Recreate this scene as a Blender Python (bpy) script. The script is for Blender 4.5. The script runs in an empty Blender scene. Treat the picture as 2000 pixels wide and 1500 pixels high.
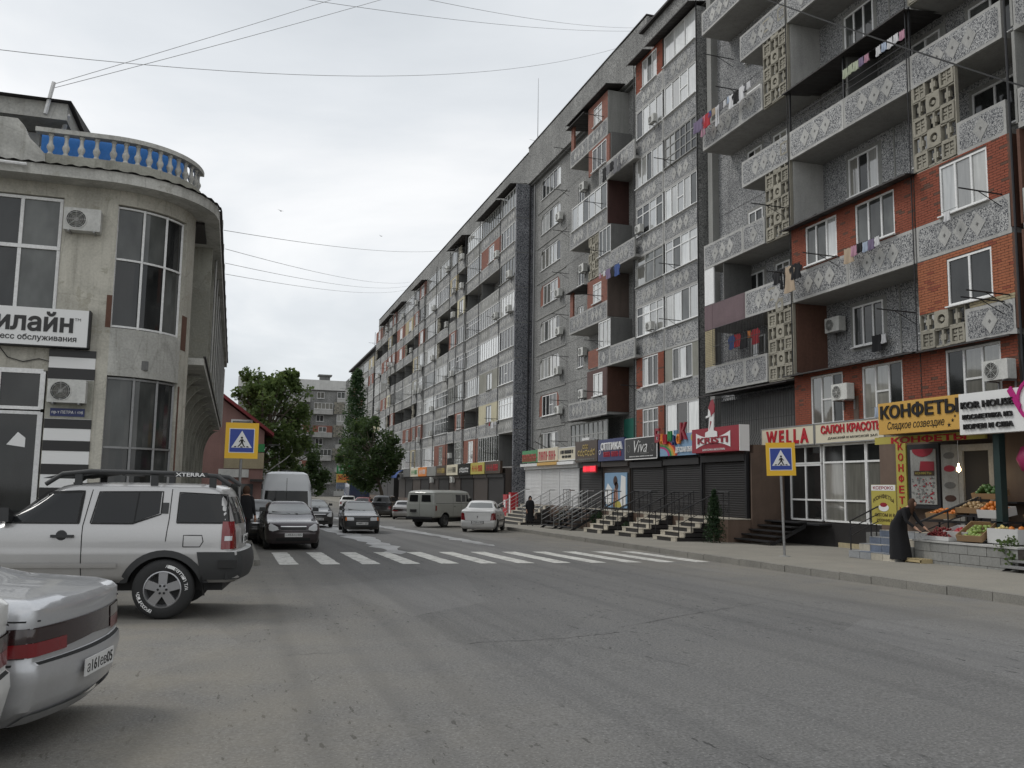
import bpy, bmesh, math, random
from mathutils import Vector, Matrix
random.seed(7)
R = math.radians
SC = bpy.context.scene
COL = SC.collection

# ---------------------------------------------------------------- camera
cam_d = bpy.data.cameras.new('camera'); cam = bpy.data.objects.new('camera', cam_d); COL.objects.link(cam)
cam_d.sensor_width = 36; cam_d.lens = 1729/2000*36; cam_d.clip_start = .1; cam_d.clip_end = 3000
_f = 1729.0
_up = Vector((225, -_f*_f/203, _f)); _vy = Vector((455-1000, 0, _f))
_vy.y = -(_vy.x*_up.x + _vy.z*_up.z)/_up.y
_vy.normalize(); _up.normalize(); _xw = _vy.cross(_up)
if _xw.x < 0: _xw = -_xw
# rows: image axes written in world axes
_right = Vector((_xw.x, _vy.x, _up.x)); _down = Vector((_xw.y, _vy.y, _up.y)); _fwd = Vector((_xw.z, _vy.z, _up.z))
_m = Matrix((_right, -_down, -_fwd)).transposed().to_4x4(); _m.translation = (0, 0, 1.6)
cam.matrix_world = _m
SC.camera = cam

# ---------------------------------------------------------------- sky, sun, exposure
world = bpy.data.worlds.new('World'); SC.world = world; world.use_nodes = True
nt = world.node_tree; nt.nodes.clear()
def wn(t, **k):
    n = nt.nodes.new(t)
    for a, b in k.items(): setattr(n, a, b)
    return n
SUN_EL, SUN_AZ = R(50), R(-55)     # azimuth from +Y towards +X
out = wn('ShaderNodeOutputWorld'); bg = wn('ShaderNodeBackground'); bg.inputs[1].default_value = 1.0
sky = wn('ShaderNodeTexSky', sky_type='NISHITA', sun_disc=False, sun_elevation=SUN_EL, sun_rotation=SUN_AZ)
sk = wn('ShaderNodeVectorMath', operation='SCALE'); sk.inputs[3].default_value = .10
nt.links.new(sky.outputs[0], sk.inputs[0])
tc = wn('ShaderNodeTexCoord'); sp = wn('ShaderNodeSeparateXYZ'); nt.links.new(tc.outputs['Generated'], sp.inputs[0])
ad = wn('ShaderNodeMath', operation='ADD'); ad.inputs[1].default_value = .28
ab = wn('ShaderNodeMath', operation='ABSOLUTE'); nt.links.new(sp.outputs[2], ab.inputs[0]); nt.links.new(ab.outputs[0], ad.inputs[0])
dx = wn('ShaderNodeMath', operation='DIVIDE'); dy = wn('ShaderNodeMath', operation='DIVIDE')
nt.links.new(sp.outputs[0], dx.inputs[0]); nt.links.new(ad.outputs[0], dx.inputs[1])
nt.links.new(sp.outputs[1], dy.inputs[0]); nt.links.new(ad.outputs[0], dy.inputs[1])
cb = wn('ShaderNodeCombineXYZ'); nt.links.new(dx.outputs[0], cb.inputs[0]); nt.links.new(dy.outputs[0], cb.inputs[1])
n1 = wn('ShaderNodeTexNoise'); n1.inputs['Scale'].default_value = 1.15; n1.inputs['Detail'].default_value = 7; n1.inputs['Roughness'].default_value = .52; n1.inputs['Distortion'].default_value = .35
mp = wn('ShaderNodeMapping'); mp.inputs['Location'].default_value = (2.35, .4, 0); nt.links.new(cb.outputs[0], mp.inputs[0]); nt.links.new(mp.outputs[0], n1.inputs['Vector'])
cr = wn('ShaderNodeValToRGB'); e = cr.color_ramp.elements
e[0].position = .34; e[0].color = (.62, .65, .675, 1); e[1].position = .63; e[1].color = (.95, .95, .945, 1)
x = e.new(.47); x.color = (.735, .76, .78, 1)
nt.links.new(n1.outputs['Fac'], cr.inputs[0])
mx = wn('ShaderNodeMix', data_type='RGBA'); mx.inputs[0].default_value = .9
nt.links.new(sk.outputs[0], mx.inputs[6]); nt.links.new(cr.outputs[0], mx.inputs[7])
nt.links.new(mx.outputs[2], bg.inputs[0]); nt.links.new(bg.outputs[0], out.inputs[0])
sd = bpy.data.lights.new('sun', 'SUN'); sd.energy = 1.1; sd.angle = R(18); sd.color = (1, .97, .92)
sun = bpy.data.objects.new('sun', sd); COL.objects.link(sun)
_dir = Vector((math.sin(SUN_AZ)*math.cos(SUN_EL), math.cos(SUN_AZ)*math.cos(SUN_EL), math.sin(SUN_EL)))
sun.rotation_euler = _dir.to_track_quat('Z', 'Y').to_euler(); sun.location = (0, 0, 60)
vs = SC.view_settings; vs.view_transform = 'Standard'; vs.look = 'None'; vs.exposure = .18; vs.gamma = 1; vs.use_curve_mapping = False
SC.render.engine = 'CYCLES'

# ---------------------------------------------------------------- helpers
def gz(y): return -0.013*max(-10, min(70, y))
def kx(y):                                     # kerb line of the right-hand pavement
    pts = [(-60, 12.2), (14, 12.2), (20, 12.32), (30, 12.9), (44, 13.7), (60, 14.2), (400, 14.2)]
    for (a, p), (b, q) in zip(pts, pts[1:]):
        if y <= b: return p+(q-p)*max(0, (y-a)/(b-a))
    return pts[-1][1]

class MB:
    "collects shapes; build() links them as one mesh object"
    def __init__(s): s.v = []; s.f = []; s.mi = []; s.m = 0
    def mat(s, i): s.m = i; return s
    def face(s, pts):
        n = len(s.v); s.v += [tuple(p) for p in pts]; s.f.append(tuple(range(n, n+len(pts)))); s.mi.append(s.m)
    def raw(s, vs_, fs):
        n = len(s.v); s.v += [tuple(p) for p in vs_]
        for f in fs: s.f.append(tuple(i+n for i in f)); s.mi.append(s.m)
    def box(s, x0, x1, y0, y1, z0, z1):
        s.raw([(x0,y0,z0),(x1,y0,z0),(x1,y1,z0),(x0,y1,z0),(x0,y0,z1),(x1,y0,z1),(x1,y1,z1),(x0,y1,z1)],
              [(0,3,2,1),(4,5,6,7),(0,1,5,4),(1,2,6,5),(2,3,7,6),(3,0,4,7)])
        return s
    def prism(s, pts, y0, y1):                  # outline in x,z extruded along y
        n = len(pts)
        s.raw([(p[0], y0, p[1]) for p in pts]+[(p[0], y1, p[1]) for p in pts],
              [tuple(range(n)), tuple(range(2*n-1, n-1, -1))]+[(i, n+i, n+(i+1) % n, (i+1) % n) for i in range(n)])
        return s
    def prismx(s, pts, x0, x1):                 # outline in y,z extruded along x
        n = len(pts)
        s.raw([(x0, p[0], p[1]) for p in pts]+[(x1, p[0], p[1]) for p in pts],
              [tuple(range(n)), tuple(range(2*n-1, n-1, -1))]+[(i, n+i, n+(i+1) % n, (i+1) % n) for i in range(n)])
        return s
    def tube(s, pts, r, n=6, r1=None, cap=True):
        pts = [Vector(p) for p in pts]; k = len(pts); base = len(s.v); r1 = r if r1 is None else r1
        prev = None
        for i, p in enumerate(pts):
            d = (pts[min(i+1, k-1)]-pts[max(i-1, 0)]).normalized()
            a = d.orthogonal().normalized() if prev is None else (prev-d*prev.dot(d)).normalized()
            prev = a; b = d.cross(a); rr = r+(r1-r)*i/max(1, k-1)
            for j in range(n):
                t = 2*math.pi*j/n; s.v.append(tuple(p+(a*math.cos(t)+b*math.sin(t))*rr))
        for i in range(k-1):
            for j in range(n):
                s.f.append((base+i*n+j, base+i*n+(j+1) % n, base+(i+1)*n+(j+1) % n, base+(i+1)*n+j)); s.mi.append(s.m)
        if cap:
            s.f.append(tuple(base+j for j in range(n-1, -1, -1))); s.mi.append(s.m)
            s.f.append(tuple(base+(k-1)*n+j for j in range(n))); s.mi.append(s.m)
        return s
    def lathe(s, prof, n=16, axis='z', c=(0, 0, 0), caps=True):   # prof: (radius, height)
        base = len(s.v); k = len(prof)
        for r, h in prof:
            for j in range(n):
                t = 2*math.pi*j/n; a, b = r*math.cos(t), r*math.sin(t)
                p = {'z': (a, b, h), 'x': (h, a, b), 'y': (a, h, b)}[axis]
                s.v.append((p[0]+c[0], p[1]+c[1], p[2]+c[2]))
        for i in range(k-1):
            for j in range(n):
                s.f.append((base+i*n+j, base+i*n+(j+1) % n, base+(i+1)*n+(j+1) % n, base+(i+1)*n+j)); s.mi.append(s.m)
        for i, e_ in ((0, -1), (k-1, 1)):
            if caps and prof[i][0] > 1e-4 and tuple(prof[0]) != tuple(prof[-1]):
                q = [base+i*n+j for j in range(n)]; s.f.append(tuple(q if e_ > 0 else q[::-1])); s.mi.append(s.m)
        return s
    def grid(s, rows):                          # rows of points
        base = len(s.v); n = len(rows[0])
        for r in rows: s.v += [tuple(p) for p in r]
        for i in range(len(rows)-1):
            for j in range(n-1):
                s.f.append((base+i*n+j, base+i*n+j+1, base+(i+1)*n+j+1, base+(i+1)*n+j)); s.mi.append(s.m)
        return s
    def mesh(s, name, mats, smooth=False, fix=True):
        me = bpy.data.meshes.new(name); me.from_pydata(s.v, [], s.f)
        for m in (mats if isinstance(mats, (list, tuple)) else [mats]): me.materials.append(M(m))
        if len(me.materials) > 1: me.polygons.foreach_set('material_index', s.mi)
        if fix and len(s.f) < 60000:
            b = bmesh.new(); b.from_mesh(me)
            if smooth: bmesh.ops.remove_doubles(b, verts=b.verts, dist=1e-5)
            bmesh.ops.recalc_face_normals(b, faces=b.faces); b.to_mesh(me); b.free()
        if smooth:
            me.polygons.foreach_set('use_smooth', [True]*len(me.polygons))
            if smooth is not True: me.set_sharp_from_angle(angle=R(smooth))
        me.update(); return me
    def build(s, name, mats, parent=None, loc=(0, 0, 0), rz=0, smooth=False):
        return ob(name, s.mesh(name, mats, smooth), parent, loc, rz)

def ob(name, data, parent=None, loc=(0, 0, 0), rz=0):
    o = bpy.data.objects.new(name, data); COL.objects.link(o); o.location = loc; o.rotation_euler = (0, 0, rz)
    if parent is not None: o.parent = parent
    return o
def tag(o, label=None, cat=None, group=None, kind=None):
    if label: o['label'] = label
    if cat: o['category'] = cat
    if group: o['group'] = group
    if kind: o['kind'] = kind
    return o
def empty(name, loc=(0, 0, 0), rz=0, label=None, cat=None, group=None):
    return tag(ob(name, None, None, loc, rz), label, cat, group)
def copy_tree(o, parent=None, loc=None, rz=None):
    c = o.copy(); COL.objects.link(c); c.parent = parent
    if loc is not None: c.location = loc
    if rz is not None: c.rotation_euler = (0, 0, rz)
    for ch in o.children: copy_tree(ch, c)
    return c

# ---------------------------------------------------------------- materials
MATS = {}
def M(n):
    if not isinstance(n, str): return n
    if n not in MATS: raise KeyError(n)
    return MATS[n]
def base_mat(name, col, rough=.7, metal=0, spec=.5, coat=0, emit=None, ior=None):
    m = bpy.data.materials.new(name); m.use_nodes = True; b = m.node_tree.nodes['Principled BSDF']
    b.inputs['Base Color'].default_value = (*col, 1); b.inputs['Roughness'].default_value = rough; b.inputs['Metallic'].default_value = metal
    b.inputs['Specular IOR Level'].default_value = spec; b.inputs['Coat Weight'].default_value = coat; b.inputs['Coat Roughness'].default_value = .04
    if ior: b.inputs['IOR'].default_value = ior
    if emit: b.inputs['Emission Color'].default_value = (*emit[0], 1); b.inputs['Emission Strength'].default_value = emit[1]
    MATS[name] = m; return m
class NT:
    "small node helper for one material"
    def __init__(s, m): s.t = m.node_tree; s.b = s.t.nodes['Principled BSDF']
    def new(s, ty, **k):
        n = s.t.nodes.new(ty)
        for a, b in k.items(): setattr(n, a, b)
        return n
    def l(s, a, b): s.t.links.new(a, b)
    def coord(s, kind='pos', scale=(1, 1, 1), rot=(0, 0, 0)):
        o = s.new('ShaderNodeNewGeometry').outputs['Position'] if kind == 'pos' else s.new('ShaderNodeTexCoord').outputs['Object']
        mp_ = s.new('ShaderNodeMapping'); mp_.inputs['Scale'].default_value = scale; mp_.inputs['Rotation'].default_value = rot; s.l(o, mp_.inputs[0]); return mp_.outputs[0]
    def noise(s, vec, scale, detail=4, rough=.55, dist=0):
        n = s.new('ShaderNodeTexNoise'); n.inputs['Scale'].default_value = scale; n.inputs['Detail'].default_value = detail; n.inputs['Roughness'].default_value = rough; n.inputs['Distortion'].default_value = dist
        s.l(vec, n.inputs['Vector']); return n.outputs['Fac']
    def vor(s, vec, scale, feature='F1', out='Distance', rnd=1):
        n = s.new('ShaderNodeTexVoronoi', feature=feature); n.inputs['Scale'].default_value = scale; n.inputs['Randomness'].default_value = rnd; s.l(vec, n.inputs['Vector']); return n.outputs[out]
    def ramp(s, fac, stops, interp='LINEAR'):
        n = s.new('ShaderNodeValToRGB'); n.color_ramp.interpolation = interp; e_ = n.color_ramp.elements
        while len(e_) < len(stops): e_.new(.5)
        for q, (p, c) in zip(e_, stops):
            q.position = p; q.color = (*c, 1) if isinstance(c, (tuple, list)) else (c, c, c, 1)
        s.l(fac, n.inputs[0]); return n.outputs[0]
    def mix(s, fac, a, b, mode='MIX'):
        n = s.new('ShaderNodeMix', data_type='RGBA', blend_type=mode)
        for v, i in ((fac, 0), (a, 6), (b, 7)):
            if isinstance(v, (int, float)): n.inputs[i].default_value = v if i == 0 else (v, v, v, 1)
            elif isinstance(v, (tuple, list)): n.inputs[i].default_value = (*v, 1)
            else: s.l(v, n.inputs[i])
        return n.outputs[2]
    def bump(s, h, strength=.3, dist=.01):
        n = s.new('ShaderNodeBump'); n.inputs['Strength'].default_value = strength; n.inputs['Distance'].default_value = dist
        s.l(h, n.inputs['Height']); s.l(n.outputs[0], s.b.inputs['Normal'])
    def col(s, c): s.l(c, s.b.inputs['Base Color'])
    def rough(s, c): s.l(c, s.b.inputs['Roughness'])
    def rnd(s, lo, hi):
        o = s.new('ShaderNodeObjectInfo').outputs['Random']; n = s.new('ShaderNodeMapRange'); n.inputs['To Min'].default_value = lo; n.inputs['To Max'].default_value = hi
        s.l(o, n.inputs['Value']); return n.outputs[0]
def grimy(name, col, rough=.8, amount=.35, scale=.9, streak=True, fine=18, bump=.15, dirt=None, kind='pos', metal=0, spec=.4, var=.12):
    "a plain surface with weather stains, streaks and fine grain"
    m = base_mat(name, col, rough, metal, spec); t = NT(m)
    v = t.coord(kind); big = t.noise(v, scale, 6, .62, .6)
    st = t.noise(t.coord(kind, (2.6, 2.6, .22)), 1.6, 5, .6) if streak else big
    fn = t.noise(v, fine, 3, .6)
    d = dirt or tuple(c*.38 for c in col)
    c = t.mix(t.ramp(big, [(.38, 0), (.72, amount)]), col, d)
    c = t.mix(t.ramp(st, [(.45, 0), (.75, amount*.9)]), c, d)
    c = t.mix(.28, c, t.ramp(fn, [(.3, tuple(x*.6 for x in col)), (.7, tuple(min(1, x*1.3) for x in col))]))
    if var:
        g = t.new('ShaderNodeHueSaturation'); t.l(t.rnd(1-var, 1+var), g.inputs['Value']); t.l(c, g.inputs['Color']); c = g.outputs[0]
    t.col(c); t.bump(fn, bump, .006); return m

# stone, plaster, concrete
def pebble(name, lo, mid, hi, sc=15):
    m = base_mat(name, mid, .85, spec=.25); t = NT(m); v = t.coord('pos')
    n = t.noise(v, sc, 2, .5, 1.2); big = t.noise(v, .35, 5, .6)
    c = t.ramp(n, [(.36, lo), (.455, mid), (.53, hi), (.64, tuple(min(1, x*1.3) for x in hi))])
    c = t.mix(t.ramp(big, [(.35, 0), (.75, .55)]), c, tuple(x*.45 for x in mid))
    st = t.noise(t.coord('pos', (1.6, 1.6, .16)), 1.4, 5, .6)
    c = t.mix(t.ramp(st, [(.5, 0), (.8, .45)]), c, tuple(x*.35 for x in mid))
    t.col(c); t.bump(n, .5, .02)
pebble('pebbledash', (.022, .024, .032), (.15, .155, .168), (.44, .44, .43), 23)
pebble('pebbledash_pale', (.075, .075, .08), (.19, .19, .187), (.33, .33, .315), 17)
pebble('pebbledash_dark', (.03, .032, .04), (.11, .115, .13), (.27, .275, .29), 12)
grimy('concrete', (.29, .29, .275), .85, .5, .5)
grimy('concrete_pale', (.43, .427, .41), .85, .5, .8)
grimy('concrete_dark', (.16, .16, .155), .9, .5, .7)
grimy('screen_block', (.33, .31, .255), .9, .45, 1.5)
grimy('plaster', (.34, .335, .29), .85, .62, .55, dirt=(.10, .10, .082))
grimy('plaster_pale', (.46, .455, .43), .85, .5, .9, dirt=(.15, .145, .12))
grimy('plaster_white', (.62, .62, .60), .8, .35, .9)
grimy('slab_under', (.34, .335, .32), .9, .5, .5)
grimy('tile_dark', (.035, .033, .033), .35, .3, 2, bump=.03)
grimy('tile_cream', (.52, .48, .40), .45, .35, 2, bump=.03)
grimy('tile_grey', (.30, .31, .32), .45, .35, 2, bump=.03)
grimy('tile_blue', (.16, .19, .25), .45, .35, 2, bump=.03)
grimy('granite_brown', (.15, .105, .08), .5, .5, 2, fine=60, bump=.05)
grimy('steel_dark', (.022, .022, .024), .5, .3, 2, bump=.02)
grimy('steel_grey', (.30, .30, .30), .45, .3, 2, bump=.02, metal=.4)
grimy('steel_rail', (.42, .42, .41), .35, .25, 2, bump=.02, metal=.7)
grimy('rust_sheet', (.13, .10, .085), .8, .6, 1.2)
grimy('roof_sheet', (.055, .05, .048), .7, .5, 1)
grimy('shutter_dark', (.026, .024, .024), .5, .35, 1.2, bump=.02)
grimy('shutter_white', (.66, .66, .66), .5, .22, 1.2, bump=.02)
grimy('shutter_brown', (.075, .06, .052), .5, .35, 1.2, bump=.02)
grimy('wood_dark', (.10, .045, .03), .6, .5, 2)
grimy('wood_red', (.085, .04, .034), .6, .5, 2)
grimy('siding_cream', (.58, .53, .36), .6, .3, .8)
grimy('board_purple', (.17, .115, .125), .7, .45, 1)
grimy('frame_white', (.74, .74, .73), .4, .18, 2, bump=.02)
grimy('frame_grey', (.40, .40, .385), .6, .45, 3, bump=.05)
grimy('brick_red', (.27, .075, .042), .85, .4, 1.2, fine=9, var=.0)
grimy('brick_orange', (.36, .125, .06), .85, .35, 1.2, fine=9, var=.0)
grimy('brick_yellow', (.42, .36, .23), .85, .4, 1.2, fine=9, var=.0)
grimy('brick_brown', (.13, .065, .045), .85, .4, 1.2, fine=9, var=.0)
grimy('mortar', (.11, .095, .085), .95, .3, 2)
grimy('plastic_ac', (.60, .60, .57), .5, .4, 3, bump=.03)
grimy('cable_black', (.02, .02, .02), .6, .1, 2, bump=.0)
base_mat('black', (.012, .012, .012), .6); base_mat('black_gloss', (.015, .015, .016), .25)
grimy('teal', (.015, .12, .09), .7, .3, 1); base_mat('dark_void', (.02, .02, .021), .9)
base_mat('white_paint', (.78, .78, .77), .5)
base_mat('gold', (.45, .33, .10), .4)
m = base_mat('tile_mosaic', (.4, .42, .48), .4); t = NT(m); v = t.coord('pos'); t.col(t.ramp(t.vor(v, 30, 'F1', 'Color'), [(.3, (.12, .15, .24)), (.6, (.55, .56, .6))], 'CONSTANT'))
def plain(n, c, r=.5): base_mat(n, c, r)
plain('skin_print', (.42, .22, .16), .5); plain('hair_print', (.05, .02, .012), .5); plain('post_green', (.012, .03, .028), .5); plain('sign_blue', (.018, .05, .30), .35); plain('sign_navy', (.012, .022, .11), .35); plain('sign_yellow', (.80, .47, .02), .4)
plain('sign_gold', (.58, .34, .075), .45); plain('sign_cream', (.62, .57, .44), .5); plain('sign_red', (.42, .012, .022), .4); plain('sign_crimson', (.27, .018, .032), .4)
plain('sign_black', (.014, .013, .013), .35); plain('sign_white', (.74, .74, .73), .4); plain('sign_brown', (.05, .028, .016), .4); plain('sign_green', (.02, .22, .06), .4)
plain('sign_magenta', (.42, .012, .17), .4); plain('sign_pink', (.30, .02, .09), .5); plain('sign_lemon', (.42, .36, .075), .5); plain('sign_orange', (.72, .22, .02), .45); plain('sign_skyblue', (.20, .33, .48), .5)
base_mat('led_red', (.3, .01, .01), .4, emit=((1, .03, .05), 1.6)); base_mat('bulb', (1, .8, .5), .3, emit=((1, .72, .38), 9))
# glass
def glass(name, c, curtain=False, rough=.06):
    m = base_mat(name, c, rough, spec=.55, ior=1.75 if curtain else 1.52); t = NT(m)
    v = t.coord('pos', (1, 1, .12) if curtain else (1, 1, .5)); n = t.noise(v, 9 if curtain else 2.2, 3, .5)
    g = t.new('ShaderNodeHueSaturation'); t.l(t.rnd(.55, 1.35), g.inputs['Value'])
    t.l(t.mix(t.ramp(n, [(.35, 0), (.68, .7)]), c, tuple(x*(.62 if curtain else .35) for x in c)), g.inputs['Color']); t.col(g.outputs[0])
    if curtain: t.b.inputs['Coat Weight'].default_value = .9; t.b.inputs['Coat Roughness'].default_value = .03; t.b.inputs['Coat IOR'].default_value = 1.7
glass('glass_dark', (.028, .03, .03)); glass('glass_mid', (.10, .105, .10)); glass('glass_curtain', (.36, .36, .34), True); glass('glass_pale', (.52, .53, .52), True); glass('glass_blind', (.23, .225, .20), True)  # glass_pale: curtain tone plus sky reflection painted into the colour
# ---------------------------------------------------------------- ground materials
def asphalt():
    m = base_mat('asphalt', (.1, .1, .1), .82, spec=.35); t = NT(m); v = t.coord('pos')
    big = t.noise(v, .16, 5, .55, .4); mid = t.noise(v, 1.1, 5, .6); grain = t.noise(v, 42, 3, .65); agg = t.vor(v, 26, 'F1')
    along = t.noise(t.coord('pos', (1.3, .07, 1), (0, 0, R(9))), 1.0, 4, .55)
    c = t.ramp(big, [(.3, (.11, .109, .106)), (.7, (.175, .17, .157))])
    c = t.mix(t.ramp(along, [(.42, 0), (.66, .5)]), c, (.078, .078, .079))
    c = t.mix(t.ramp(mid, [(.35, .0), (.75, .45)]), c, (.19, .182, .163))
    c = t.mix(.55, c, t.ramp(grain, [(.32, .035), (.5, .14), (.70, .29)]))
    c = t.mix(t.ramp(agg, [(.10, .8), (.17, 0)]), c, (.36, .355, .335))
    tr_ = t.noise(t.coord('pos', (2.1, .05, 1), (0, 0, R(-33))), 1.0, 3, .5); c = t.mix(t.ramp(tr_, [(.50, 0), (.66, .4)]), c, (.07, .07, .07))
    pt_ = t.vor(t.coord('pos', (.35, .16, 1)), 1.0, 'F1', 'Color'); c = t.mix(.22, c, t.ramp(pt_, [(.2, .07), (.8, .21)]))
    dk = t.noise(t.coord('pos', (6.5, 1.6, 1), (0, 0, R(-24))), 2.4, 4, .65); area = t.noise(v, .22, 2, .5)
    k = t.new('ShaderNodeMath', operation='MULTIPLY'); t.l(t.ramp(dk, [(.63, 0), (.66, 1)]), k.inputs[0]); t.l(t.ramp(area, [(.42, 0), (.52, .85)]), k.inputs[1])
    c = t.mix(k.outputs[0], c, (.028, .028, .028))
    # dust that gathers at both edges of the carriageway
    p = t.new('ShaderNodeNewGeometry').outputs['Position']; s3 = t.new('ShaderNodeSeparateXYZ'); t.l(p, s3.inputs[0])
    mr = t.new('ShaderNodeMapRange'); mr.inputs['From Min'].default_value = 8.5; mr.inputs['From Max'].default_value = 13; mr.inputs['To Max'].default_value = .75; t.l(s3.outputs[0], mr.inputs['Value'])
    m2 = t.new('ShaderNodeMapRange'); m2.inputs['From Min'].default_value = 3.0; m2.inputs['From Max'].default_value = -.5; m2.inputs['To Max'].default_value = .6; t.l(s3.outputs[0], m2.inputs['Value'])
    mm = t.new('ShaderNodeMath', operation='MAXIMUM'); t.l(mr.outputs[0], mm.inputs[0]); t.l(m2.outputs[0], mm.inputs[1])
    m3 = t.new('ShaderNodeMath', operation='MULTIPLY'); t.l(mm.outputs[0], m3.inputs[0]); t.l(t.ramp(mid, [(.25, .15), (.7, 1)]), m3.inputs[1])
    c = t.mix(m3.outputs[0], c, (.235, .214, .17))
    t.col(c); t.bump(grain, .55, .012)
asphalt()
def paved(name, col, alt):
    m = base_mat(name, col, .85, spec=.3); t = NT(m); v = t.coord('pos'); mid = t.noise(v, .9, 6, .62); g = t.noise(v, 40, 3, .6)
    c = t.mix(t.ramp(mid, [(.35, 0), (.7, .8)]), col, alt); c = t.mix(.35, c, t.ramp(g, [(.3, tuple(x*.5 for x in col)), (.7, tuple(x*1.35 for x in col))])); t.col(c); t.bump(g, .4, .008)
paved('pavement', (.27, .255, .22), (.19, .182, .163)); paved('kerbstone', (.25, .24, .215), (.13, .128, .118)); paved('soil', (.17, .15, .115), (.11, .105, .08)); paved('paving_brown', (.24, .19, .145), (.17, .14, .11))
def paint():
    m = base_mat('road_paint', (.6, .6, .57), .6); t = NT(m); v = t.coord('pos'); n = t.noise(v, 5, 6, .7); f = t.noise(v, 30, 3, .6)
    c = t.mix(t.ramp(n, [(.48, 0), (.66, .85)]), (.60, .595, .56), (.17, .165, .15)); c = t.mix(t.ramp(f, [(.55, 0), (.75, .6)]), c, (.2, .2, .19)); t.col(c); t.bump(f, .3, .006)
paint()
m = base_mat('spill', (.3, .3, .3), .45); t = NT(m); v = t.coord('pos'); n = t.noise(v, 1.4, 6, .65); t.col(t.ramp(n, [(.35, (.16, .16, .16)), (.6, (.40, .405, .41))])); t.bump(t.noise(v, 30, 3), .4, .008)

def ysteps(y0, y1, step=4):
    ys = [y0]; 
    for k in sorted([-10, 70]+[y0+step*i for i in range(1, int((y1-y0)/step)+1)]):
        if y0 < k < y1: ys.append(k)
    return ys+[y1]
def sheet(name, xa, xb, y0, y1, dz, mat, kind='structure', parent=None, step=4):
    mb = MB(); fa = xa if callable(xa) else (lambda y: xa); fb = xb if callable(xb) else (lambda y: xb)
    mb.grid([[(fa(y), y, gz(y)+dz), (fb(y), y, gz(y)+dz)] for y in ysteps(y0, y1, step)])
    o = mb.build(name, mat, parent)
    if kind and parent is None: o['kind'] = kind
    return o
sheet('ground', -900, 900, -120, 1800, -.06, 'soil', step=40)
road = sheet('road', -40, lambda y: kx(y), -60, 195, 0, 'asphalt')
side_street = MB().grid([[(-200, y, gz(195)+.004), (200, y, gz(195)+.004)] for y in (186, 198)]).build('side_street', 'asphalt'); side_street['kind'] = 'structure'
pave = sheet('pavement', lambda y: kx(y)+.15, 26, -60, 186, .15, 'pavement')
# kerb: one stone after another
kb = empty('kerb', (0, 0, 0)); kb['kind'] = 'structure'; del kb['kind']
kb['kind'] = 'structure'
st = MB().box(0, .15, -.49, .49, -.25, .158).mesh('kerb_stone', 'kerbstone')
y = 6.0; i = 0
while y < 66:
    L = 1.0; ang = -math.atan2(kx(y+1)-kx(y), 1.0)
    o = ob('kerb_stone', st, kb, (kx(y+.5)+random.uniform(-.008, .008), y+.5, gz(y+.5)+random.uniform(-.008, .006)), ang)
    y += 1.0
mb = MB()
for ya, yb in ((-60, 6), (66, 186)):
    n = 12
    for j in range(n):
        a = ya+(yb-ya)*j/n; b = ya+(yb-ya)*(j+1)/n
        mb.raw([(kx(a), a, gz(a)-.2), (kx(a)+.15, a, gz(a)-.2), (kx(a)+.15, a, gz(a)+.158), (kx(a), a, gz(a)+.158), (kx(b), b, gz(b)-.2), (kx(b)+.15, b, gz(b)-.2), (kx(b)+.15, b, gz(b)+.158), (kx(b), b, gz(b)+.158)],
               [(0, 1, 2, 3), (4, 7, 6, 5), (3, 2, 6, 7), (0, 3, 7, 4)])
o = mb.build('kerb_run', 'kerbstone', kb); o['kind'] = 'stuff'
# zebra crossing: twelve worn stripes
for i in range(12):
    x0 = 1.15+i*.965; w = .44; mb = MB(); rows = []
    n = 14; sk_ = (i/11)*-.55
    for j in range(n+1):
        yy = 21.9+4.75*j/n - i*.06
        rows.append([(x0+random.uniform(-.012, .012)+sk_*0, yy, gz(yy)+.004), (x0+w*.5, yy, gz(yy)+.004), (x0+w+random.uniform(-.012, .012), yy, gz(yy)+.004)])
    mb.grid(rows).build('crossing_stripe', 'road_paint', road)
# pale spill trailing down the carriageway
def blob(name, pts, mat, dz, parent):
    mb = MB(); rows = []
    for (a, b, yy) in pts: rows.append([(a, yy, gz(yy)+dz), ((a+b)/2, yy, gz(yy)+dz), (b, yy, gz(yy)+dz)])
    return mb.grid(rows).build(name, mat, parent)
rr = random.Random(3)
def trail(x0, x1, ya, yb, w0, w1):
    pts = []; n = 46
    for j in range(n+1):
        t = j/n; yy = ya+(yb-ya)*t; c = x0+(x1-x0)*t+.12*math.sin(t*9); w = (w0+(w1-w0)*t)*(1+rr.uniform(-.45, .45))*(.12 if j in (0, n) else 1)
        pts.append((c-w/2+rr.uniform(-.1, .1), c+w/2+rr.uniform(-.1, .1), yy))
    return pts
blob('chalky_spill', trail(4.7, 5.3, 25.5, 70, .75, 1.3), 'spill', .006, road)
blob('chalky_spill', trail(8.6, 7.6, 29.5, 72, .5, 1.1), 'spill', .006, road)
# cracks across the carriageway
def crack(pts, w):
    mb = MB(); rows = []; P = []
    for (a, b), (c, d) in zip(pts, pts[1:]):
        for k in range(14): t = k/14; P.append((a+(c-a)*t, b+(d-b)*t))
    P.append(pts[-1])
    for i, (x_, y_) in enumerate(P):
        y2 = y_+rr.uniform(-.035, .035); h = w*rr.uniform(.2, 1)
        rows.append([(x_, y2-h, gz(y2)+.004), (x_, y2+h, gz(y2)+.004)])
    mb.grid(rows).build('road_crack', 'black', road)
crack([(.6, 9.5), (1.2, 9.55)], .006); crack([(2.6, 9.8), (3.8, 9.9), (4.6, 10.2)], .009); crack([(4.8, 10.6), (6.4, 11.6), (8.3, 12.7)], .007); crack([(2.4, 14.5), (3.2, 11.2), (3.7, 9.6), (4.6, 7.4)], .008)
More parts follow.
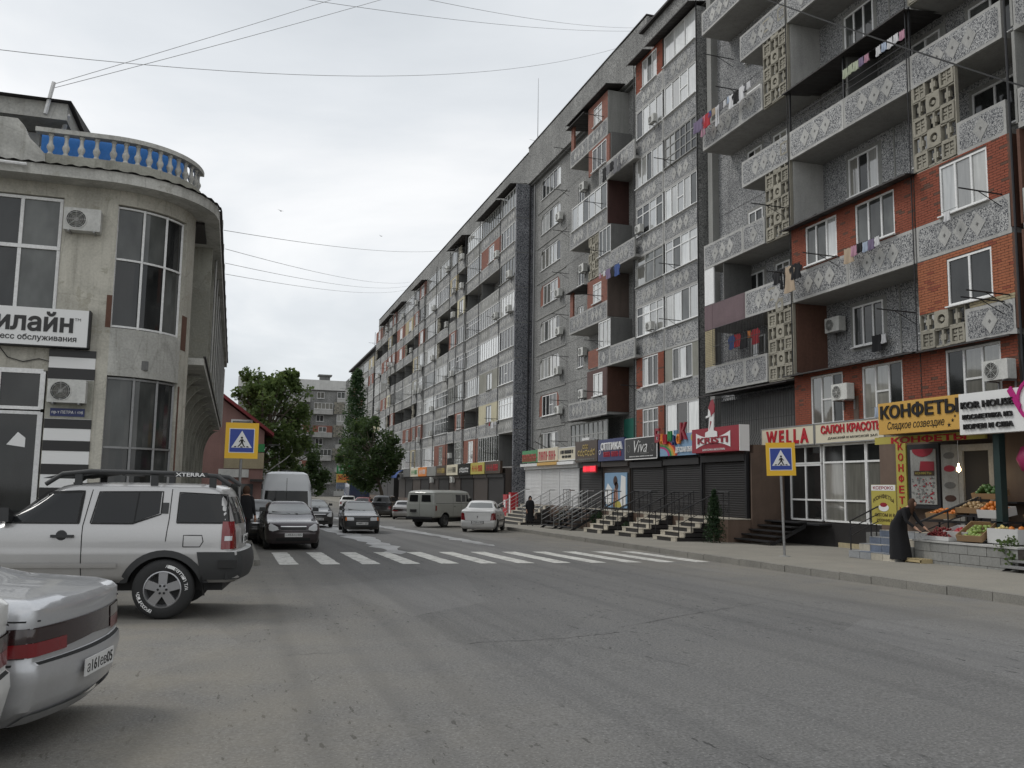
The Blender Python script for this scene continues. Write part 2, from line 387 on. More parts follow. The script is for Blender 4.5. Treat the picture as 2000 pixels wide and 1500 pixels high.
# left-hand footway by the corner building
lp = MB(); lp.box(-6, .55, 21.6, 21.75, -.5, gz(21.6)+.128); lp.build('kerb_left', 'kerbstone')['kind'] = 'structure'
sheet('pavement_left', -9, .55, 21.75, 80, .12, 'pavement')
mb = MB()
for j in range(15):
    a = 21.75+j*4; b = a+3.98
    mb.raw([(.55, a, gz(a)-.2), (.69, a, gz(a)-.2), (.69, a, gz(a)+.128), (.55, a, gz(a)+.128), (.55, b, gz(b)-.2), (.69, b, gz(b)-.2), (.69, b, gz(b)+.128), (.55, b, gz(b)+.128)], [(0, 1, 2, 3), (4, 7, 6, 5), (3, 2, 6, 7), (1, 5, 6, 2)])
mb.build('kerb_left_side', 'kerbstone')['kind'] = 'structure'
# ---------------------------------------------------------------- facade kit (local x to the right along the front, y into the house, z up)
m = base_mat('brick_far', (.25, .08, .05), .85); t = NT(m); bt = t.new('ShaderNodeTexBrick'); bt.inputs['Scale'].default_value = 1
for k, v in (('Brick Width', .26), ('Row Height', .077), ('Mortar Size', .012)): bt.inputs[k].default_value = v
bt.inputs['Color1'].default_value = (.30, .09, .05, 1); bt.inputs['Color2'].default_value = (.22, .065, .038, 1); bt.inputs['Mortar'].default_value = (.12, .1, .09, 1)
gp = t.new('ShaderNodeNewGeometry').outputs['Position']; s3 = t.new('ShaderNodeSeparateXYZ'); c3 = t.new('ShaderNodeCombineXYZ'); t.l(gp, s3.inputs[0])
sm = t.new('ShaderNodeMath', operation='ADD'); t.l(s3.outputs[0], sm.inputs[0]); t.l(s3.outputs[1], sm.inputs[1]); t.l(sm.outputs[0], c3.inputs[0]); t.l(s3.outputs[2], c3.inputs[1]); t.l(c3.outputs[0], bt.inputs['Vector'])
t.col(bt.outputs['Color'])
S0, SH = 3.29, 2.83
def sz(k): return S0+SH*k
MC = {}
def cached(key, fn):
    if key not in MC: MC[key] = fn()
    return MC[key]
def q(v): return round(v*50)/50
rw = random.Random(11)

def holed(mb, x0, x1, z0, z1, holes, y=0, depth=.2):
    "wall sheet with openings and their reveals"
    xs = sorted(set([x0, x1]+[h[i] for h in holes for i in (0, 1)])); zs = sorted(set([z0, z1]+[h[i] for h in holes for i in (2, 3)]))
    for a, b in zip(xs, xs[1:]):
        for c, d in zip(zs, zs[1:]):
            if any(h[0]-1e-6 <= a and b <= h[1]+1e-6 and h[2]-1e-6 <= c and d <= h[3]+1e-6 for h in holes): continue
            mb.face([(a, y, c), (b, y, c), (b, y, d), (a, y, d)])
    for a, b, c, d in holes:
        mb.face([(a, y, c), (b, y, c), (b, y+depth, c), (a, y+depth, c)]); mb.face([(a, y, d), (a, y+depth, d), (b, y+depth, d), (b, y, d)])
        mb.face([(a, y, c), (a, y+depth, c), (a, y+depth, d), (a, y, d)]); mb.face([(b, y, c), (b, y, d), (b, y+depth, d), (b, y+depth, c)])

def win_mesh(w, h, n, style, mat):
    def f():
        mb = MB(); b = .065
        mb.box(0, w, -.035, .035, 0, b); mb.box(0, w, -.035, .035, h-b, h); mb.box(0, b, -.033, .033, b, h-b); mb.box(w-b, w, -.033, .033, b, h-b)
        for i in range(1, n): x_ = w*i/n; mb.box(x_-.035, x_+.035, -.031, .031, b, h-b)
        if style == 'transom': mb.box(b, w-b, -.029, .029, h*.70-.03, h*.70+.03)
        if style == 'vent': i = n//2; mb.box(w*i/n+.035, w*(i+1)/n-.035 if i < n-1 else w-b, -.029, .029, h*.5-.03, h*.5+.03)
        if style == 'cross': mb.box(b, w-b, -.029, .029, h*.33-.025, h*.33+.025); mb.box(b, w-b, -.029, .029, h*.66-.025, h*.66+.025)
        mb.box(-.03, w+.03, -.16, -.03, -.05, -.012)
        return mb.mesh('window', mat)
    return cached(('win', q(w), q(h), n, style, mat), f)
def pane_mesh(w, h, mat):
    return cached(('pane', q(w), q(h), mat), lambda: MB().box(0, w, 0, .012, 0, h).mesh('pane', mat))
def window(P, x0, x1, z0, z1, y, n=3, style='', glasses=('glass_dark',), mat='frame_white', joined=False, sill=True):
    w, h = x1-x0, z1-z0
    o = ob('window', win_mesh(w, h, n, style, mat), P, (x0, y, z0))
    if joined:
        ob('pane', pane_mesh(w-.1, h-.1, rw.choice(glasses)), o, (.05, .005, .05)); return o
    for i in range(n):
        a = w*i/n+(.05 if i == 0 else .02); b = w*(i+1)/n-(.05 if i == n-1 else .02)
        ob('pane', pane_mesh(b-a, h-.1, rw.choice(glasses)), o, (a, .005, .05))
    return o
def parapet(P, x0, x1, z, y, nd, h=1.12, field='pebbledash', frame='concrete_pale', name='parapet_panel'):
    w = x1-x0
    def f():
        mb = MB(); mb.box(0.01, w-.01, 0, .09, 0, h)
        mb.mat(1); b = .1; c = .09
        o_ = [(b+c, b), (w-b-c, b), (w-b, b+c), (w-b, h-b-c), (w-b-c, h-b), (b+c, h-b), (b, h-b-c), (b, b+c)]
        mb.face([(p[0], -.004, p[1]) for p in o_])
        for i in range(nd):
            cx_ = w*(i+.5)/nd if nd > 1 else w/2; 
            if nd == 3: cx_ = w/2+(i-1)*min(.62, w*.27)
            r = .35; cz = h/2
            mb.mat(0); mb.prism([(cx_-r*.8, cz), (cx_, cz-r), (cx_+r*.8, cz), (cx_, cz+r)], -.018, -.003)
            mb.mat(2); s_ = .062; mb.prism([(cx_-s_*.8, cz), (cx_, cz-s_), (cx_+s_*.8, cz), (cx_, cz+s_)], -.024, -.017)
        return mb.mesh(name, [frame, field, 'concrete_dark'])
    return ob(name, cached(('par', q(w), nd, q(h), field, frame), f), P, (x0, y, z))
def slab(P, x0, x1, y0, y1, z, name='balcony', mat='slab_under', t_=.16):
    return MB().box(x0, x1, y0+.095, y1, z-t_, z).build(name, mat, P)
def bricks(P, x0, x1, z0, z1, y, holes=(), mat='brick_red', far=False, name='brick_infill', thick=.12):
    mb = MB(); holed(mb, x0, x1, z0, z1, list(holes), y, thick)
    mb.face([(x0, y, z0), (x0, y+thick, z0), (x0, y+thick, z1), (x0, y, z1)]); mb.face([(x1, y, z0), (x1, y, z1), (x1, y+thick, z1), (x1, y+thick, z0)])
    if far: return mb.build(name, 'brick_far' if far is True else far, P)
    o = mb.build(name, 'mortar', P); b2 = MB(); L, H_, j = .25, .066, .013; r = 0; z = z0+.006
    while z+H_ <= z1+.03:
        zt = min(z+H_, z1); x = x0-(L+j)*(.5 if r % 2 else 0)
        while x < x1:
            segs = [(max(x, x0+.002), min(x+L, x1-.002))]
            for h in holes:
                if zt > h[2]+.004 and z < h[3]-.004:
                    ns = []
                    for a, b in segs:
                        if b <= h[0] or a >= h[1]: ns.append((a, b))
                        else:
                            if a < h[0]: ns.append((a, h[0]))
                            if b > h[1]: ns.append((h[1], b))
                    segs = ns
            for a, b in segs:
                if b-a > .03:
                    d = y-.009-rw.uniform(0, .006)
                    b2.mat(0 if rw.random() < .92 else 1)
                    b2.raw([(a, d, z), (b, d, z), (b, d, zt), (a, d, zt), (a, y+.003, z), (b, y+.003, z), (b, y+.003, zt), (a, y+.003, zt)], [(0, 1, 2, 3), (0, 4, 5, 1), (3, 2, 6, 7), (0, 3, 7, 4), (1, 5, 6, 2)])
            x += L+j
        z += H_+j; r += 1
    k = b2.build('bricks', [mat, {'brick_red': 'brick_brown', 'brick_orange': 'brick_red'}.get(mat, mat)], o); k['kind'] = 'stuff'
    return o
# breeze block screen
def block_mesh(kind):
    def ring(mb, s_, r_in, y0, y1, wav=.03):
        n = 24; po, pi = [], []
        for i in range(n):
            a = 2*math.pi*i/n; ca, sa = math.cos(a), math.sin(a); k = 1/max(abs(ca), abs(sa))
            ko = s_/2*k*(1-wav*math.cos(4*a)*-1); po.append((ca*ko, sa*ko))
            pi.append((ca*r_in*(k if kind != 'round' else 1), sa*r_in*(k if kind != 'round' else 1)))
        v = [(a, y0, b) for a, b in po]+[(a, y0, b) for a, b in pi]+[(a, y1, b) for a, b in po]+[(a, y1, b) for a, b in pi]; f = []
        for i in range(n):
            j = (i+1) % n; f += [(i, j, n+j, n+i), (2*n+i, 3*n+i, 3*n+j, 2*n+j), (i, 2*n+i, 2*n+j, j), (n+i, n+j, 3*n+j, 3*n+i)]
        mb.raw(v, f)
    mb = MB(); s_ = .55
    if kind == 'fleur':
        ring(mb, s_, .195, 0, .16); mb.box(-.03, .03, .03, .12, -.2, .2); mb.box(-.2, .2, .035, .115, -.03, .03)
        for sx in (-1, 1):
            for s2 in (-1, 1): mb.lathe([(.001, .04), (.062, .04), (.062, .11), (.001, .11)], 8, 'y', (sx*.1, 0, s2*.12))
    elif kind == 'round':
        ring(mb, s_, .15, 0, .16); mb.lathe([(.001, .03), (.07, .03), (.07, .12), (.001, .12)], 10, 'y'); mb.box(-.16, .16, .05, .11, -.018, .018)
    else:
        mb.box(-.035, .035, .02, .14, -.275, .275); mb.box(-.275, .275, .02, .14, .235, .285); mb.box(-.275, .275, .02, .14, -.285, -.235); mb.box(-.1, .1, .03, .13, -.09, .09)
    return mb
def screen(P, x0, x1, z0, z1, y, joined=False):
    nx = max(1, round((x1-x0)/.56)); nz = max(2, round((z1-z0)/.56)); sx = (x1-x0)/nx; szz = (z1-z0)/nz
    kind = lambda i, j: 'link' if (i+j) % 2 else ('round' if (i % 2 and nx > 1) else 'fleur')
    if joined:
        def f():
            mb = MB()
            for i in range(nx):
                for j in range(nz):
                    k = block_mesh(kind(i, j)); mb.raw([(p[0]*sx/.56+(i+.5)*sx, p[1], p[2]*szz/.56+(j+.5)*szz) for p in k.v], k.f)
            return mb.mesh('breeze_screen', 'screen_block')
        return ob('breeze_screen', cached(('scr', q(x1-x0), q(z1-z0)), f), P, (x0, y, z0))
    fr = MB(); fr.box(x0-.05, x0-.012, y+.02, y+.14, z0-.02, z1+.02); fr.box(x1+.012, x1+.05, y+.02, y+.14, z0-.02, z1+.02); fr.box(x0-.012, x1+.012, y+.02, y+.14, z0-.05, z0-.022)
    o = fr.build('breeze_screen', 'screen_block', P)
    for i in range(nx):
        for j in range(nz):
            k = kind(i, j); b = ob('screen_block', cached(('blk', k), lambda: block_mesh(k).mesh('screen_block', 'screen_block')), o, (x0+(i+.5)*sx, y+rw.uniform(-.012, .012), z0+(j+.5)*szz))
            b.scale = (sx/.56, 1, szz/.56); b.rotation_euler = (0, rw.uniform(-.03, .03), 0)
    return o
def rod(P, x, y, z, L=1.1, tilt=.06):
    return ob('drying_rod', cached(('rod', L), lambda: MB().tube([(0, 0, 0), (0, -L, .02)], .022, 5).tube([(0, -L*.02, -.35), (0, -L*.55, 0)], .012, 4).mesh('drying_rod', 'steel_dark')), P, (x, y, z))
def bars(P, x0, x1, z0, z1, y, step=.12, bow=0, name='window_grille', mat='steel_dark'):
    mb = MB(); n = max(2, round((x1-x0)/step))
    for i in range(n+1):
        x_ = x0+(x1-x0)*i/n
        if bow: mb.tube([(x_, y, z1), (x_, y, z0+.55), (x_, y-bow*.6, z0+.28), (x_, y-bow, z0+.12), (x_, y-bow*.6, z0)], .011, 4)
        else: mb.tube([(x_, y, z0), (x_, y, z1)], .011, 4)
    for z_ in (z0, z0+(z1-z0)*.5, z1): mb.tube([(x0, y, z_), (x1, y, z_)], .015, 4)
    return mb.build(name, mat, P)
def canopy(P, x0, x1, y0, y1, z, name='sheet_canopy'):
    mb = MB(); n = max(2, int((x1-x0)/.16)); rows = [[], []]
    for i in range(n+1):
        x_ = x0+(x1-x0)*i/n; d = .02*math.sin(i*math.pi/1.0+.5)+rw.uniform(-.008, .008)
        rows[0].append((x_, y0, z-.18+d+rw.uniform(-.02, .02))); rows[1].append((x_, y1, z+d))
    mb.grid(rows); mb.grid([[(p[0], p[1], p[2]-.012) for p in r] for r in rows])
    for z_, y_ in ((z-.21, y0),): mb.box(x0, x1, y_-.01, y_+.02, z_-.02, z_+.03)
    return mb.build(name, 'roof_sheet', P)
# air conditioners are things of their own
def ac_proto():
    r = empty('air_conditioner', (0, 0, 0)); mb = MB()
    pts = [(-.4, -.27), (.4, -.27), (.41, -.25), (.41, .26), (.39, .28), (-.39, .28), (-.41, .26), (-.41, -.25)]
    mb.prism(pts, -.3, 0); mb.build('casing', 'plastic_ac', r)
    g = MB(); g.lathe([(.235, -.302), (.235, -.318), (.215, -.318), (.215, -.303)], 20, 'y', (-.13, 0, 0))
    g.mat(1).lathe([(.001, -.303), (.215, -.303), (.215, -.306), (.001, -.306)], 20, 'y', (-.13, 0, 0)); g.mat(0)
    for k in range(1, 5): g.lathe([(.045*k, -.310), (.045*k, -.318), (.045*k+.008, -.318), (.045*k+.008, -.310)], 16, 'y', (-.13, 0, 0))
    for k in range(4): a = k*math.pi/4; g.tube([(-.13-.21*math.cos(a), -.314, -.21*math.sin(a)), (-.13+.21*math.cos(a), -.314, .21*math.sin(a))], .006, 4)
    g.build('fan_grille', ['plastic_ac', 'black'], r)
    for sx in (-.28, .28): MB().box(sx-.02, sx+.02, -.34, .12, -.31, -.275).box(sx-.02, sx+.02, .08, .12, -.6, -.3).build('bracket', 'steel_grey', r)
    return r
AC0 = ac_proto(); AC_USED = [False]
def ac(x, y, z, rz, label='white air conditioner outdoor unit hung on the grey apartment block facade', group='air conditioners on the apartment block', back=.0, sc=1):
    o = AC0 if not AC_USED[0] else copy_tree(AC0)
    AC_USED[0] = True; o.location = (x, y, z); o.rotation_euler = (0, 0, rz); o.scale = (sc, sc, sc); return tag(o, label, 'air conditioner', group)
class Front:
    "a facade that looks over the street towards -X"
    def __init__(s, name, Xr, YR, label, d='block'): s.X, s.YR, s.d = Xr, YR, d; s.P = empty(name, (Xr, YR, 0), R(-90), label, 'apartment block')
    def x(s, Y): return s.YR-Y
    def w(s, x, y, z): return (s.X+y, s.YR-x, z)
    def ac(s, x, y, z, **k):
        if 'label' not in k:
            fl = ('second', 'third', 'fourth', 'fifth', 'sixth', 'seventh', 'eighth', 'ninth')[max(0, min(7, int((z-S0)/SH)))]; k['label'] = 'white air conditioner on the %s floor of the %s' % (fl, s.d); k['group'] = 'air conditioners on the '+s.d
        return ac(*s.w(x, y-.14, z), R(-90), **k)
PALE = ('glass_pale', 'glass_curtain', 'glass_pale', 'glass_mid', 'glass_dark'); DARK = ('glass_dark', 'glass_dark', 'glass_mid', 'glass_blind'); MIX = ('glass_dark', 'glass_mid', 'glass_curtain', 'glass_blind', 'glass_pale')

# ================================================================= near section: A (loggias) + B (glazed bays)
A = Front('apartment_block', 21.0, 62.0, 'near stretch of the grey panel apartment block with red brick loggias above the sweet shop', 'near stretch of the block'); P = A.P
yA, yW = -.9, .6
xA1, xA1b, xA1c, xA2, xA3, xA3b, xA4, xAe = 26.7, 30.0, 31.7, 33.4, 39.9, 41.7, 43.5, 53.0
wins = {}
def backwin(s, a, b, z0=.85, z1=2.3, n=3, gl=DARK, style='', mat='frame_white'): wins.setdefault(s, []).append((a, b, sz(s)+z0, sz(s)+z1, n, gl, style, mat))
for s in range(8):
    backwin(s, 28.2, 29.3, .85, 2.25, 2, DARK, '', 'frame_white'); backwin(s, 30.2, 31.2, .85, 2.25, 2, DARK, 'transom')
    backwin(s, 35.0, 36.6, .8, 2.3, 3, MIX if s > 2 else DARK); backwin(s, 38.4, 39.7, .8, 2.3, 2, MIX if s > 2 else DARK)
    backwin(s, 40.9, 42.6, .8, 2.3, 2, DARK); backwin(s, 45.2, 46.8, .8, 2.3, 2, DARK)
wall = MB()
for s in range(-1, 8):
    for a, b in ((24.7, xA2), (xA2, 37.4), (37.4, xA3), (xA3, xAe)):
        h = [(w[0], w[1], w[2], w[3]) for w in wins.get(s, []) if a <= w[0] and w[1] <= b]
        wall.mat(0); holed(wall, a+.012, b-.012, sz(s)+.012, sz(s+1)-.012, h, yW, .16)
        for (c, d, e_, f_) in h:       # plain rendered surround
            wall.mat(1); holed(wall, c-.16, d+.16, e_-.16, f_+.16, [(c, d, e_, f_)], yW-.012, .05)
        if s >= 0: wall.mat(1); wall.box(b-.035, b+.035, yW-.02, yW+.01, sz(s)+.02, sz(s+1)-.02)
wall.mat(2); wall.face([(24.7, yW+.03, 0), (xAe, yW+.03, 0), (xAe, yW+.03, 28.5), (24.7, yW+.03, 28.5)])
# the openings show rooms through their own panes: cut-outs are closed by windows set into them
wall.build('wall', ['pebbledash', 'concrete', 'concrete_dark'], P)
for s, L in wins.items():
    for a, b, c, d, n, gl, stl, mt in L: window(P, a, b, c, d, yW-.03+.02, n, stl, gl, mt)
body = MB(); body.box(17.6, xAe, 1.2, 14, -1.2, 28.9); body.build('core', 'concrete_dark', P)
def strip(F, x0, x1, y, z0, z1, mat='concrete_pale', n_=1): MB().box(x0, x1, y, y+.06, z0, z1).build('side_post', mat, F.P)
PH = 1.12
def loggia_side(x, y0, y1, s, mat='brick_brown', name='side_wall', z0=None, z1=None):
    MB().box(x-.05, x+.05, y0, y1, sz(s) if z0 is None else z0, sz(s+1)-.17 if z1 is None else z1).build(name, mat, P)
for s in range(0, 8):
    z = sz(s); zt = sz(s+1)-.16
    odd = s % 2
    # ---- A1
    if s == 0:
        b = slab(P, xA1, xA2, yA, yW, z); 
        bars(P, xA1+.1, xA2-.1, z+.12, zt-.35, yA+.04, .17, .22, 'window_grille'); canopy(P, xA1, xA2, yA-.35, yW, zt+.02)
        MB().box(xA1+.5, xA2-.4, yA+.5, yA+.55, z+.1, zt-.4).build('net_curtain', 'concrete_dark', P)
    elif odd:
        b = slab(P, xA1, xA1c, yA, yW, z)
        if s == 1:
            parapet(b, xA1+.05, 30.0, z-.16, yA, 3, 1.15); parapet(b, 30.0, xA1c-.05, z-.16, yA-.003, 1, 1.15)
            bricks(P, xA1+.05, 27.6, z+1.0, zt, yA+.03, mat='brick_yellow'); bars(P, 27.65, xA1c-.1, z+1.02, zt-.05, yA-.12, .115)
        else:
            parapet(b, xA1+.05, 30.0, z-.16, yA, 3); parapet(b, 30.0, xA1c-.05, z-.16, yA-.003, 1)
        screen(P, xA1c+.06, xA2-.06, z-.16, zt+(.9 if s < 7 else 0), yA)
        slab(P, xA1c, xA2, yA, yW, z, 'balcony')
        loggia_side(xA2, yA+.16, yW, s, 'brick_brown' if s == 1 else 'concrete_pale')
    else:
        if s == 2:
            b = slab(P, xA1, xA2, yA, yW, z); parapet(b, xA1+.05, xA1+.75, z-.16, yA, 0, field='board_purple', frame='board_purple'); parapet(b, xA1+.75, 30.1, z-.16, yA, 0, field='board_purple', frame='board_purple'); parapet(b, 30.1, xA2-.02, z-.16, yA, 3)
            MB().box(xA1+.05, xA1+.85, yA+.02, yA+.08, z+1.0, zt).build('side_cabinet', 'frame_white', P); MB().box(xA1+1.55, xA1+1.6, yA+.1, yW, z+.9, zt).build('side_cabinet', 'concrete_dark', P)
        else:
            b = slab(P, xA1b, xA2, yA, yW, z); parapet(b, xA1b, xA2-.02, z-.16, yA, 3)
    # ---- A2
    if not odd:
        b = slab(P, xA2, xA3, yA, yW, z) if s else None
        if s:
            parapet(b, xA2+.02, 36.65, z-.16, yA, 3); parapet(b, 36.65, xA3-.02, z-.16, yA, 3)
        if s in (0, 2):
            gl = ('glass_pale', 'glass_mid') if s == 2 else ('glass_dark', 'glass_blind')  # upper floor panes: reflected sky painted in as pale glass
            hs = [(34.3, 36.1, z+1.05, zt-.12), (37.1, 39.0, z+1.05, zt-.12)] if s == 2 else [(34.4, 36.2, z+.75, zt-.15), (37.2, 39.1, z+.75, zt-.12)]
            bricks(P, xA2+.02, xA3-.02, z+.96 if s else z+.25, zt, yA+.01, hs, 'brick_red')
            for h in hs: window(P, *h, yA+.05, 3, 'vent' if s == 0 else '', gl)
            if s == 0: MB().box(36.75, 37.0, yA-.02, yA+.05, z+.1, z+1.6).build('render_patch', 'granite_brown', P); MB().box(xA2+.02, xA3, yA-.02, yA+.14, z-.45, z+.25).build('sill_band', 'pebbledash', P)
            canopy(P, xA2-.1, xA3+.15, yA-.45, yW, zt+.16)
        elif s == 4:
            canopy(P, xA2-.1, xA3+.1, yA-.22, yW, zt+.06)
            for x_ in (xA2+.05, 36.65, xA3): MB().box(x_-.03, x_+.03, yA+.02, yA+.08, z+.9, zt).build('post', 'steel_dark', P)
            for z_ in (z+1.25, z+1.5): MB().tube([(xA2+.05, yA+.05, z_), (xA3, yA+.05, z_)], .014, 4).build('rail', 'steel_dark', P)
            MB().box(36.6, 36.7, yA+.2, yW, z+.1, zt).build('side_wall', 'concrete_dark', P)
    # ---- A3
    b = slab(P, xA3, xA4, yA, yW, z)
    gl = ('glass_pale', 'glass_curtain') if s == 2 else ('glass_dark',)  # sky reflection put into the pane colour on the pale floor
    if odd:
        screen(P, xA3+.06, xA3b-.04, z-.1, z+(1.0 if s == 1 else 2.75), yA)
        parapet(b, xA3b, xA4-.02, z-.16, yA, 1, 1.0)
    elif s: parapet(b, xA3+.02, xA4-.02, z-.16, yA, 3)
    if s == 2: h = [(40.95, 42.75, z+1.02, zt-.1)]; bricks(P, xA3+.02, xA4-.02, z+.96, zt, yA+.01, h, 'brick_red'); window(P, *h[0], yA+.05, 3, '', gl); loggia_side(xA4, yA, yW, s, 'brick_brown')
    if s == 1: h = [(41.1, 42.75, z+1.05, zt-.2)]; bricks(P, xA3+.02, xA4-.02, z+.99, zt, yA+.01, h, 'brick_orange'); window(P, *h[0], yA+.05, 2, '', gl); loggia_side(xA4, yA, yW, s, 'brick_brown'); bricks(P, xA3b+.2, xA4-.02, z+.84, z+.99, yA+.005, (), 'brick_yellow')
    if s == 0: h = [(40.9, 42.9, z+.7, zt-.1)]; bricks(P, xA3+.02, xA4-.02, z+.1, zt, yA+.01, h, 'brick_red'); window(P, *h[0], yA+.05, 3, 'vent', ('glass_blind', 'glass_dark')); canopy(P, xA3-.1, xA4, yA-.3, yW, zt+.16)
    # ---- A4 beyond the pipe
    if s:
        b = slab(P, xA4+.35, xAe, yA, yW, z); parapet(b, xA4+.35, xAe-5, z-.16, yA, 3); 
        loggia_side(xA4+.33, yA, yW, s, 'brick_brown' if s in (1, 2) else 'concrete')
    MB().tube([(xA4+.12, yA-.03, z-.2), (xA4+.12, yA-.03, sz(s+1)-.2)], .035, 6).build('drain_pipe', 'steel_dark', P)
    for x_ in (xA3-.06, xA2+.0): 
        if s >= 1: MB().tube([(x_, yA-.05, z-.2), (x_, yA-.05, sz(s+1)-.2)], .02, 5).build('drain_pipe', 'steel_dark', P)
# drying rods near
for x_, s, dz in ((34.0, 2, .8), (36.2, 2, .95), (43.2, 2, 1.0), (43.3, 1, .95), (43.1, 1, .8), (39.8, 1, 1.1), (29.5, 6, .2), (30.5, 5, 1.1), (33.0, 3, .9)): rod(P, x_, yA, sz(s)+dz, 1.5)
# air conditioners near
A.ac(36.55, yA+.0, sz(0)+1.75, label='white air conditioner with bare fan box between red brick windows over the beauty salon sign', group=None)
A.ac(43.1, yA+.0, sz(0)+1.7, label='white air conditioner beside the red brick window above the white cosmetics sign', group=None)
A.ac(34.3, yW+.0, sz(1)+1.75, label='large white air conditioner high on the pebbled wall beside the brick side wall', group=None)
A.ac(39.7, yW-.5, sz(1)+1.15, label='white air conditioner half hidden by the carved breeze block screen', group=None)
A.ac(33.0, yW-.02, sz(2)+2.05); A.ac(32.9, yW-.02, sz(3)+2.3)
# ---- B: two glazed bays per floor
xB0, xBm, xB1 = 17.6, 21.05, 24.7
bw = MB(); bw.mat(0)
for s in range(0, 8):
    z = sz(s); zt = sz(s+1)-.02
    b = slab(P, xB0, xB1, 0, yW+.5, z, 'floor_band', 'concrete')
    for i, (a, c) in enumerate(((xB0, xBm), (xBm, xB1))):
        if s: parapet(b, a+.02, c-.02, z-.16, -.02, 3, 1.15)
        lo = z+1.02; hi = zt-.12
        style = rw.choice(['', '', 'vent', 'transom']); n = rw.choice([3, 4, 4, 5]); mt = 'frame_white'; gl = PALE
        kind = 'full'
        if s in (1,) : kind = 'brick' if i == 0 else 'render'
        if s == 0: kind = 'brick' if i == 0 else 'full'; lo = z+.15 if i else z+.3
        if (s, i) == (5, 1): style, n, mt, gl = 'cross', 6, 'frame_grey', ('glass_blind', 'glass_dark')
        if (s, i) == (3, 0): style, mt, gl, n = 'transom', 'frame_grey', ('glass_blind', 'glass_mid'), 3
        if (s, i) == (7, 0): kind = 'brick'
        if kind == 'full': window(P, a+.12, c-.12, lo, hi, .03, n, style, gl, mt)
        else:
            h = [(a+.85, c-.75, lo, hi-.05)]
            if kind == 'brick': bricks(P, a+.06, c-.06, z+.99 if s else z+.15, hi+.1, .0, h, 'brick_red')
            else:
                r_ = MB(); holed(r_, a+.06, c-.06, z+.99, hi+.1, h, .0, .12); r_.build('render_infill', 'plaster', P)
            window(P, *h[0], .04, 3, 'transom' if (s, i) == (0, 0) else '', gl, mt)
    MB().box(xB1-.1, xB1+.02, -.03, yW+.3, z-.16, sz(s+1)-.17).build('end_wall', 'pebbledash_pale', P); MB().box(xB0-.02, xB0+.1, -.03, yW+.3, z-.16, sz(s+1)-.17).build('end_wall', 'pebbledash_pale', P)
MB().box(xB1+.5, xB1+.9, yW-.35, yW, 0, 26).build('corner_pier', 'concrete', P)
for x_ in (xB1+.05, xB0-.05): MB().tube([(x_, -.08, 3.2), (x_, -.08, 26)], .03, 5).build('drain_pipe', 'steel_dark', P)
for a, s in ((19.9, 2), (18.6, 4), (20.3, 6)): A.ac(a, .0, sz(s)+1.3, sc=.8)
for x_, s in ((22.3, 5), (22.8, 3), (22.8, 2), (18.2, 1)): rod(P, x_, 0, sz(s)+1.1, 1.2)
# roof parapet over B and A
rp = MB()
for i in range(10):
    a = 17.6+i*3.55; rp.box(a+.012, a+3.538, .45, .6, 25.95, 27.9+rw.uniform(-.02, .02))
rp.mat(1).box(17.6, xAe, .2, 1.3, 27.9, 28.02); rp.build('roof_parapet', ['pebbledash_pale', 'roof_sheet'], P)
for a, c in ((17.5, 19.6), (19.9, 24.8), (xA1, xA2)): canopy(P, a, c, -.55, .5, 26.05)

# ================================================================= C: set-back section
C = Front('apartment_block', 21.0, 66.0, 'set-back middle stretch of the grey apartment block, white shutters and steps below', 'set-back middle stretch'); P = C.P
yF, yB = -.4, 1.0
wall = MB(); xw0, xw1 = .4, 22.0
hs = {}
for s in range(8):
    z = sz(s); hs[s] = [(2.4, 6.7, z+.85, z+2.45), (10.2, 11.3, z+.8, z+2.2)]
for s in range(-1, 8):
    z = sz(s); wall.mat(0); holed(wall, xw0, 8.4-.01, z+.012, z+SH-.012, [hs[s][0]] if s >= 0 else [], yB, .18); holed(wall, 8.4+.01, xw1, z+.012, z+SH-.012, [hs[s][1]] if s >= 0 else [], yB, .18)
    wall.mat(1)
    if s >= 0:
        a, b, c, d = hs[s][0]
        for sx, e_ in ((a, 1), (b, -1)): wall.prism([(sx, d), (sx+e_*.35, d), (sx, d-.35)], yB-.002, yB+.1)   # chamfered heads
        wall.box(1.6, 8.0, yB-.05, yB+.02, z-.06, z+.03)
wall.mat(2); wall.box(xw0, xw1, yB+.2, 14, -1.2, 28.9)
wall.build('wall', ['pebbledash_pale', 'concrete', 'concrete_dark'], P)
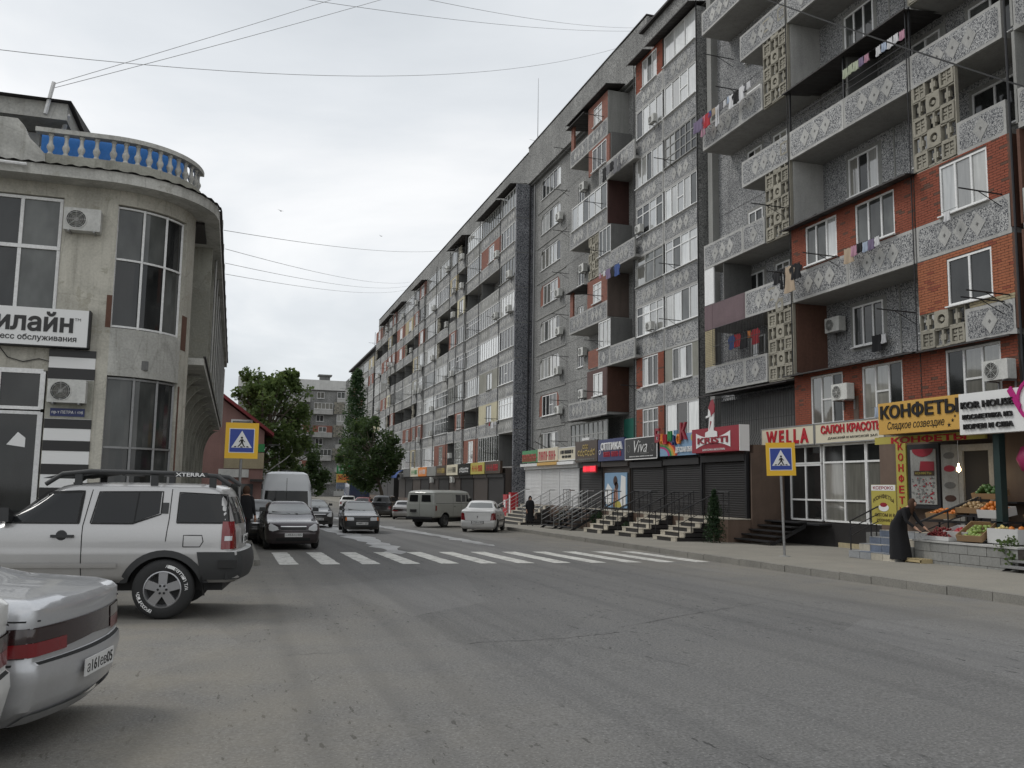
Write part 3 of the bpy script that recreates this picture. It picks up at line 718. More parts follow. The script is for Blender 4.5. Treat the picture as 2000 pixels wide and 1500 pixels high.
for s in range(8):
    z = sz(s); gl = MIX if s < 6 else PALE
    if s in (4, 1): # brick cheeks beside the narrower window
        bricks(P, 2.4, 6.7, z+.85, z+2.45, yB+.02, [(3.0, 6.2, z+.85, z+2.4)], far=True); window(P, 3.0, 6.2, z+.85, z+2.4, yB+.06, 4, 'vent', gl, joined=True)
    else: window(P, 2.42, 6.68, z+.87, z+2.43, yB+.08, 5, rw.choice(['vent', '', '']), gl)
    window(P, 10.22, 11.28, z+.82, z+2.18, yB+.08, 2, '', DARK, joined=True)
    C.ac(7.4 if s % 2 else 7.2, yB, z+1.0) if s in (0, 1, 2, 3, 4, 6) else None
    if s in (1, 2, 4, 6): C.ac(11.9, yB, z+1.7)
    odd = s % 2
    if odd:
        a, b_ = 12.3, 18.5; b = slab(P, a, b_, yF, yB, z); parapet(b, a, a+3.1, z-.16, yF, 3); parapet(b, a+3.1, b_, z-.16, yF, 3)
        k = {1: 'maroon', 3: 'brick', 5: 'glazed', 7: 'brick'}[s]
        if k == 'glazed': window(P, a+.3, b_-.1, z+1.0, sz(s+1)-.2, yF+.05, 6, '', PALE)
        elif k == 'brick':
            h = [(16.3, 17.6, z+1.1, sz(s+1)-.5)]; bricks(P, 15.4, b_, z+.97, sz(s+1)-.17, yF+.01, h, far=True); window(P, *h[0], yF+.05, 2, 'transom', PALE, joined=True)
            bricks(P, a+.1, 12.9, z+.97, sz(s+1)-.17, yF+.01, far=True); canopy(P, a-.2, 15.4, yF-.3, yB, sz(s+1)-.1)
        else:
            h = [(16.4, 17.8, z+1.05, sz(s+1)-.4)]; m_ = MB(); holed(m_, 15.4, b_, z+.97, sz(s+1)-.17, h, yF+.02, .1); m_.build('board_infill', 'wood_red', P); window(P, *h[0], yF+.05, 2, '', ('glass_pale',), joined=True)
        MB().box(b_-.05, b_+.05, yF+.02, yB, z, sz(s+1)-.17).build('side_wall', {1: 'wood_dark', 3: 'rust_sheet', 5: 'wood_red', 7: 'concrete'}[s], P)
    else:
        a, b_ = 17.2, 22.3; b = slab(P, 15.6, b_, yF, yB, z)
        if s: parapet(b, a, a+1.7, z-.16, yF, 1); parapet(b, a+1.7, b_, z-.16, yF, 3)
        if s in (2, 4, 6):
            if s != 6: window(P, a+.0, a+1.75, z+1.0, sz(s+1)-.2, yF+.05, 3, '', PALE, joined=True)
            if s == 6: h = [(16.1, 18.3, z+1.05, sz(s+1)-.3)]; bricks(P, 15.5, 18.8, z+.97, sz(s+1)-.17, yF+.01, h, far=True); window(P, *h[0], yF+.05, 3, '', PALE, joined=True)
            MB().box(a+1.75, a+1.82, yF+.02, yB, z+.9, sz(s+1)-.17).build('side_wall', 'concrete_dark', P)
        if s in (2,): bricks(P, 15.6, a, z+.0, z+1.1, yF, far=True)
        if s in (4,): screen(P, 15.6, a-.06, z-.1, z+2.6, yF, True)
        if s == 0:
            screen(P, 15.6, a-.06, z+2.9, z+5.4, yF, True) if False else None
            window(P, 12.5, 18.4, z-.1, z+2.4, yF+.1, 8, 'transom', DARK, 'frame_grey', True); MB().box(18.5, 21.9, yB-.3, yB-.25, z-.3, z+2.4).build('painted_wall', 'teal', P) if 'teal' in MATS else None
            canopy(P, 12.0, 18.6, yF-.4, yB, z+2.75)
    for x_ in (12.2, 17.9): rod(P, x_, yF, z+1.25+rw.uniform(-.1, .2), 1.2)
screen(P, 15.5, 17.1, sz(1)-.2-2.5+2.5, sz(1)+2.6, yF-.02, True) if False else None
for i in range(6):
    a = xw0+i*3.6; MB().box(a+.01, a+3.59, .55, .72, 25.95, 28.9+rw.uniform(-.03, .03)).build('parapet_slab', 'pebbledash_pale', P)
MB().box(xw0, xw1, .5, 1.4, 28.93, 29.0).build('roof_edge', 'roof_sheet', P); canopy(P, 12.2, 19, -.75, .6, 26.1); MB().box(xw0, xw1, .74, 1.2, 25.8, 28.85).build('roof_back', 'concrete_dark', P)
MB().tube([(.9, yB-.06, 0), (.9, yB-.06, 28)], .06, 6).build('drain_pipe', 'steel_grey', P)

# ================================================================= D: far section
D = Front('apartment_block', 21.0, 143.0, 'long far stretch of the grey apartment block running away down the street', 'long far stretch'); P = D.P
xe = D.x(65.6)
wall = MB(); wall.mat(0)
for s in range(-1, 8): holed(wall, 0, xe, sz(s)+.01, sz(s+1)-.01, [], yB, .1)
wall.mat(1); wall.box(0, xe, yB+.1, 14, -1.6, 28.9); wall.build('wall', ['pebbledash_pale', 'concrete_dark'], P)
ew = MB()
for s in range(-1, 8): ew.mat(0).box(xe-.25, xe+.02, yF, yB+.6, sz(s)+(.03 if s >= 0 else -2), sz(s+1)-.03); ew.mat(1).box(xe-.22, xe-.01, yF+.02, yB+.5, sz(s+1)-.03, sz(s+1)+.03)
ew.build('end_wall', ['pebbledash_dark', 'concrete'], P)
MB().tube([(xe+.08, yB-.3, -1), (xe+.08, yB-.3, 26)], .07, 6).build('drain_pipe', 'steel_dark', P)
FARG = ('glass_dark', 'glass_mid', 'glass_curtain', 'glass_pale', 'glass_blind')
def far_cell(s, a, b_, y, base=True):
    z = sz(s); zt = sz(s+1)-.16; k = rw.random(); b = None
    if base:
        b = slab(P, a, b_, y, yB, z); n = 2 if b_-a > 3.6 else 1
        for i in range(n):
            if s: parapet(b, a+(b_-a)*i/n+.02, a+(b_-a)*(i+1)/n-.02, z-.16, y, 3 if (b_-a)/n > 1.9 else 1, field='pebbledash' if rw.random() < .8 else 'concrete')
    lo = z+1.0 if s else z+.5; hi = zt
    fm = 'frame_white' if rw.random() < .75 else 'frame_grey'
    if k < .50: window(P, a+.06, b_-.06, lo, hi, y+.05, max(2, round((b_-a)/.75)), rw.choice(['', 'vent', 'transom']), FARG, fm, joined=True)
    elif k < .70:
        w = min(1.7, (b_-a)*.5); c = (a+b_)/2; h = [(c-w/2, c+w/2, lo+.05, hi-.15)]; bricks(P, a+.03, b_-.03, lo-.04, hi, y+.01, h, far=True if rw.random() < .8 else 'brick_yellow'); window(P, *h[0], y+.05, 2, '', FARG, fm, joined=True)
    elif k < .80:
        w = min(1.7, (b_-a)*.5); c = (a+b_)/2; h = [(c-w/2, c+w/2, lo+.05, hi-.15)]; m_ = MB(); holed(m_, a+.03, b_-.03, lo-.04, hi, h, y+.01, .1); m_.build('board_infill', rw.choice(['plaster', 'concrete', 'rust_sheet', 'siding_cream']), P); window(P, *h[0], y+.05, 2, '', FARG, fm, joined=True)
    else:
        MB().box(a+.02, a+.1, y+.1, yB, z, zt).build('side_wall', 'concrete_dark', P); c = (a+b_)/2
        if b_-a > 1.8: window(P, c-.7, c+.7, z+.8, z+2.2, yB-.05, 2, '', DARK, joined=True)
        if rw.random() < .4 and b_-a > 3: screen(P, a+.1, a+1.2, z-.1, z+2.5, y, True)
    if rw.random() < .5: rod(P, a+.2, y, z+1.1, 1.2)
    if rw.random() < .27: D.ac(b_-.6, y, z+.8+rw.uniform(0, .6))
x = xe-.3; secs = []
while x > 0:
    for typ, w in (('bay', 4.1), ('log', 6.6), ('log', 5.2), ('bay', 3.3), ('bay', 3.3)) if x > xe-2 else (('log', 6.4), ('log', 6.4), ('bay', 3.3), ('bay', 3.3)):
        if x-w < 0: x = -1; break
        secs.append((typ, x-w, x)); x -= w
for j, (typ, a, b_) in enumerate(secs):
    for s in range(8):
        y = yF if typ == 'bay' else yF+.12
        far_cell(s, a, b_, y)
    MB().tube([(a, yF-.05, 2.5), (a, yF-.05, 26)], .035, 5).build('drain_pipe', 'steel_dark', P)
    if typ == 'bay' or j % 3 == 1: canopy(P, a, b_, -.9, .6, 26.1+rw.uniform(-.1, .15))
for i in range(21):
    a = xe*i/21; MB().box(a+.01, a+xe/21-.01, .55, .72, 25.9, 28.5+rw.uniform(-.05, .05)).build('parapet_slab', 'pebbledash_pale', P)
MB().box(0, xe, .5, 1.4, 28.56, 28.62).build('roof_edge', 'roof_sheet', P)
# E: last stepped stretch
E_ = Front('apartment_block', 21.6, 185.0, 'lower stepped end stretch of the grey apartment block beyond the trees', 'stepped end stretch'); P = E_.P; D_ = D; D = E_
MB().box(0, 41.8, yB, 14, -1.6, 25).build('wall', 'pebbledash_pale', P)
for i in range(6):
    for s in range(7): far_cell(s, 1.5+i*6.6, 1.5+i*6.6+5.6, yF)
MB().box(0, 41.8, .3, 1.5, 25, 25.3).build('roof_edge', 'roof_sheet', P); D = D_
# ---------------------------------------------------------------- lettering
def tmesh(s, w, h, mat, depth=.02, bold=0, shear=0, spacing=1.0, bend=0):
    "a word as solid letters filling w by h, lower-left at the origin, facing -y"
    key = ('txt', s, round(w, 3), round(h, 3), mat, bold, shear, bend)
    def f():
        import numpy as np
        from mathutils.geometry import delaunay_2d_cdt
        cu = bpy.data.curves.new('letters', 'FONT'); cu.body = s; cu.offset = bold; cu.shear = shear; cu.space_character = spacing; cu.resolution_u = 3; cu.fill_mode = 'NONE'
        o = bpy.data.objects.new('letters', cu); me0 = o.to_mesh(); vs_ = [(v.co.x, v.co.y) for v in me0.vertices]; es = [tuple(e_.vertices) for e_ in me0.edges]; o.to_mesh_clear(); bpy.data.objects.remove(o); bpy.data.curves.remove(cu)
        if bold:
            nx, pv = {a: b for a, b in es}, {b: a for a, b in es}; ar = sum(vs_[a][0]*vs_[b][1]-vs_[b][0]*vs_[a][1] for a, b in es); sg_ = 1 if ar > 0 else -1; ov = []
            for i, v in enumerate(vs_):
                if i in nx and i in pv:
                    p_, q_ = vs_[pv[i]], vs_[nx[i]]; d1 = Vector((v[0]-p_[0], v[1]-p_[1])); d2 = Vector((q_[0]-v[0], q_[1]-v[1]))
                    if d1.length > 1e-9 and d2.length > 1e-9:
                        n1 = Vector((d1.y, -d1.x)).normalized(); n2 = Vector((d2.y, -d2.x)).normalized(); m_ = n1+n2; k = 1/max(.5, 1+n1.dot(n2)); v = (v[0]+m_.x*k*bold*sg_, v[1]+m_.y*k*bold*sg_)
                ov.append(v)
            vs_ = ov
        cv, ce, cf, _a, _b, _c = delaunay_2d_cdt([Vector(v) for v in vs_], es, [], 0, 1e-6)
        A0 = np.array([vs_[e_[0]] for e_ in es]); A1 = np.array([vs_[e_[1]] for e_ in es]); keep = []
        for t3 in cf:
            cx_, cy_ = sum(cv[i].x for i in t3)/3, sum(cv[i].y for i in t3)/3
            up_ = (A0[:, 1] <= cy_) & (A1[:, 1] > cy_); dn = (A0[:, 1] > cy_) & (A1[:, 1] <= cy_)
            sd_ = (A1[:, 0]-A0[:, 0])*(cy_-A0[:, 1])-(cx_-A0[:, 0])*(A1[:, 1]-A0[:, 1])
            if int((up_ & (sd_ > 0)).sum())-int((dn & (sd_ < 0)).sum()) != 0: keep.append(t3)
        x0 = min(v[0] for v in vs_); x1 = max(v[0] for v in vs_); y0 = min(v[1] for v in vs_); y1 = max(v[1] for v in vs_)
        def mp_(v, d):
            a = (v[0]-x0)/(x1-x0); b = (v[1]-y0)/(y1-y0); return (a*w, d, b*h+(bend*(1-(2*a-1)**2) if bend else 0))
        mb = MB(); n = len(cv); cnt = {}
        for t3 in keep:
            for i in range(3): e_ = (t3[i], t3[(i+1) % 3]); cnt[e_] = 1
        rim_ = [e_ for e_ in cnt if (e_[1], e_[0]) not in cnt]
        mb.raw([mp_(v, -depth) for v in cv]+[mp_(v, 0) for v in cv], [tuple(t3) for t3 in keep]+[(a, a+n, b+n, b) for a, b in rim_]); return mb.mesh('lettering', mat, fix=False)
    return cached(key, f)
def text(P, s, x0, x1, z0, z1, y, mat, depth=.02, bold=0, shear=0, spacing=1.0, bend=0, name='lettering'):
    return ob(name, tmesh(s, x1-x0, z1-z0, mat, depth, bold, shear, spacing, bend), P, (x0, y, z0))
def scribble(P, x0, x1, z0, z1, y, mat, n=9, curly=False, name='lettering'):
    "strokes of lettering too blurred to read"
    mb = MB(); r = random.Random(int(x0*97+z0*31)); w = (x1-x0)/n; h = z1-z0
    for i in range(n):
        a = x0+i*w; k = r.random()
        if curly: mb.lathe([(w*.42, y-.012), (w*.42, y), (w*.26, y), (w*.26, y-.012), (w*.42, y-.012)], 12, 'y', (a+w/2, 0, z0+h*.35+r.uniform(-.1, .1)*h)); mb.box(a+w*.75, a+w*.9, y-.012, y, z0+h*.1, z0+h*(.6+.4*r.random()))
        else:
            mb.box(a+w*.1, a+w*.3, y-.02, y, z0, z1)
            if k > .3: mb.box(a+w*.6, a+w*.78, y-.02, y, z0, z1)
            if k < .6: mb.box(a+w*.3, a+w*.6, y-.02, y, z0+h*.42, z0+h*.6)
            if k > .5: mb.box(a+w*.3, a+w*.6, y-.02, y, z0+h*.82, z1)
    return mb.build(name, mat, P)
def board(P, x0, x1, z0, z1, y, mat, t_=.12, name='sign_board', edge=None):
    mb = MB(); mb.box(x0, x1, y, y+t_, z0, z1)
    o = mb.build(name, mat, P)
    if edge:
        e_ = MB(); b = .035
        e_.box(x0, x1, y-.015, y+.02, z1-b, z1+.004); e_.box(x0, x1, y-.015, y+.02, z0-.004, z0+b); e_.box(x0-.004, x0+b, y-.013, y+.02, z0+b, z1-b); e_.box(x1-b, x1+.004, y-.013, y+.02, z0+b, z1-b); e_.build('sign_frame', edge, o)
    return o
def shutter(P, x0, x1, z0, z1, y, mat='shutter_dark'):
    def f():
        mb = MB(); n = int((z1-z0)/.085); rows = []
        for i in range(n):
            a = (z1-z0)*i/n; b = (z1-z0)*(i+1)/n; c = b-a
            for t_, d in ((.0, .012), (.12, -.006), (.5, -.012), (.88, -.006), (.99, .012)): rows.append([(0, d, a+c*t_), (x1-x0, d, a+c*t_)])
        mb.grid(rows); return mb.mesh('roller_shutter', mat)
    o = ob('roller_shutter', cached(('shut', q(x1-x0), q(z1-z0), mat), f), P, (x0, y, z0)); o['kind'] = 'stuff'; del o['kind']
    MB().box(x0-.05, x0-.002, y-.04, y+.06, z0, z1+.02).box(x1+.002, x1+.05, y-.04, y+.06, z0, z1+.02).box(x0-.05, x1+.05, y-.14, y+.1, z1+.02, z1+.28).build('shutter_housing', mat, P); return o
def unit(name, Xr, Ya, Yb, label, depth=2.6, wallmat='shutter_dark', zb=.62, top=3.3):
    "a shop built out from the block; local x from its far end"
    P = empty(name, (Xr, Ya, 0), R(-90), label, 'shop'); W = Ya-Yb
    mb = MB(); mb.box(.01, W-.01, .14, depth, gz(Ya)+.1, top); mb.build('shop_body', wallmat, P)
    MB().box(.01, W-.01, -.02, .14, gz(Ya)+.05, zb).build('plinth', 'granite_brown', P)
    return P, W
FL = .62
# --- white shutters
P, W = unit('corner_shop', 17.9, 54.4, 45.1, 'shop with three white roller shutters and a red-lettered sign on a green corner', wallmat='plaster_white')
for i in range(3): shutter(P, .1+i*W/3, (i+1)*W/3-.02, FL, 2.75, .05, 'shutter_white')
MB().box(-.1, W*.35, -.3, .1, 2.95, 3.12).build('ledge', 'frame_white', P); MB().box(W*.35, W*.72, -.32, .1, 2.97, 3.14).build('ledge', 'sign_gold', P); MB().box(W*.72, W, -.3, .1, 2.95, 3.12).build('ledge', 'frame_white', P)
b = board(P, .0, W*.32, 3.2, 3.95, -.2, 'sign_green'); scribble(b, .05, W*.32, 3.25, 3.72, -.2, 'sign_red', 8)
b = board(P, W*.32, W*.7, 3.2, 3.98, -.18, 'sign_cream'); scribble(b, W*.34, W*.68, 3.27, 3.8, -.18, 'sign_red', 7)
b = board(P, W*.71, W-.05, 3.18, 3.92, -.15, 'sign_cream', edge='sign_white'); scribble(b, W*.74, W-.4, 3.55, 3.75, -.15, 'sign_black', 12); scribble(b, W*.77, W-.7, 3.32, 3.46, -.15, 'sign_black', 9)
for x_ in (W*.25, W*.5): MB().tube([(x_, -.1, 3.95), (x_-.05, -.9, 4.35), (x_-.05, -1.0, 4.3)], .025, 5).build('sign_lamp', 'steel_dark', P)
# --- brown sign
P, W = unit('jewel_shop', 17.9, 45.0, 41.85, 'shop with a dark brown sign carrying curly gold lettering')
b = board(P, .05, W-.05, 3.02, 4.12, -.25, 'sign_brown'); scribble(b, .4, W-.35, 3.35, 3.72, -.25, 'gold', 7, True); scribble(b, 1.1, 1.9, 3.75, 3.98, -.25, 'gold', 3, True); scribble(b, .3, W-.3, 3.1, 3.2, -.25, 'concrete', 20)
shutter(P, .15, W-.1, FL, 2.7, .05, 'shutter_dark')
b = board(P, 1.35, W-.05, 2.45, 2.82, -.32, 'sign_red', .08); scribble(b, 1.42, W-.1, 2.52, 2.76, -.322, 'led_red', 11)
MB().box(.9, 1.9, -.2, .1, 4.16, 4.3).build('sign_lamp', 'frame_white', P)
# --- optics
P, W = unit('optics_shop', 17.9, 41.75, 38.5, 'optician shop with a navy sign and a bright blue poster of a woman')
b = board(P, .03, W-.05, 3.0, 4.08, -.28, 'sign_navy'); text(b, 'ОПТИКА', .55, W-.2, 3.52, 3.9, -.28, 'sign_white', .08, .02); scribble(b, .75, W-.35, 3.2, 3.45, -.28, 'sign_red', 9)
MB().lathe([(.12, -.295), (.12, -.28), (.09, -.28), (.09, -.295), (.12, -.295)], 14, 'y', (.28, 0, 3.45)).build('emblem', 'sign_white', b)
shutter(P, .05, W-.15, FL, 2.7, .05, 'shutter_brown')
p_ = board(P, .3, W-.3, .72, 2.42, -.02, 'sign_skyblue', .03, 'poster')
MB().prism([(1.35, .75), (2.0, .75), (1.9, 1.35), (1.85, 1.75), (1.6, 1.8), (1.45, 1.5)], -.03, -.021).build('print', 'skin_print', p_); MB().lathe([(.001, -.034), (.24, -.034), (.24, -.021)], 12, 'y', (1.62, 0, 2.02)).lathe([(.001, -.034), (.2, -.034), (.2, -.021)], 12, 'y', (1.75, 0, 1.78)).build('print', 'hair_print', p_)
MB().prism([(.35, .9), (1.1, .8), (1.25, 1.6), (.7, 1.9), (.35, 1.5)], -.026, -.021).build('print', 'sign_white', p_); MB().prism([(2.1, .8), (2.8, .8), (2.8, 2.2), (2.3, 2.3)], -.026, -.021).build('print', 'sign_white', p_); MB().prism([(1.5, .74), (2.4, .74), (2.2, 1.0), (1.7, 1.1)], -.038, -.031).build('print', 'sign_lemon', p_)
# --- Viva
P, W = unit('fashion_shop', 17.9, 38.4, 35.05, 'shop with a black framed sign lettered in white script, dark shutters below')
b = board(P, .0, W-.02, 2.98, 3.98, -.3, 'sign_black', edge='sign_white'); text(b, 'Viva', 1.0, 2.35, 3.3, 3.85, -.3, 'sign_white', .015, -.012, .35); text(b, 'GALLERY', 1.65, 2.55, 3.22, 3.29, -.3, 'concrete', .006)
scribble(b, .5, W-.4, 3.1, 3.14, -.3, 'sign_white', 22)
for x_ in (.4, W-.45): MB().lathe([(.17, -.31), (.17, -.3), (.155, -.3), (.155, -.31), (.17, -.31)], 16, 'y', (x_, 0, 3.5)).build('emblem', 'concrete', b)
shutter(P, .1, W-.08, FL, 2.6, .05)
# --- children's shoes
P, W = unit('shoe_shop', 17.9, 35.0, 31.8, 'children shoe shop with a rainbow sign and big coloured letters')
b = board(P, .08, W, 3.05, 3.95, -.22, 'sign_skyblue')
for r_, mt in ((1.15, 'sign_red'), (1.02, 'sign_orange'), (.9, 'sign_lemon'), (.78, 'sign_green'), (.66, 'sign_magenta'), (.54, 'sign_skyblue')):
    pts = [(.1, 3.06)]+[(.1+(r_*1.35)*math.cos(a), 3.06+.62*r_*math.sin(a)) for a in [math.pi/2*k/8 for k in range(9)]]
    MB().prism(pts, -.221-.004*(1.2-r_)*10, -.2205).build('rainbow_band', mt, b)
for ch, x_, z_, s_, mt in (('Б', -.25, 3.66, .62, 'sign_crimson'), ('А', .22, 3.6, .42, 'sign_orange'), ('Ш', .52, 3.56, .42, 'sign_red'), ('М', .95, 3.68, .42, 'sign_green'), ('А', 1.32, 3.5, .42, 'sign_navy'), ('Ч', 1.5, 3.75, .36, 'sign_skyblue'), ('О', 1.72, 3.52, .42, 'sign_orange'), ('К', 2.05, 3.68, .72, 'sign_crimson')):
    text(b, ch, x_, x_+s_*.72, z_, z_+s_, -.24, mt, .09, .03)
text(b, 'ДЕТСКАЯ ОБУВЬ', 1.55, W-.03, 3.14, 3.4, -.25, 'sign_white', .03, .02); MB().lathe([(.001, -.24), (.16, -.24), (.16, -.22)], 14, 'y', (W-.22, 0, 3.75)).build('sun_disc', 'sign_lemon', b)
shutter(P, .1, W-.08, FL, 2.65, .05)
# --- KRISTI
P, W = unit('accessories_shop', 17.9, 31.75, 28.2, 'accessories shop with a crimson box sign topped by a white and red woman figure', wallmat='granite_brown')
b = board(P, .0, W-.05, 3.08, 4.02, -.42, 'sign_crimson', .4); MB().box(W-.048, W-.02, -.43, -.02, 3.07, 4.03).build('sign_side', 'sign_white', b)
n = 12; up_ = [(.35+(W-1.0)*i/n, 3.85-.22*(1-(2*i/n-1)**2)) for i in range(n+1)]; lo_ = [(.35+(W-1.0)*i/n, 3.24+.2*(1-(2*i/n-1)**2)) for i in range(n+1)]
mb = MB(); mb.grid([[(p[0], -.432, p[1]) for p in up_], [(p[0], -.432, p[1]) for p in lo_]]); mb.build('sign_shield', 'sign_white', b)
text(b, 'KRISTI', .5, W-.8, 3.42, 3.66, -.434, 'sign_crimson', .03, .03); text(b, 'БИЖУТЕРИЯ И АКСЕССУАРЫ', .85, W-1.05, 3.14, 3.22, -.425, 'sign_white', .008)
g_ = MB(); g_.mat(0).prism([(1.1, 3.65), (2.0, 3.65), (1.98, 3.85), (1.75, 3.9), (1.75, 4.3), (1.8, 4.62), (1.45, 4.62), (1.42, 4.3), (1.35, 3.9), (1.12, 3.85)], -.46, -.435); g_.prism([(1.2, 4.4), (1.75, 4.48), (1.75, 4.56), (1.2, 4.48)], -.475, -.455); g_.prism([(1.35, 4.5), (1.62, 4.52), (1.62, 4.85), (1.4, 4.82)], -.47, -.45)
g_.mat(1).prism([(1.4, 4.78), (1.55, 4.65), (1.6, 4.45), (1.85, 4.6), (1.88, 4.85), (1.75, 5.1), (1.6, 5.05)], -.485, -.465); g_.prism([(1.45, 3.95), (1.62, 4.25), (1.52, 4.28)], -.468, -.459); g_.build('figure_cutout', ['sign_white', 'sign_crimson'], b)
MB().box(-.03, .08, -.05, .1, .3, 3.05).build('jamb', 'steel_dark', P); shutter(P, .15, W-.35, FL, 2.7, .05); MB().box(W-.28, W-.18, -.08, .06, -.3, 3.05).build('jamb', 'steel_dark', P)
MB().box(W-.02, W+.05, .0, 2.6, gz(28)-.1, 3.0).build('side_wall', 'granite_brown', P)
# --- raised deck, its railing and the flights of steps
def flight(Yc, width, X0, X1, n, style, label, ztop=FL, rails=True, railmat='steel_dark', midrails=2, open_=False, group=None):
    base = gz(Yc)+.15; P = empty('entrance_steps', (X0, Yc+width/2, base), R(-90), label, 'steps', group); H_ = ztop-base; run = (X1-X0)/n; rise = H_/n
    for i in range(n):
        y0 = i*run; z1 = (i+1)*rise; mb = MB()
        if open_:
            mb.mat(0).box(0, width, y0, y0+run+.03, z1-.045, z1); mb.build('step', 'steel_dark' if style == 'metal' else 'steel_grey', P)
        else:
            mb.mat(0).box(0, width, y0, X1-X0, 0 if i == 0 else z1-rise+.0, z1-.03); mb.mat(1).box(-.02, width+.02, y0-.025, y0+run+.02, z1-.03, z1)
            if style == 'check':
                mb.mat(1).box(-.012, .34, y0-.012, y0+.05, z1-rise+.002, z1-.031); mb.box(width-.34, width+.012, y0-.012, y0+.05, z1-rise+.002, z1-.031)
            a, b_ = {'check': ('tile_dark', 'tile_cream'), 'cream': ('tile_cream', 'tile_cream'), 'grey': ('concrete', 'tile_grey')}[style]
            mb.build('step', [a, b_], P)
    if open_:
        for x_ in (.03, width-.07): MB().prismx([(0, 0), (X1-X0, H_-.05), (X1-X0, H_-.2), (.2, 0)], x_, x_+.04).build('stringer', 'steel_dark', P)
    if rails:
        for x_ in (-.02, width+.02):
            mb = MB(); hh = .9
            for k in range(4):
                t_ = k/3; yy = .12+(X1-X0-.15)*t_; zz = rise*.9+(H_-rise)*t_
                if k in (0, 1, 2, 3): mb.tube([(x_, yy, zz-.05), (x_, yy, zz+hh)], .018, 5)
            mb.tube([(x_, -.02, rise*.7+hh-.02), (x_, X1-X0, H_+hh), (x_, X1-X0+.3, H_+hh)], .024, 6)
            for m_ in range(midrails): f_ = (m_+1)/(midrails+1); mb.tube([(x_, .1, rise+hh*f_), (x_, X1-X0, H_+hh*f_)], .013, 5)
            mb.build('railing', railmat, P)
    return P
DK = empty('shop_deck', (16.95, 45.0, 0), R(-90), 'raised tiled deck with black railing running along the dark shuttered shops', 'deck')
MB().box(0, 16.75, .02, .93, -.85, FL-.03).build('deck_base', 'granite_brown', DK); MB().box(-.02, 16.78, 0, .93, FL-.03, FL).build('deck_top', 'tile_cream', DK)
GAPS = [(1.0, 2.9), (3.6, 5.4), (6.9, 8.9), (10.6, 12.6), (14.2, 16.0)]
prev = 0
for a, b_ in GAPS+[(16.75, 17)]:
    if a-prev > .4:
        mb = MB(); n = max(1, round((a-prev)/.45))
        for k in range(n+1): x_ = prev+(a-prev)*k/n; mb.tube([(x_, .06, FL), (x_, .06, FL+.95)], .014, 5)
        for z_ in (.95, .12, .55): mb.tube([(prev, .06, FL+z_), (a, .06, FL+z_)], .02 if z_ > .9 else .012, 5)
        for k in range(n): x_ = prev+(a-prev)*(k+.5)/n; mb.lathe([(.1, .05), (.1, .07), (.085, .07), (.085, .05), (.1, .05)], 10, 'y', (x_, 0, FL+.3))
        mb.build('railing', 'steel_dark', DK)
    prev = b_
flight(50.8, 4.6, 15.7, 17.5, 6, 'check', 'wide cream and brown tiled steps with bright steel rail leading to the white shutters', railmat='steel_rail', midrails=3)
flight(43.05, 1.8, 15.3, 16.95, 6, 'metal', 'open metal steps with pale handrails in front of the brown sign shop', railmat='steel_rail', midrails=3, open_=True)
flight(40.5, 1.7, 15.3, 16.95, 6, 'metal', 'open metal steps with pale handrails below the optician poster', railmat='steel_rail', midrails=3, open_=True)
flight(37.1, 1.9, 15.4, 16.95, 5, 'check', 'cream edged dark tiled steps with black rails below the white script sign', midrails=1)
flight(33.4, 1.9, 15.3, 16.95, 5, 'check', 'cream edged dark tiled steps with black rails below the rainbow sign', midrails=1)
flight(29.95, 1.8, 15.3, 16.95, 5, 'check', 'cream edged dark tiled steps with black rails below the crimson sign, next to the thuja', midrails=1)
# --- beauty salon
P, W = unit('beauty_salon', 19.3, 29.2, 22.5, 'beauty salon with white framed glazing under a cream sign lettered in red', depth=1.2, wallmat='granite_brown', top=3.3)
for a, b_, wds in ((.0, 3.2, 'WELLA'), (3.25, W-.02, None)):
    o = board(P, a, b_, 3.24, 3.95, -.28, 'sign_cream', .25, edge='steel_grey')
    if wds: text(o, wds, .35, 2.9, 3.32, 3.84, -.28, 'sign_red', .03, .04, 0, 1.5)
    else: text(o, 'САЛОН КРАСОТЫ', 3.6, W-.1, 3.57, 3.86, -.28, 'sign_red', .03, .03); text(o, 'ДАМСКИЙ И МУЖСКОЙ ЗАЛ', 3.95, W-.35, 3.36, 3.47, -.28, 'sign_black', .01)
def glazed(P, x0, x1, z0, z1, n, y, rows, gl, name='shop_window'):
    mb = MB(); b = .05
    for i in range(n+1): x_ = x0+(x1-x0)*i/n; mb.box(x_-b*.6, x_+b*.6, y-.05, y+.03, z0, z1)
    for z_ in [z0]+list(rows)+[z1]: mb.box(x0, x1, y-.047, y+.027, z_-b*.6, z_+b*.6)
    o = mb.build(name, 'frame_white', P); zs = [z0]+list(rows)+[z1]
    for i in range(n):
        for j in range(len(zs)-1):
            w_ = (x1-x0)/n-.06; h_ = zs[j+1]-zs[j]-.06; ob('pane', pane_mesh(w_, h_, gl if isinstance(gl, str) else gl[j % len(gl)]), o, (x0+(x1-x0)*i/n+.03, y-.005, zs[j]+.03))
    return o
glazed(P, 1.55, 3.3, .66, 2.55, 2, -.06, [1.35], 'glass_dark', 'door'); glazed(P, 1.55, 3.3, 2.62, 3.2, 2, -.06, [], 'glass_dark'); glazed(P, 3.45, 5.55, .66, 3.2, 2, -.06, [1.35, 2.62], ('glass_blind', 'glass_blind', 'glass_dark')); glazed(P, 5.6, 6.55, .66, 3.2, 1, -.06, [2.62], ('glass_blind', 'glass_dark'))
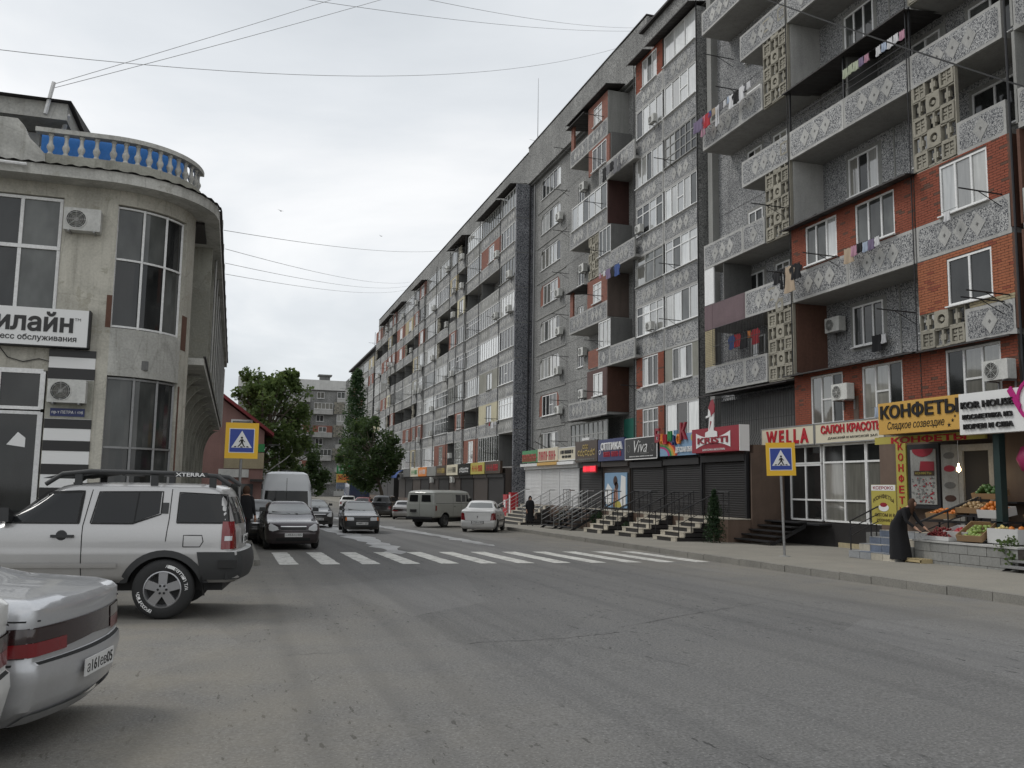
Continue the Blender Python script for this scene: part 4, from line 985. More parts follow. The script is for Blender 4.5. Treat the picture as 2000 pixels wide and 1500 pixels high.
MB().box(.02, 1.5, -.03, .1, .6, 3.2).build('tiled_cheek', 'steel_dark', P); MB().box(0, W, -.12, .13, -.25, .6).build('plinth_panel', 'tile_dark', P); MB().box(4.2, W, -.18, .13, -.4, -.02).build('stone_footing', 'brick_yellow', P)
MB().box(W-.12, W+.1, -.1, .1, .6, 3.2).build('edge_strip', 'sign_red', P); MB().box(W-.3, W-.13, -.095, .1, .6, 3.2).build('edge_strip', 'frame_white', P)
flight(27.4, 2.6, 17.2, 18.7, 5, 'metal', 'open dark metal steps leading up to the beauty salon door', rails=False, open_=True, ztop=.6)
MB().box(18.7, 19.18, 25.4, 28.7, .5, .56).build('salon_landing', 'steel_dark'); o = bpy.data.objects['salon_landing']; tag(o, 'thin dark metal landing plate before the white salon door', 'landing')
# --- sweet shop and cosmetics shop
P = empty('sweet_shop', (17.3, 22.4, 0), R(-90), 'sweet and fruit shop under a golden sign with an open dark front', 'shop'); W = 10.4
MB().box(0, W, 1.4, 3.0, -.3, 3.3).build('back_wall', 'granite_brown', P); MB().box(1.96, W, -.05, 3.0, 3.22, 3.34).build('roof', 'steel_dark', P); MB().box(.9, W, .1, 1.4, -.4, .5).build('floor', 'concrete_dark', P)
o = board(P, 1.95, 4.88, 3.22, 4.08, -.22, 'sign_gold', .2); text(o, 'КОНФЕТЫ', 2.05, 4.83, 3.62, 4.02, -.22, 'sign_black', .03, .03); text(o, 'Сладкое созвездие', 2.3, 4.35, 3.3, 3.55, -.22, 'sign_black', .008, .0, .25)
for x_, z_, s_ in ((4.5, 3.34, .06), (4.62, 3.45, .05), (4.7, 3.55, .04)): MB().prism([(x_+s_*(1 if k % 2 == 0 else .42)*math.sin(k*math.pi/5), z_+s_*(1 if k % 2 == 0 else .42)*math.cos(k*math.pi/5)) for k in range(10)], -.228, -.22).build('star', 'sign_black', o)
o = board(P, 4.92, 9.6, 3.06, 4.06, -.3, 'sign_white', .25); text(o, 'KOR HOUSE', 5.02, 6.55, 3.68, 3.85, -.3, 'sign_black', .06, .02); text(o, 'КОСМЕТИКА ИЗ', 5.05, 6.5, 3.42, 3.54, -.3, 'sign_black', .05, .02); text(o, 'КОРЕИ И США', 5.07, 6.52, 3.18, 3.31, -.3, 'sign_black', .05, .02)
MB().lathe([(.52, -.34), (.52, -.3), (.45, -.3), (.45, -.34), (.52, -.34)], 24, 'y', (7.15, 0, 3.75)).prism([(6.4, 4.0), (6.5, 4.1), (6.75, 3.65), (6.7, 3.5)], -.345, -.305).build('swirl_emblem', 'sign_magenta', o)
y1 = 1.12
o = board(P, 1.02, 1.42, .9, 3.2, y1, 'sign_lemon', .06, 'vertical_sign')
for k, ch in enumerate('КОНФЕТЫ'): text(o, ch, 1.12, 1.32, 2.86-k*.31, 3.08-k*.31, y1, 'sign_red', .015, .02)
o = board(P, 1.02, 5.0, 3.0, 3.2, .4, 'sign_lemon', .06, 'fascia'); text(o, 'КОНФЕТЫ', 1.7, 4.4, 2.99, 3.18, .4, 'sign_red', .015, .03)
fr = MB().box(1.46, 2.66, y1+.02, y1+.1, 1.2, 3.0).build('poster_frame', 'steel_dark', P); p_ = board(fr, 1.6, 2.55, 1.32, 2.85, y1, 'concrete', .03, 'poster'); r = random.Random(5); mb = MB()  # white poster painted grey to carry the dimness of the shop front
for k in range(90):
    x_, z_ = r.uniform(1.64, 2.48), r.uniform(1.36, 2.05); s_ = r.uniform(.02, .06); a = r.uniform(0, 3); mb.mat(r.choice([0, 0, 1])); mb.prism([(x_+s_*math.cos(a+j*1.57), z_+s_*.6*math.sin(a+j*1.57)) for j in range(4)], y1-.004-.0001*k, y1-.001)
mb.mat(1).prism([(1.95, 2.25), (2.5, 2.25), (2.5, 2.5), (2.0, 2.52)], y1-.016, y1-.001); mb.prism([(2.08+.4*math.cos(a), 2.86-.22*math.sin(a)) for a in [math.pi*j/8 for j in range(9)]], y1-.016, y1-.001); mb.mat(2).box(1.75, 2.5, y1-.022, y1-.017, 2.12, 2.25); mb.build('print', ['concrete_dark', 'sign_crimson', 'sign_brown'], p_); text(p_, 'КОНФЕТЫ', 1.8, 2.4, 2.15, 2.22, y1-.023, 'sign_lemon', .003)
p_ = board(P, 2.7, 3.28, .9, 2.95, y1+.05, 'concrete', .03, 'poster'); mb = MB()  # white sheet greyed likewise, dimness put into its colour
for z_, mt in ((2.65, 0), (2.3, 1), (1.85, 0), (1.5, 2)): mb.mat(mt); mb.prism([(2.99+.2*math.cos(a), z_+.09*math.sin(a)) for a in [math.tau*j/12 for j in range(12)]], y1+.04, y1+.049)
mb.build('print', ['concrete_dark', 'sign_crimson', 'hair_print'], p_)
d_ = MB().box(3.35, 3.5, y1+.0, y1+.1, .5, 2.75).box(4.35, 4.5, y1, y1+.1, .5, 2.75).box(3.3, 4.55, y1-.03, y1+.1, 2.75, 2.92).build('door_frame', 'concrete', P); MB().box(3.5, 4.35, y1+.06, y1+.09, .5, 2.75).build('door', 'dark_void', d_)  # white frame greyed, doorway painted dark for the dim interior
MB().box(5.6, 5.78, .0, .18, -.3, 3.22).build('post', 'post_green', P); MB().box(4.5, 9.5, 1.3, 1.39, .5, 3.2).build('panelling', 'granite_brown', P)
glazed(P, 6.0, 8.5, 1.9, 2.9, 2, 1.25, [], 'glass_dark')
wl = MB().tube([(4.0, .5, 3.22), (4.0, .5, 2.38)], .006, 4).build('lamp_cord', 'frame_white', P); MB().lathe([(.02, 2.4), (.025, 2.33), (.055, 2.27), (.055, 2.22), (.001, 2.17)], 12, 'z', (4.0, .5, 0)).build('light_bulb', 'bulb', P)
ld = bpy.data.lights.new('shop_bulb', 'POINT'); ld.energy = 5; ld.color = (1, .75, .45); ld.shadow_soft_size = .06; lo = bpy.data.objects.new('shop_bulb', ld); COL.objects.link(lo); lo.location = (17.8, 18.4, 2.1)
# ---------------------------------------------------------------- in front of the sweet shop
def WP(x, y, z): return (17.3+y, 22.4-x, z)
st_ = empty('tiled_steps', (15.9, 20.35, gz(20)+.15), R(-90), 'short flight of grey and blue tiled steps beside the fruit plinth', 'steps')
for i in range(4):
    z0, z1 = i*.18, (i+1)*.18; o = MB().box(0, 1.75, i*.34, 1.5, z0, z1).build('step', 'concrete', st_)
    for k in range(4): MB().box(k*.437+.008, (k+1)*.437-.008, i*.34-.014, i*.34+.0, z0+.008, z1-.004).build('tile', rw.choice(['tile_grey', 'tile_blue', 'tile_cream', 'tile_grey']), o); MB().box(k*.437+.008, (k+1)*.437-.008, i*.34-.012, (i+1)*.34-.016, z1, z1+.012).build('tile', rw.choice(['tile_grey', 'tile_cream', 'tile_blue']), o)
mb = MB()
for z_ in (.95, .75, .55): mb.tube([(-.02, .05, z_), (-.02, 1.5, z_+.62)], .022 if z_ > .9 else .014, 5)
for yy in (.08, .75, 1.45): mb.tube([(-.02, yy, 0), (-.02, yy, .93+.43*yy)], .02, 5)
mb.build('railing', 'steel_dark', st_)
pl = empty('fruit_plinth', (16.45, 18.55, 0), R(-90), 'low concrete block plinth carrying the fruit boxes', 'plinth')
MB().box(0, 3.1, .012, 1.4, -.25, .43).build('core', 'mortar', pl)
r = random.Random(9)
for j in range(3):
    x_ = 0; 
    while x_ < 3.08:
        L = min(.58+r.uniform(-.06, .06)-(.3 if (x_ == 0 and j % 2) else 0), 3.1-x_); MB().box(x_+.006, x_+L-.006, r.uniform(-.006, .004), .012, -.22+j*.217, -.22+(j+1)*.217-.012).build('block', 'concrete', pl); x_ += L
MB().box(-.03, 3.13, -.03, 1.4, .43, .47).build('coping', 'concrete_pale', pl)
# produce: heaps of fruit are one mass each
def plainmat(n, c, rough=.45): base_mat(n, c, rough)
for n, c in (('fruit_orange', (.52, .16, .02)), ('fruit_green', (.22, .30, .07)), ('fruit_red', (.36, .02, .03)), ('fruit_yellow', (.52, .42, .14)), ('berry', (.16, .012, .012)), ('potato', (.35, .24, .12)), ('card_brown', (.30, .19, .10)), ('card_white', (.52, .52, .51)), ('leafy', (.06, .13, .03))): plainmat(n, c)
def heap(name, x0, x1, y0, y1, z0, hgt, r_, mat, parent, n=60, tilt=0):
    mb = MB(); rr_ = random.Random(int(x0*1000)); prof = [(.001, -r_), (r_*.7, -r_*.7), (r_, 0), (r_*.7, r_*.7), (.001, r_)]
    for k in range(n):
        a, b_ = rr_.random(), rr_.random(); e_ = 1-max(abs(2*a-1), abs(2*b_-1)); s_ = rr_.uniform(.85, 1.12)
        mb.lathe([(p[0]*s_, p[1]*s_) for p in prof], 7, 'z', (x0+(x1-x0)*a, y0+(y1-y0)*b_, z0+hgt*min(1, e_*1.6)*rr_.uniform(.4, 1)+tilt*b_))
    o = mb.build(name, mat, parent, smooth=True); o['kind'] = 'stuff'; return o
def crate(name, x, y, z, w, d, h, mat, label, tilt=0, rz=0):
    P = empty(name, WP(x, y, z), R(-90)+rz, label, 'crate'); t_ = .014
    mb = MB(); mb.box(0, w, 0, t_, 0, h); mb.box(0, w, d-t_, d, 0, h); mb.box(0, t_, t_, d-t_, 0, h); mb.box(w-t_, w, t_, d-t_, 0, h); mb.box(t_, w-t_, t_, d-t_, 0, .02); mb.build('box', mat, P)
    P.rotation_euler = (tilt, 0, R(-90)+rz); return P
c = crate('fruit_box', 3.95, -.72, .48, .9, .5, .1, 'card_white', 'flat white box heaped with dark red berries'); heap('berries', .05, .85, .05, .45, .06, .24, .03, 'berry', c, 220)
c = crate('fruit_box', 4.5, -.5, .5, .75, .5, .22, 'card_white', 'white carton of red tomatoes tilted to the street', .3); heap('tomatoes', .08, .67, .08, .42, .1, .1, .045, 'fruit_red', c, 50)
c = crate('fruit_box', 5.1, -.7, .5, .62, .75, .16, 'card_brown', 'tilted brown carton of green apples', .45, .25); heap('apples', .08, .54, .08, .68, .06, .09, .045, 'fruit_green', c, 60)
c = crate('fruit_box', 5.75, -.45, .5, .85, .5, .34, 'card_white', 'tall white carton topped with bananas and an orange'); heap('bananas', .08, .45, .1, .4, .3, .1, .04, 'fruit_yellow', c, 16); heap('oranges', .55, .78, .12, .38, .33, .05, .07, 'fruit_orange', c, 3)
c = crate('fruit_box', 3.3, .05, .98, .95, .5, .14, 'card_brown', 'brown carton of orange fruit on the shelf by the poster', .25); heap('oranges', .06, .9, .06, .44, .08, .1, .05, 'fruit_orange', c, 50)
c = crate('fruit_box', 4.25, .1, 1.15, .75, .5, .14, 'card_brown', 'brown carton of peaches under the hanging bulb', .3); heap('peaches', .06, .69, .06, .44, .08, .1, .05, 'potato', c, 45)
c = crate('fruit_box', 5.0, .05, 1.05, .7, .5, .2, 'card_white', 'carton heaped with bright oranges beside the green post', .2); heap('oranges', .06, .64, .06, .44, .14, .2, .06, 'fruit_orange', c, 60)
c = crate('fruit_box', 5.9, .55, 1.0, 1.6, .5, .16, 'card_brown', 'wide tray of oranges behind the green post', .5); heap('oranges', .06, 1.5, .06, .44, .1, .2, .05, 'fruit_orange', c, 150)
c = crate('fruit_box', 6.1, .6, 1.75, 1.0, .4, .12, 'card_brown', 'small tray of orange fruit on the upper shelf behind the post', .3); heap('oranges', .06, .9, .06, .34, .06, .1, .05, 'fruit_orange', c, 45)
c = crate('fruit_box', 4.35, .55, 1.5, .8, .4, .14, 'card_brown', 'tray of green leafy vegetables at the back beside the door', .3); heap('greens', .06, .74, .06, .34, .1, .2, .06, 'leafy', c, 40)
sh = empty('display_rack', WP(3.15, .0, 0), R(-90), 'dark stepped rack holding the fruit cartons', 'rack')
for y_, z_, a, b_ in ((.05, .93, 0, 1.6), (.1, 1.1, 1.1, 2.0), (.0, .98, 1.9, 2.75), (.75, .9, 3.0, 4.9), (.78, 1.68, 3.2, 4.6), (.7, 1.45, 1.5, 2.4)):
    MB().box(a, b_, y_, y_+.6, z_-.04, z_).build('shelf', 'steel_dark', sh)
    for x_ in (a+.03, b_-.05): MB().box(x_, x_+.03, y_+.5, y_+.54, -.0, z_-.04).build('leg', 'steel_dark', sh)
fr_ = empty('plinth_railing', WP(3.7, -.05, 0), R(-90), 'sloping black handrail rising through the fruit display', 'railing')
mb = MB(); mb.tube([(.0, -.6, .85), (.9, .55, 1.55)], .028, 6); mb.tube([(.05, -.55, .62), (1.0, .55, 1.3)], .016, 5); mb.tube([(.1, -.5, .42), (1.1, .55, 1.05)], .016, 5); mb.build('handrail', 'steel_dark', fr_); MB().tube([(.45, 0, .2), (.45, 0, 1.2)], .02, 5).tube([(.95, .55, .3), (.95, .55, 1.55)], .02, 5).build('post', 'steel_dark', fr_)
# two-sided board by the steps
bd = empty('advert_board', (16.9, 20.62, 0), R(-90), 'yellow board lettered for photocopies and sweets wholesale and retail', 'sign')
o = board(bd, 0, .95, .76, 1.84, 0, 'sign_lemon', .03); MB().box(0.01, .94, -.004, -.0005, 1.68, 1.835).build('panel', 'sign_white', o); text(o, 'КСЕРОКС', .08, .87, 1.71, 1.8, -.005, 'sign_crimson', .003, .02)
text(o, 'КОНФЕТЫ', .08, .87, 1.34, 1.46, -.002, 'sign_brown', .003, .02, 0, 1, .13); text(o, 'ОПТОМ И В', .12, .9, .98, 1.07, -.002, 'sign_brown', .003, .02); text(o, 'РОЗНИЦУ', .2, .85, .83, .92, -.002, 'sign_brown', .003, .02)
mb = MB(); mb.mat(0).prism([(.48+.2*math.cos(a), 1.22+.1*math.sin(a)) for a in [math.tau*j/14 for j in range(14)]], -.008, -.002); mb.mat(1).prism([(.48+.14*math.cos(a), 1.3+.06*math.sin(a)) for a in [math.tau*j/12 for j in range(12)]], -.012, -.009); mb.build('print', ['sign_white', 'sign_crimson'], o)
for x_ in (.1, .8): MB().tube([(x_, .05, -.1), (x_, .05, 1.7)], .018, 5).build('leg', 'steel_dark', bd)
flight(14.6, 2.0, 16.1, 17.4, 5, 'grey', 'open red and steel steps to the shop beside the green post', rails=False, open_=True, ztop=.55)
bl = MB(); bl.lathe([(.001, -.36), (.25, -.28), (.36, 0), (.25, .28), (.001, .36)], 16); bl = bl.build('balloon', 'sign_pink', None, WP(6.35, .4, 2.45), smooth=True); tag(bl, 'crimson round balloon hanging inside the dark shop front', 'balloon')
ln = empty('lantern_cord', WP(6.35, .4, 2.8)); bpy.data.objects.remove(ln)
for n_, c_ in (('wood_tray', (.45, .36, .2)),): plainmat(n_, c_)
wt = MB(); 
for k in range(4): wt.box(0, .55, k*.09, k*.09+.07, .1, .115)
wt.box(0, .03, 0, .35, 0, .1); wt.box(.52, .55, 0, .35, 0, .1); wt.box(0, .55, 0, .015, .03, .09)
tag(wt.build('wooden_crate', 'wood_tray', None, (16.1, 18.5, gz(19)+.155), R(-90)), 'small slatted wooden tray on the pavement by the shopper', 'crate')
# ================================================================= corner building on the left
L_ = empty('corner_building', (0, 0, 0), 0, 'weathered plaster corner building with a rounded bay and a roof balustrade', 'building'); P = L_
YF, XC, YC, RR, XS = 21.0, -3.0, 22.8, 1.8, -1.2
def arc(a, r=RR): return (XC+r*math.sin(a), YC-r*math.cos(a))
BASE = -.5; TOP = 8.12
def peeling(name, col, dirt, bare):
    m = base_mat(name, col, .88, spec=.3); t = NT(m); v = t.coord('pos'); big = t.noise(v, .55, 7, .65, .8); mid = t.noise(v, 2.3, 6, .7, .5); fn = t.noise(v, 22, 3, .6); st = t.noise(t.coord('pos', (3.2, 3.2, .14)), 1.5, 6, .65); st2 = t.noise(t.coord('pos', (7, 7, .3)), 1.2, 4, .6)
    c = t.mix(t.ramp(big, [(.42, 0), (.56, .95)]), col, tuple(x*.62 for x in col)); c = t.mix(t.ramp(st, [(.52, 0), (.74, .6)]), c, dirt); c = t.mix(t.ramp(st2, [(.62, 0), (.76, .3)]), c, dirt)
    c = t.mix(t.ramp(mid, [(.57, 0), (.60, .7)]), c, bare); c = t.mix(t.ramp(mid, [(.30, .8), (.34, 0)]), c, tuple(min(1, x*1.25) for x in col))
    cr_ = t.vor(t.coord('pos', (1, 1, .7)), .8, 'DISTANCE_TO_EDGE'); c = t.mix(t.ramp(cr_, [(.002, .28), (.006, 0)]), c, tuple(x*.3 for x in dirt)); c = t.mix(.3, c, t.ramp(fn, [(.3, tuple(x*.6 for x in col)), (.7, tuple(min(1, x*1.25) for x in col))])); t.col(c); t.bump(t.mix(.5, mid, fn), .35, .012)
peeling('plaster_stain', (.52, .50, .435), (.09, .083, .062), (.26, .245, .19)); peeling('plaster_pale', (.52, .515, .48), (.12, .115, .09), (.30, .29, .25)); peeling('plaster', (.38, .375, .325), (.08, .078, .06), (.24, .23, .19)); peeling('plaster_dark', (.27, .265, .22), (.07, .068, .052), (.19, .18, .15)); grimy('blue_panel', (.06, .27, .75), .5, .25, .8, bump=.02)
# flat front
fw = MB(); holed(fw, -12, XC, BASE, TOP, [(-9.5, -3.85, 5.2, 7.8), (-9.5, -3.92, .1, 3.95)], YF, .25); fw.build('front_wall', 'plaster_stain', P)
# curved corner with two openings
def curved(name, a0, a1, z0, z1, mat, r=RR, n=14, parent=P, back=None):
    mb = MB(); A_ = [a0+(a1-a0)*i/n for i in range(n+1)]
    zs = [z0+(z1-z0)*j/4 for j in range(5)]
    mb.grid([[(*arc(a, r), z) for a in A_] for z in zs])
    if back is not None:
        for z in (z0, z1): mb.grid([[(*arc(a, r), z) for a in A_], [(*arc(a, back), z) for a in A_]])
        for a in (a0, a1): mb.grid([[(*arc(a, r), z) for z in (z0, z1)], [(*arc(a, back), z) for z in (z0, z1)]])
        mb.grid([[(*arc(a, back), z) for a in A_] for z in (z0, z1)])
    return mb.build(name, mat, parent, smooth=40)
aw0, aw1 = R(8), R(66)
curved('corner_wall', 0, R(90), 7.78, TOP, 'plaster_stain', back=RR-.22); curved('corner_wall', 0, aw0, BASE, 7.78, 'plaster_stain', back=RR-.22); curved('corner_wall', aw1, R(90), BASE, 7.78, 'plaster_stain', back=RR-.22); curved('corner_wall', aw0, aw1, 3.92, 4.98, 'plaster_pale', back=RR-.22); curved('corner_wall', aw0, aw1, BASE, .35, 'plaster_dark', back=RR-.22)
def curved_window(z0, z1, rows, nx, gl, mat, name='bay_window', r=RR-.1):
    mb = MB(); A_ = [aw0+(aw1-aw0)*i/nx for i in range(nx+1)]
    for a in A_:
        x_, y_ = arc(a, r); mb.tube([(x_, y_, z0), (x_, y_, z1)], .034, 4)
    for z in [z0+.03]+rows+[z1-.03]:
        pts = [(*arc(aw0+(aw1-aw0)*i/12, r), z) for i in range(13)]; mb.tube(pts, .03, 4)
    o = mb.build(name, mat, P); zs = [z0]+rows+[z1]
    for i in range(nx):
        for j in range(len(zs)-1):
            g = MB(); aa = [A_[i]+(A_[i+1]-A_[i])*k/4 for k in range(5)]; g.grid([[(*arc(a, r-.02), z) for a in aa] for z in (zs[j], zs[j+1])]); g.build('pane', rw.choice(gl), o)
    return o
curved_window(5.0, 7.76, [6.55], 3, ('glass_dark', 'glass_mid'), 'frame_white'); curved_window(.37, 3.9, [2.35], 3, ('glass_dark', 'glass_dark', 'glass_mid'), 'steel_grey')
for a in (R(50), R(62)):
    x_, y_ = arc(a, RR-.3); MB().box(x_-.07, x_+.07, y_-.05, y_+.05, .4, 3.8).build('mosaic_post', 'tile_mosaic', P)
# exposed brick beside the upper bay window
for a0, a1, z0, z1 in ((R(4.5), R(8), 4.98, 5.7), (R(66.5), R(76), 4.72, 5.55)):
    o = curved('exposed_brick', a0, a1, z0, z1, 'brick_brown', RR+.006, 5)
curved('exposed_brick', R(66.5), R(69), .4, 3.85, 'brick_brown', RR+.006, 3)
# big window upper left and shop front lower left
window(P, -9.48, -3.87, 5.22, 7.78, YF+.1, 7, '', ('glass_dark', 'glass_dark', 'glass_mid')); MB().box(-9.48, -3.87, YF+.05, YF+.11, 6.62, 6.70).build('transom', 'frame_white', P)
MB().box(-4.6, -4.0, YF+.106, YF+.109, 5.25, 6.5).build('paper_sheet', 'plaster_pale', P)
def bigframe(x0, x1, z0, z1, xs, zs, gl, nm):
    mb = MB()
    for x_ in [x0]+xs+[x1]: mb.box(x_-.05, x_+.05, YF-.02, YF+.08, z0, z1)
    for z_ in [z0]+zs+[z1]: mb.box(x0, x1, YF-.017, YF+.077, z_-.05, z_+.05)
    o = mb.build(nm, 'frame_white', P); X_ = [x0]+xs+[x1]; Z_ = [z0]+zs+[z1]
    for a, b in zip(X_, X_[1:]):
        for c, d in zip(Z_, Z_[1:]): MB().box(a+.05, b-.05, YF+.03, YF+.04, c+.05, d-.05).build('pane', gl, o)
    return o
bigframe(-9.5, -4.0, 3.12, 3.93, [-8.3, -7.1, -5.95, -4.85], [], 'glass_dark', 'shop_window'); o = bigframe(-4.88, -4.0, .1, 3.05, [], [], 'glass_dark', 'door'); bigframe(-6.0, -4.95, .1, 3.05, [], [], 'glass_dark', 'door')
MB().tube([(-4.93, YF-.06, 1.65), (-4.93, YF-.1, 1.7), (-4.93, YF-.1, 2.1), (-4.93, YF-.06, 2.15)], .018, 5).build('handle', 'steel_rail', o); MB().prism([(-4.6, 2.35), (-4.25, 2.3), (-4.25, 2.5), (-4.4, 2.62)], YF+.02, YF+.026).build('sticker', 'sign_white', o)
# striped pilaster
pil = MB().box(-3.9, -2.99, YF-.05, YF+.0, .0, 4.42).build('striped_pilaster', 'sign_white', P)
bands = [4.42, 4.27, 4.0, 3.76]; 
for a, b in ((4.26, 4.42), (3.78, 4.02), (2.72, 2.92), (2.24, 2.46), (1.74, 1.96), (1.24, 1.46), (.74, .96), (.24, .46)): MB().box(-3.905, -2.985, YF-.058, YF-.001, a, b).build('black_band', 'sign_black', pil)
MB().box(-3.902, -2.988, YF-.055, YF-.002, 2.93, 3.77).build('bare_patch', 'plaster', pil)
ac(-3.47, YF-.06, 3.5, 0, 'white air conditioner on the striped pilaster above the blue address plate', None, sc=.9); ac(-3.42, YF-.01, 7.27, 0, 'stained white air conditioner between the upper windows of the corner building', None, sc=.9)
pb = board(P, -3.8, -3.13, 2.98, 3.15, YF-.075, 'sign_navy', .02, 'address_plate'); text(pb, 'пр-т ПЕТРА I 49б', -3.77, -3.16, 3.02, 3.1, YF-.076, 'sign_white', .004, .01)
# telecom shop sign
sg = board(P, -8.2, -3.15, 4.46, 5.26, YF-.28, 'sign_white', .26); MB().box(-3.149, -3.12, YF-.285, YF-.01, 4.45, 5.27).build('sign_edge', 'steel_dark', sg); MB().box(-8.2, -3.15, YF-.275, YF-.01, 4.44, 4.459).build('sign_edge', 'steel_dark', sg)
text(sg, 'билайн', -5.24, -3.44, 4.75, 5.19, YF-.28, 'sign_black', .012, .03); text(sg, 'TM', -3.42, -3.3, 5.02, 5.08, YF-.28, 'sign_black', .005); text(sg, 'экспресс обслуживания', -5.28, -3.36, 4.53, 4.69, YF-.28, 'sign_black', .008, .015)
MB().tube([(-4.9, YF-.02, 4.45), (-4.7, YF-.03, 4.2), (-4.4, YF-.03, 4.12), (-4.1, YF-.03, 4.2), (-3.9, YF-.06, 4.15)], .012, 4).build('loose_cable', 'cable_black', P)
# eaves, terrace parapet and balustrade
RE = RR+.55
def eave_pts(r, yf, n=14, xend=-12): return [(xend, YC-r)]+[(XC-1.2, YC-r)]+[arc(R(90)*i/n, r) for i in range(n+1)]
mb = MB(); o_ = eave_pts(RE, 0); i_ = eave_pts(RR-.1, 0)
for z in (TOP-.02, TOP+.22): mb.grid([[(*p, z) for p in o_], [(*p, z) for p in i_]])
mb.grid([[(*p, z) for p in o_] for z in (TOP-.02, TOP+.22)]); mb.build('eave_slab', 'plaster_pale', P)
mb = MB(); k_ = eave_pts(RE+.07, 0); n = len(k_); fine = []
for (a, b), (c, d) in zip(k_, k_[1:]):
    m_ = max(1, int(math.hypot(c-a, d-b)/.07))
    for j in range(m_): fine.append((a+(c-a)*j/m_, b+(d-b)*j/m_))
mb.grid([[(p[0], p[1], TOP+.235+.018*math.sin(i*1.6)) for i, p in enumerate(fine)], [(p[0]*.985-.04, p[1]+.6, TOP+.33+.018*math.sin(i*1.6)) for i, p in enumerate(fine)]]); mb.build('corrugated_edge', 'roof_sheet', P)
RB = RR+.12; BT = TOP; TOP = TOP+.08
def ringwall(r, th, z0, z1, a0, a1, mat, name, lead=0, parent=P, n=16):
    pts = ([(XC-lead, YC-r)] if lead else [])+[arc(a0+(a1-a0)*i/n, r) for i in range(n+1)]; ptsi = ([(XC-lead, YC-r+th)] if lead else [])+[arc(a0+(a1-a0)*i/n, r-th) for i in range(n+1)]
    mb = MB(); mb.grid([[(*p, z) for p in pts] for z in (z0, z1)]); mb.grid([[(*p, z) for p in ptsi] for z in (z0, z1)])
    for z in (z0, z1): mb.grid([[(*p, z) for p in pts], [(*p, z) for p in ptsi]])
    mb.face([(*pts[0], z0), (*ptsi[0], z0), (*ptsi[0], z1), (*pts[0], z1)]); mb.face([(*pts[-1], z0), (*ptsi[-1], z0), (*ptsi[-1], z1), (*pts[-1], z1)])
    return mb.build(name, mat, parent)
ringwall(RB, .2, TOP+.26, TOP+.52, 0, R(88), 'plaster', 'terrace_parapet', 1.45); bal = ringwall(RB+.02, .22, TOP+1.0, TOP+1.1, 0, R(88), 'plaster_pale', 'handrail', 1.5)
ringwall(RB-.4, .03, TOP+.4, TOP+1.22, 0, R(86), 'blue_panel', 'blue_screen', 1.45)
bprof = [(.075, 0), (.075, .04), (.05, .07), (.055, .1), (.092, .19), (.088, .24), (.055, .30), (.045, .40), (.052, .47), (.07, .49), (.07, .54)]
bm_ = MB().lathe(bprof, 12).mesh('baluster', 'plaster_pale', smooth=35)
pos = [(XC-1.2+.31*i, YC-RB+.1) for i in range(4)]+[arc(R(88)*(i+.3)/11, RB-.1) for i in range(11)]
for x_, y_ in pos: ob('baluster', bm_, bal, (x_, y_, TOP+.52)).scale = (.85, .85, .889)
mb = MB(); pts = [(-12, TOP+.26), (-4.25, TOP+.26), (-4.28, TOP+.5), (-4.42, TOP+.65), (-4.6, TOP+.82), (-4.72, TOP+1.08), (-4.85, TOP+1.22), (-12, TOP+1.3)]; mb.prism(pts, YC-RB-.04, YC-RB+.18); mb.build('scroll_parapet', 'plaster_pale', P)
MB().tube([(-9, YC-RE-.1, TOP+.12), (-4.5, YC-RE-.1, TOP+.05)], .035, 6).build('gutter_pipe', 'frame_white', P)
TOP = BT
# penthouse
pt = MB(); pt.box(-14, -4.9, 23.2, 32, TOP, 10.0); pt.build('penthouse_wall', 'plaster_white', P); MB().box(-13, -5.6, 23.14, 23.19, 8.8, 9.7).build('penthouse_glazing', 'glass_mid', P)
MB().box(-14, -4.15, 22.2, 33, 10.02, 10.42).build('penthouse_eave', 'plaster_pale', P); MB().prismx([(22.0, 10.43), (33.2, 10.43), (27.6, 11.1)], -14, -4.05).build('penthouse_roof', 'roof_sheet', P)
MB().tube([(-4.6, 22.15, 10.1), (-4.45, 22.05, 10.85)], .05, 6).build('wire_mast', 'frame_white', P); MB().tube([(-4.15, 22.3, 10.2), (-4.35, 22.8, 9.8), (-4.8, 23.1, 9.6), (-4.85, 23.1, 8.7)], .055, 6).build('downpipe', 'frame_white', P)
# long side wall with fins, canopy and arched ribs
YE = 52.0; xw = -1.95
sw = MB(); holed(sw, 0, YE-23.0, BASE, 8.3, [], 0, .1)
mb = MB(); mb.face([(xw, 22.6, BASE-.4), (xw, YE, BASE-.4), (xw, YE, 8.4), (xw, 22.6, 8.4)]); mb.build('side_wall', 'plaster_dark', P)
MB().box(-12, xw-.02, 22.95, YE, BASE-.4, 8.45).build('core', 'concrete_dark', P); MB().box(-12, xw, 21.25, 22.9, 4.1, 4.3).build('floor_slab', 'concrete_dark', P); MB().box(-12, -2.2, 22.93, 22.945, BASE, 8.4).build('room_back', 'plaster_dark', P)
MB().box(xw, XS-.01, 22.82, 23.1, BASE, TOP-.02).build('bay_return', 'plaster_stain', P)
MB().box(xw, -.85, 23.4, YE, 4.55, 4.72).build('side_canopy', 'plaster_pale', P); MB().box(-.87, -.80, 23.38, YE, 4.73, 4.77).build('canopy_flashing', 'roof_sheet', P)
MB().box(xw, XC+RE, YC+.002, YE, TOP-.02, TOP+.22).build('side_eave', 'plaster_pale', P); MB().box(XC+RE-.1, XC+RE+.06, YC+.002, YE, TOP+.222, TOP+.27).build('eave_flashing', 'roof_sheet', P)
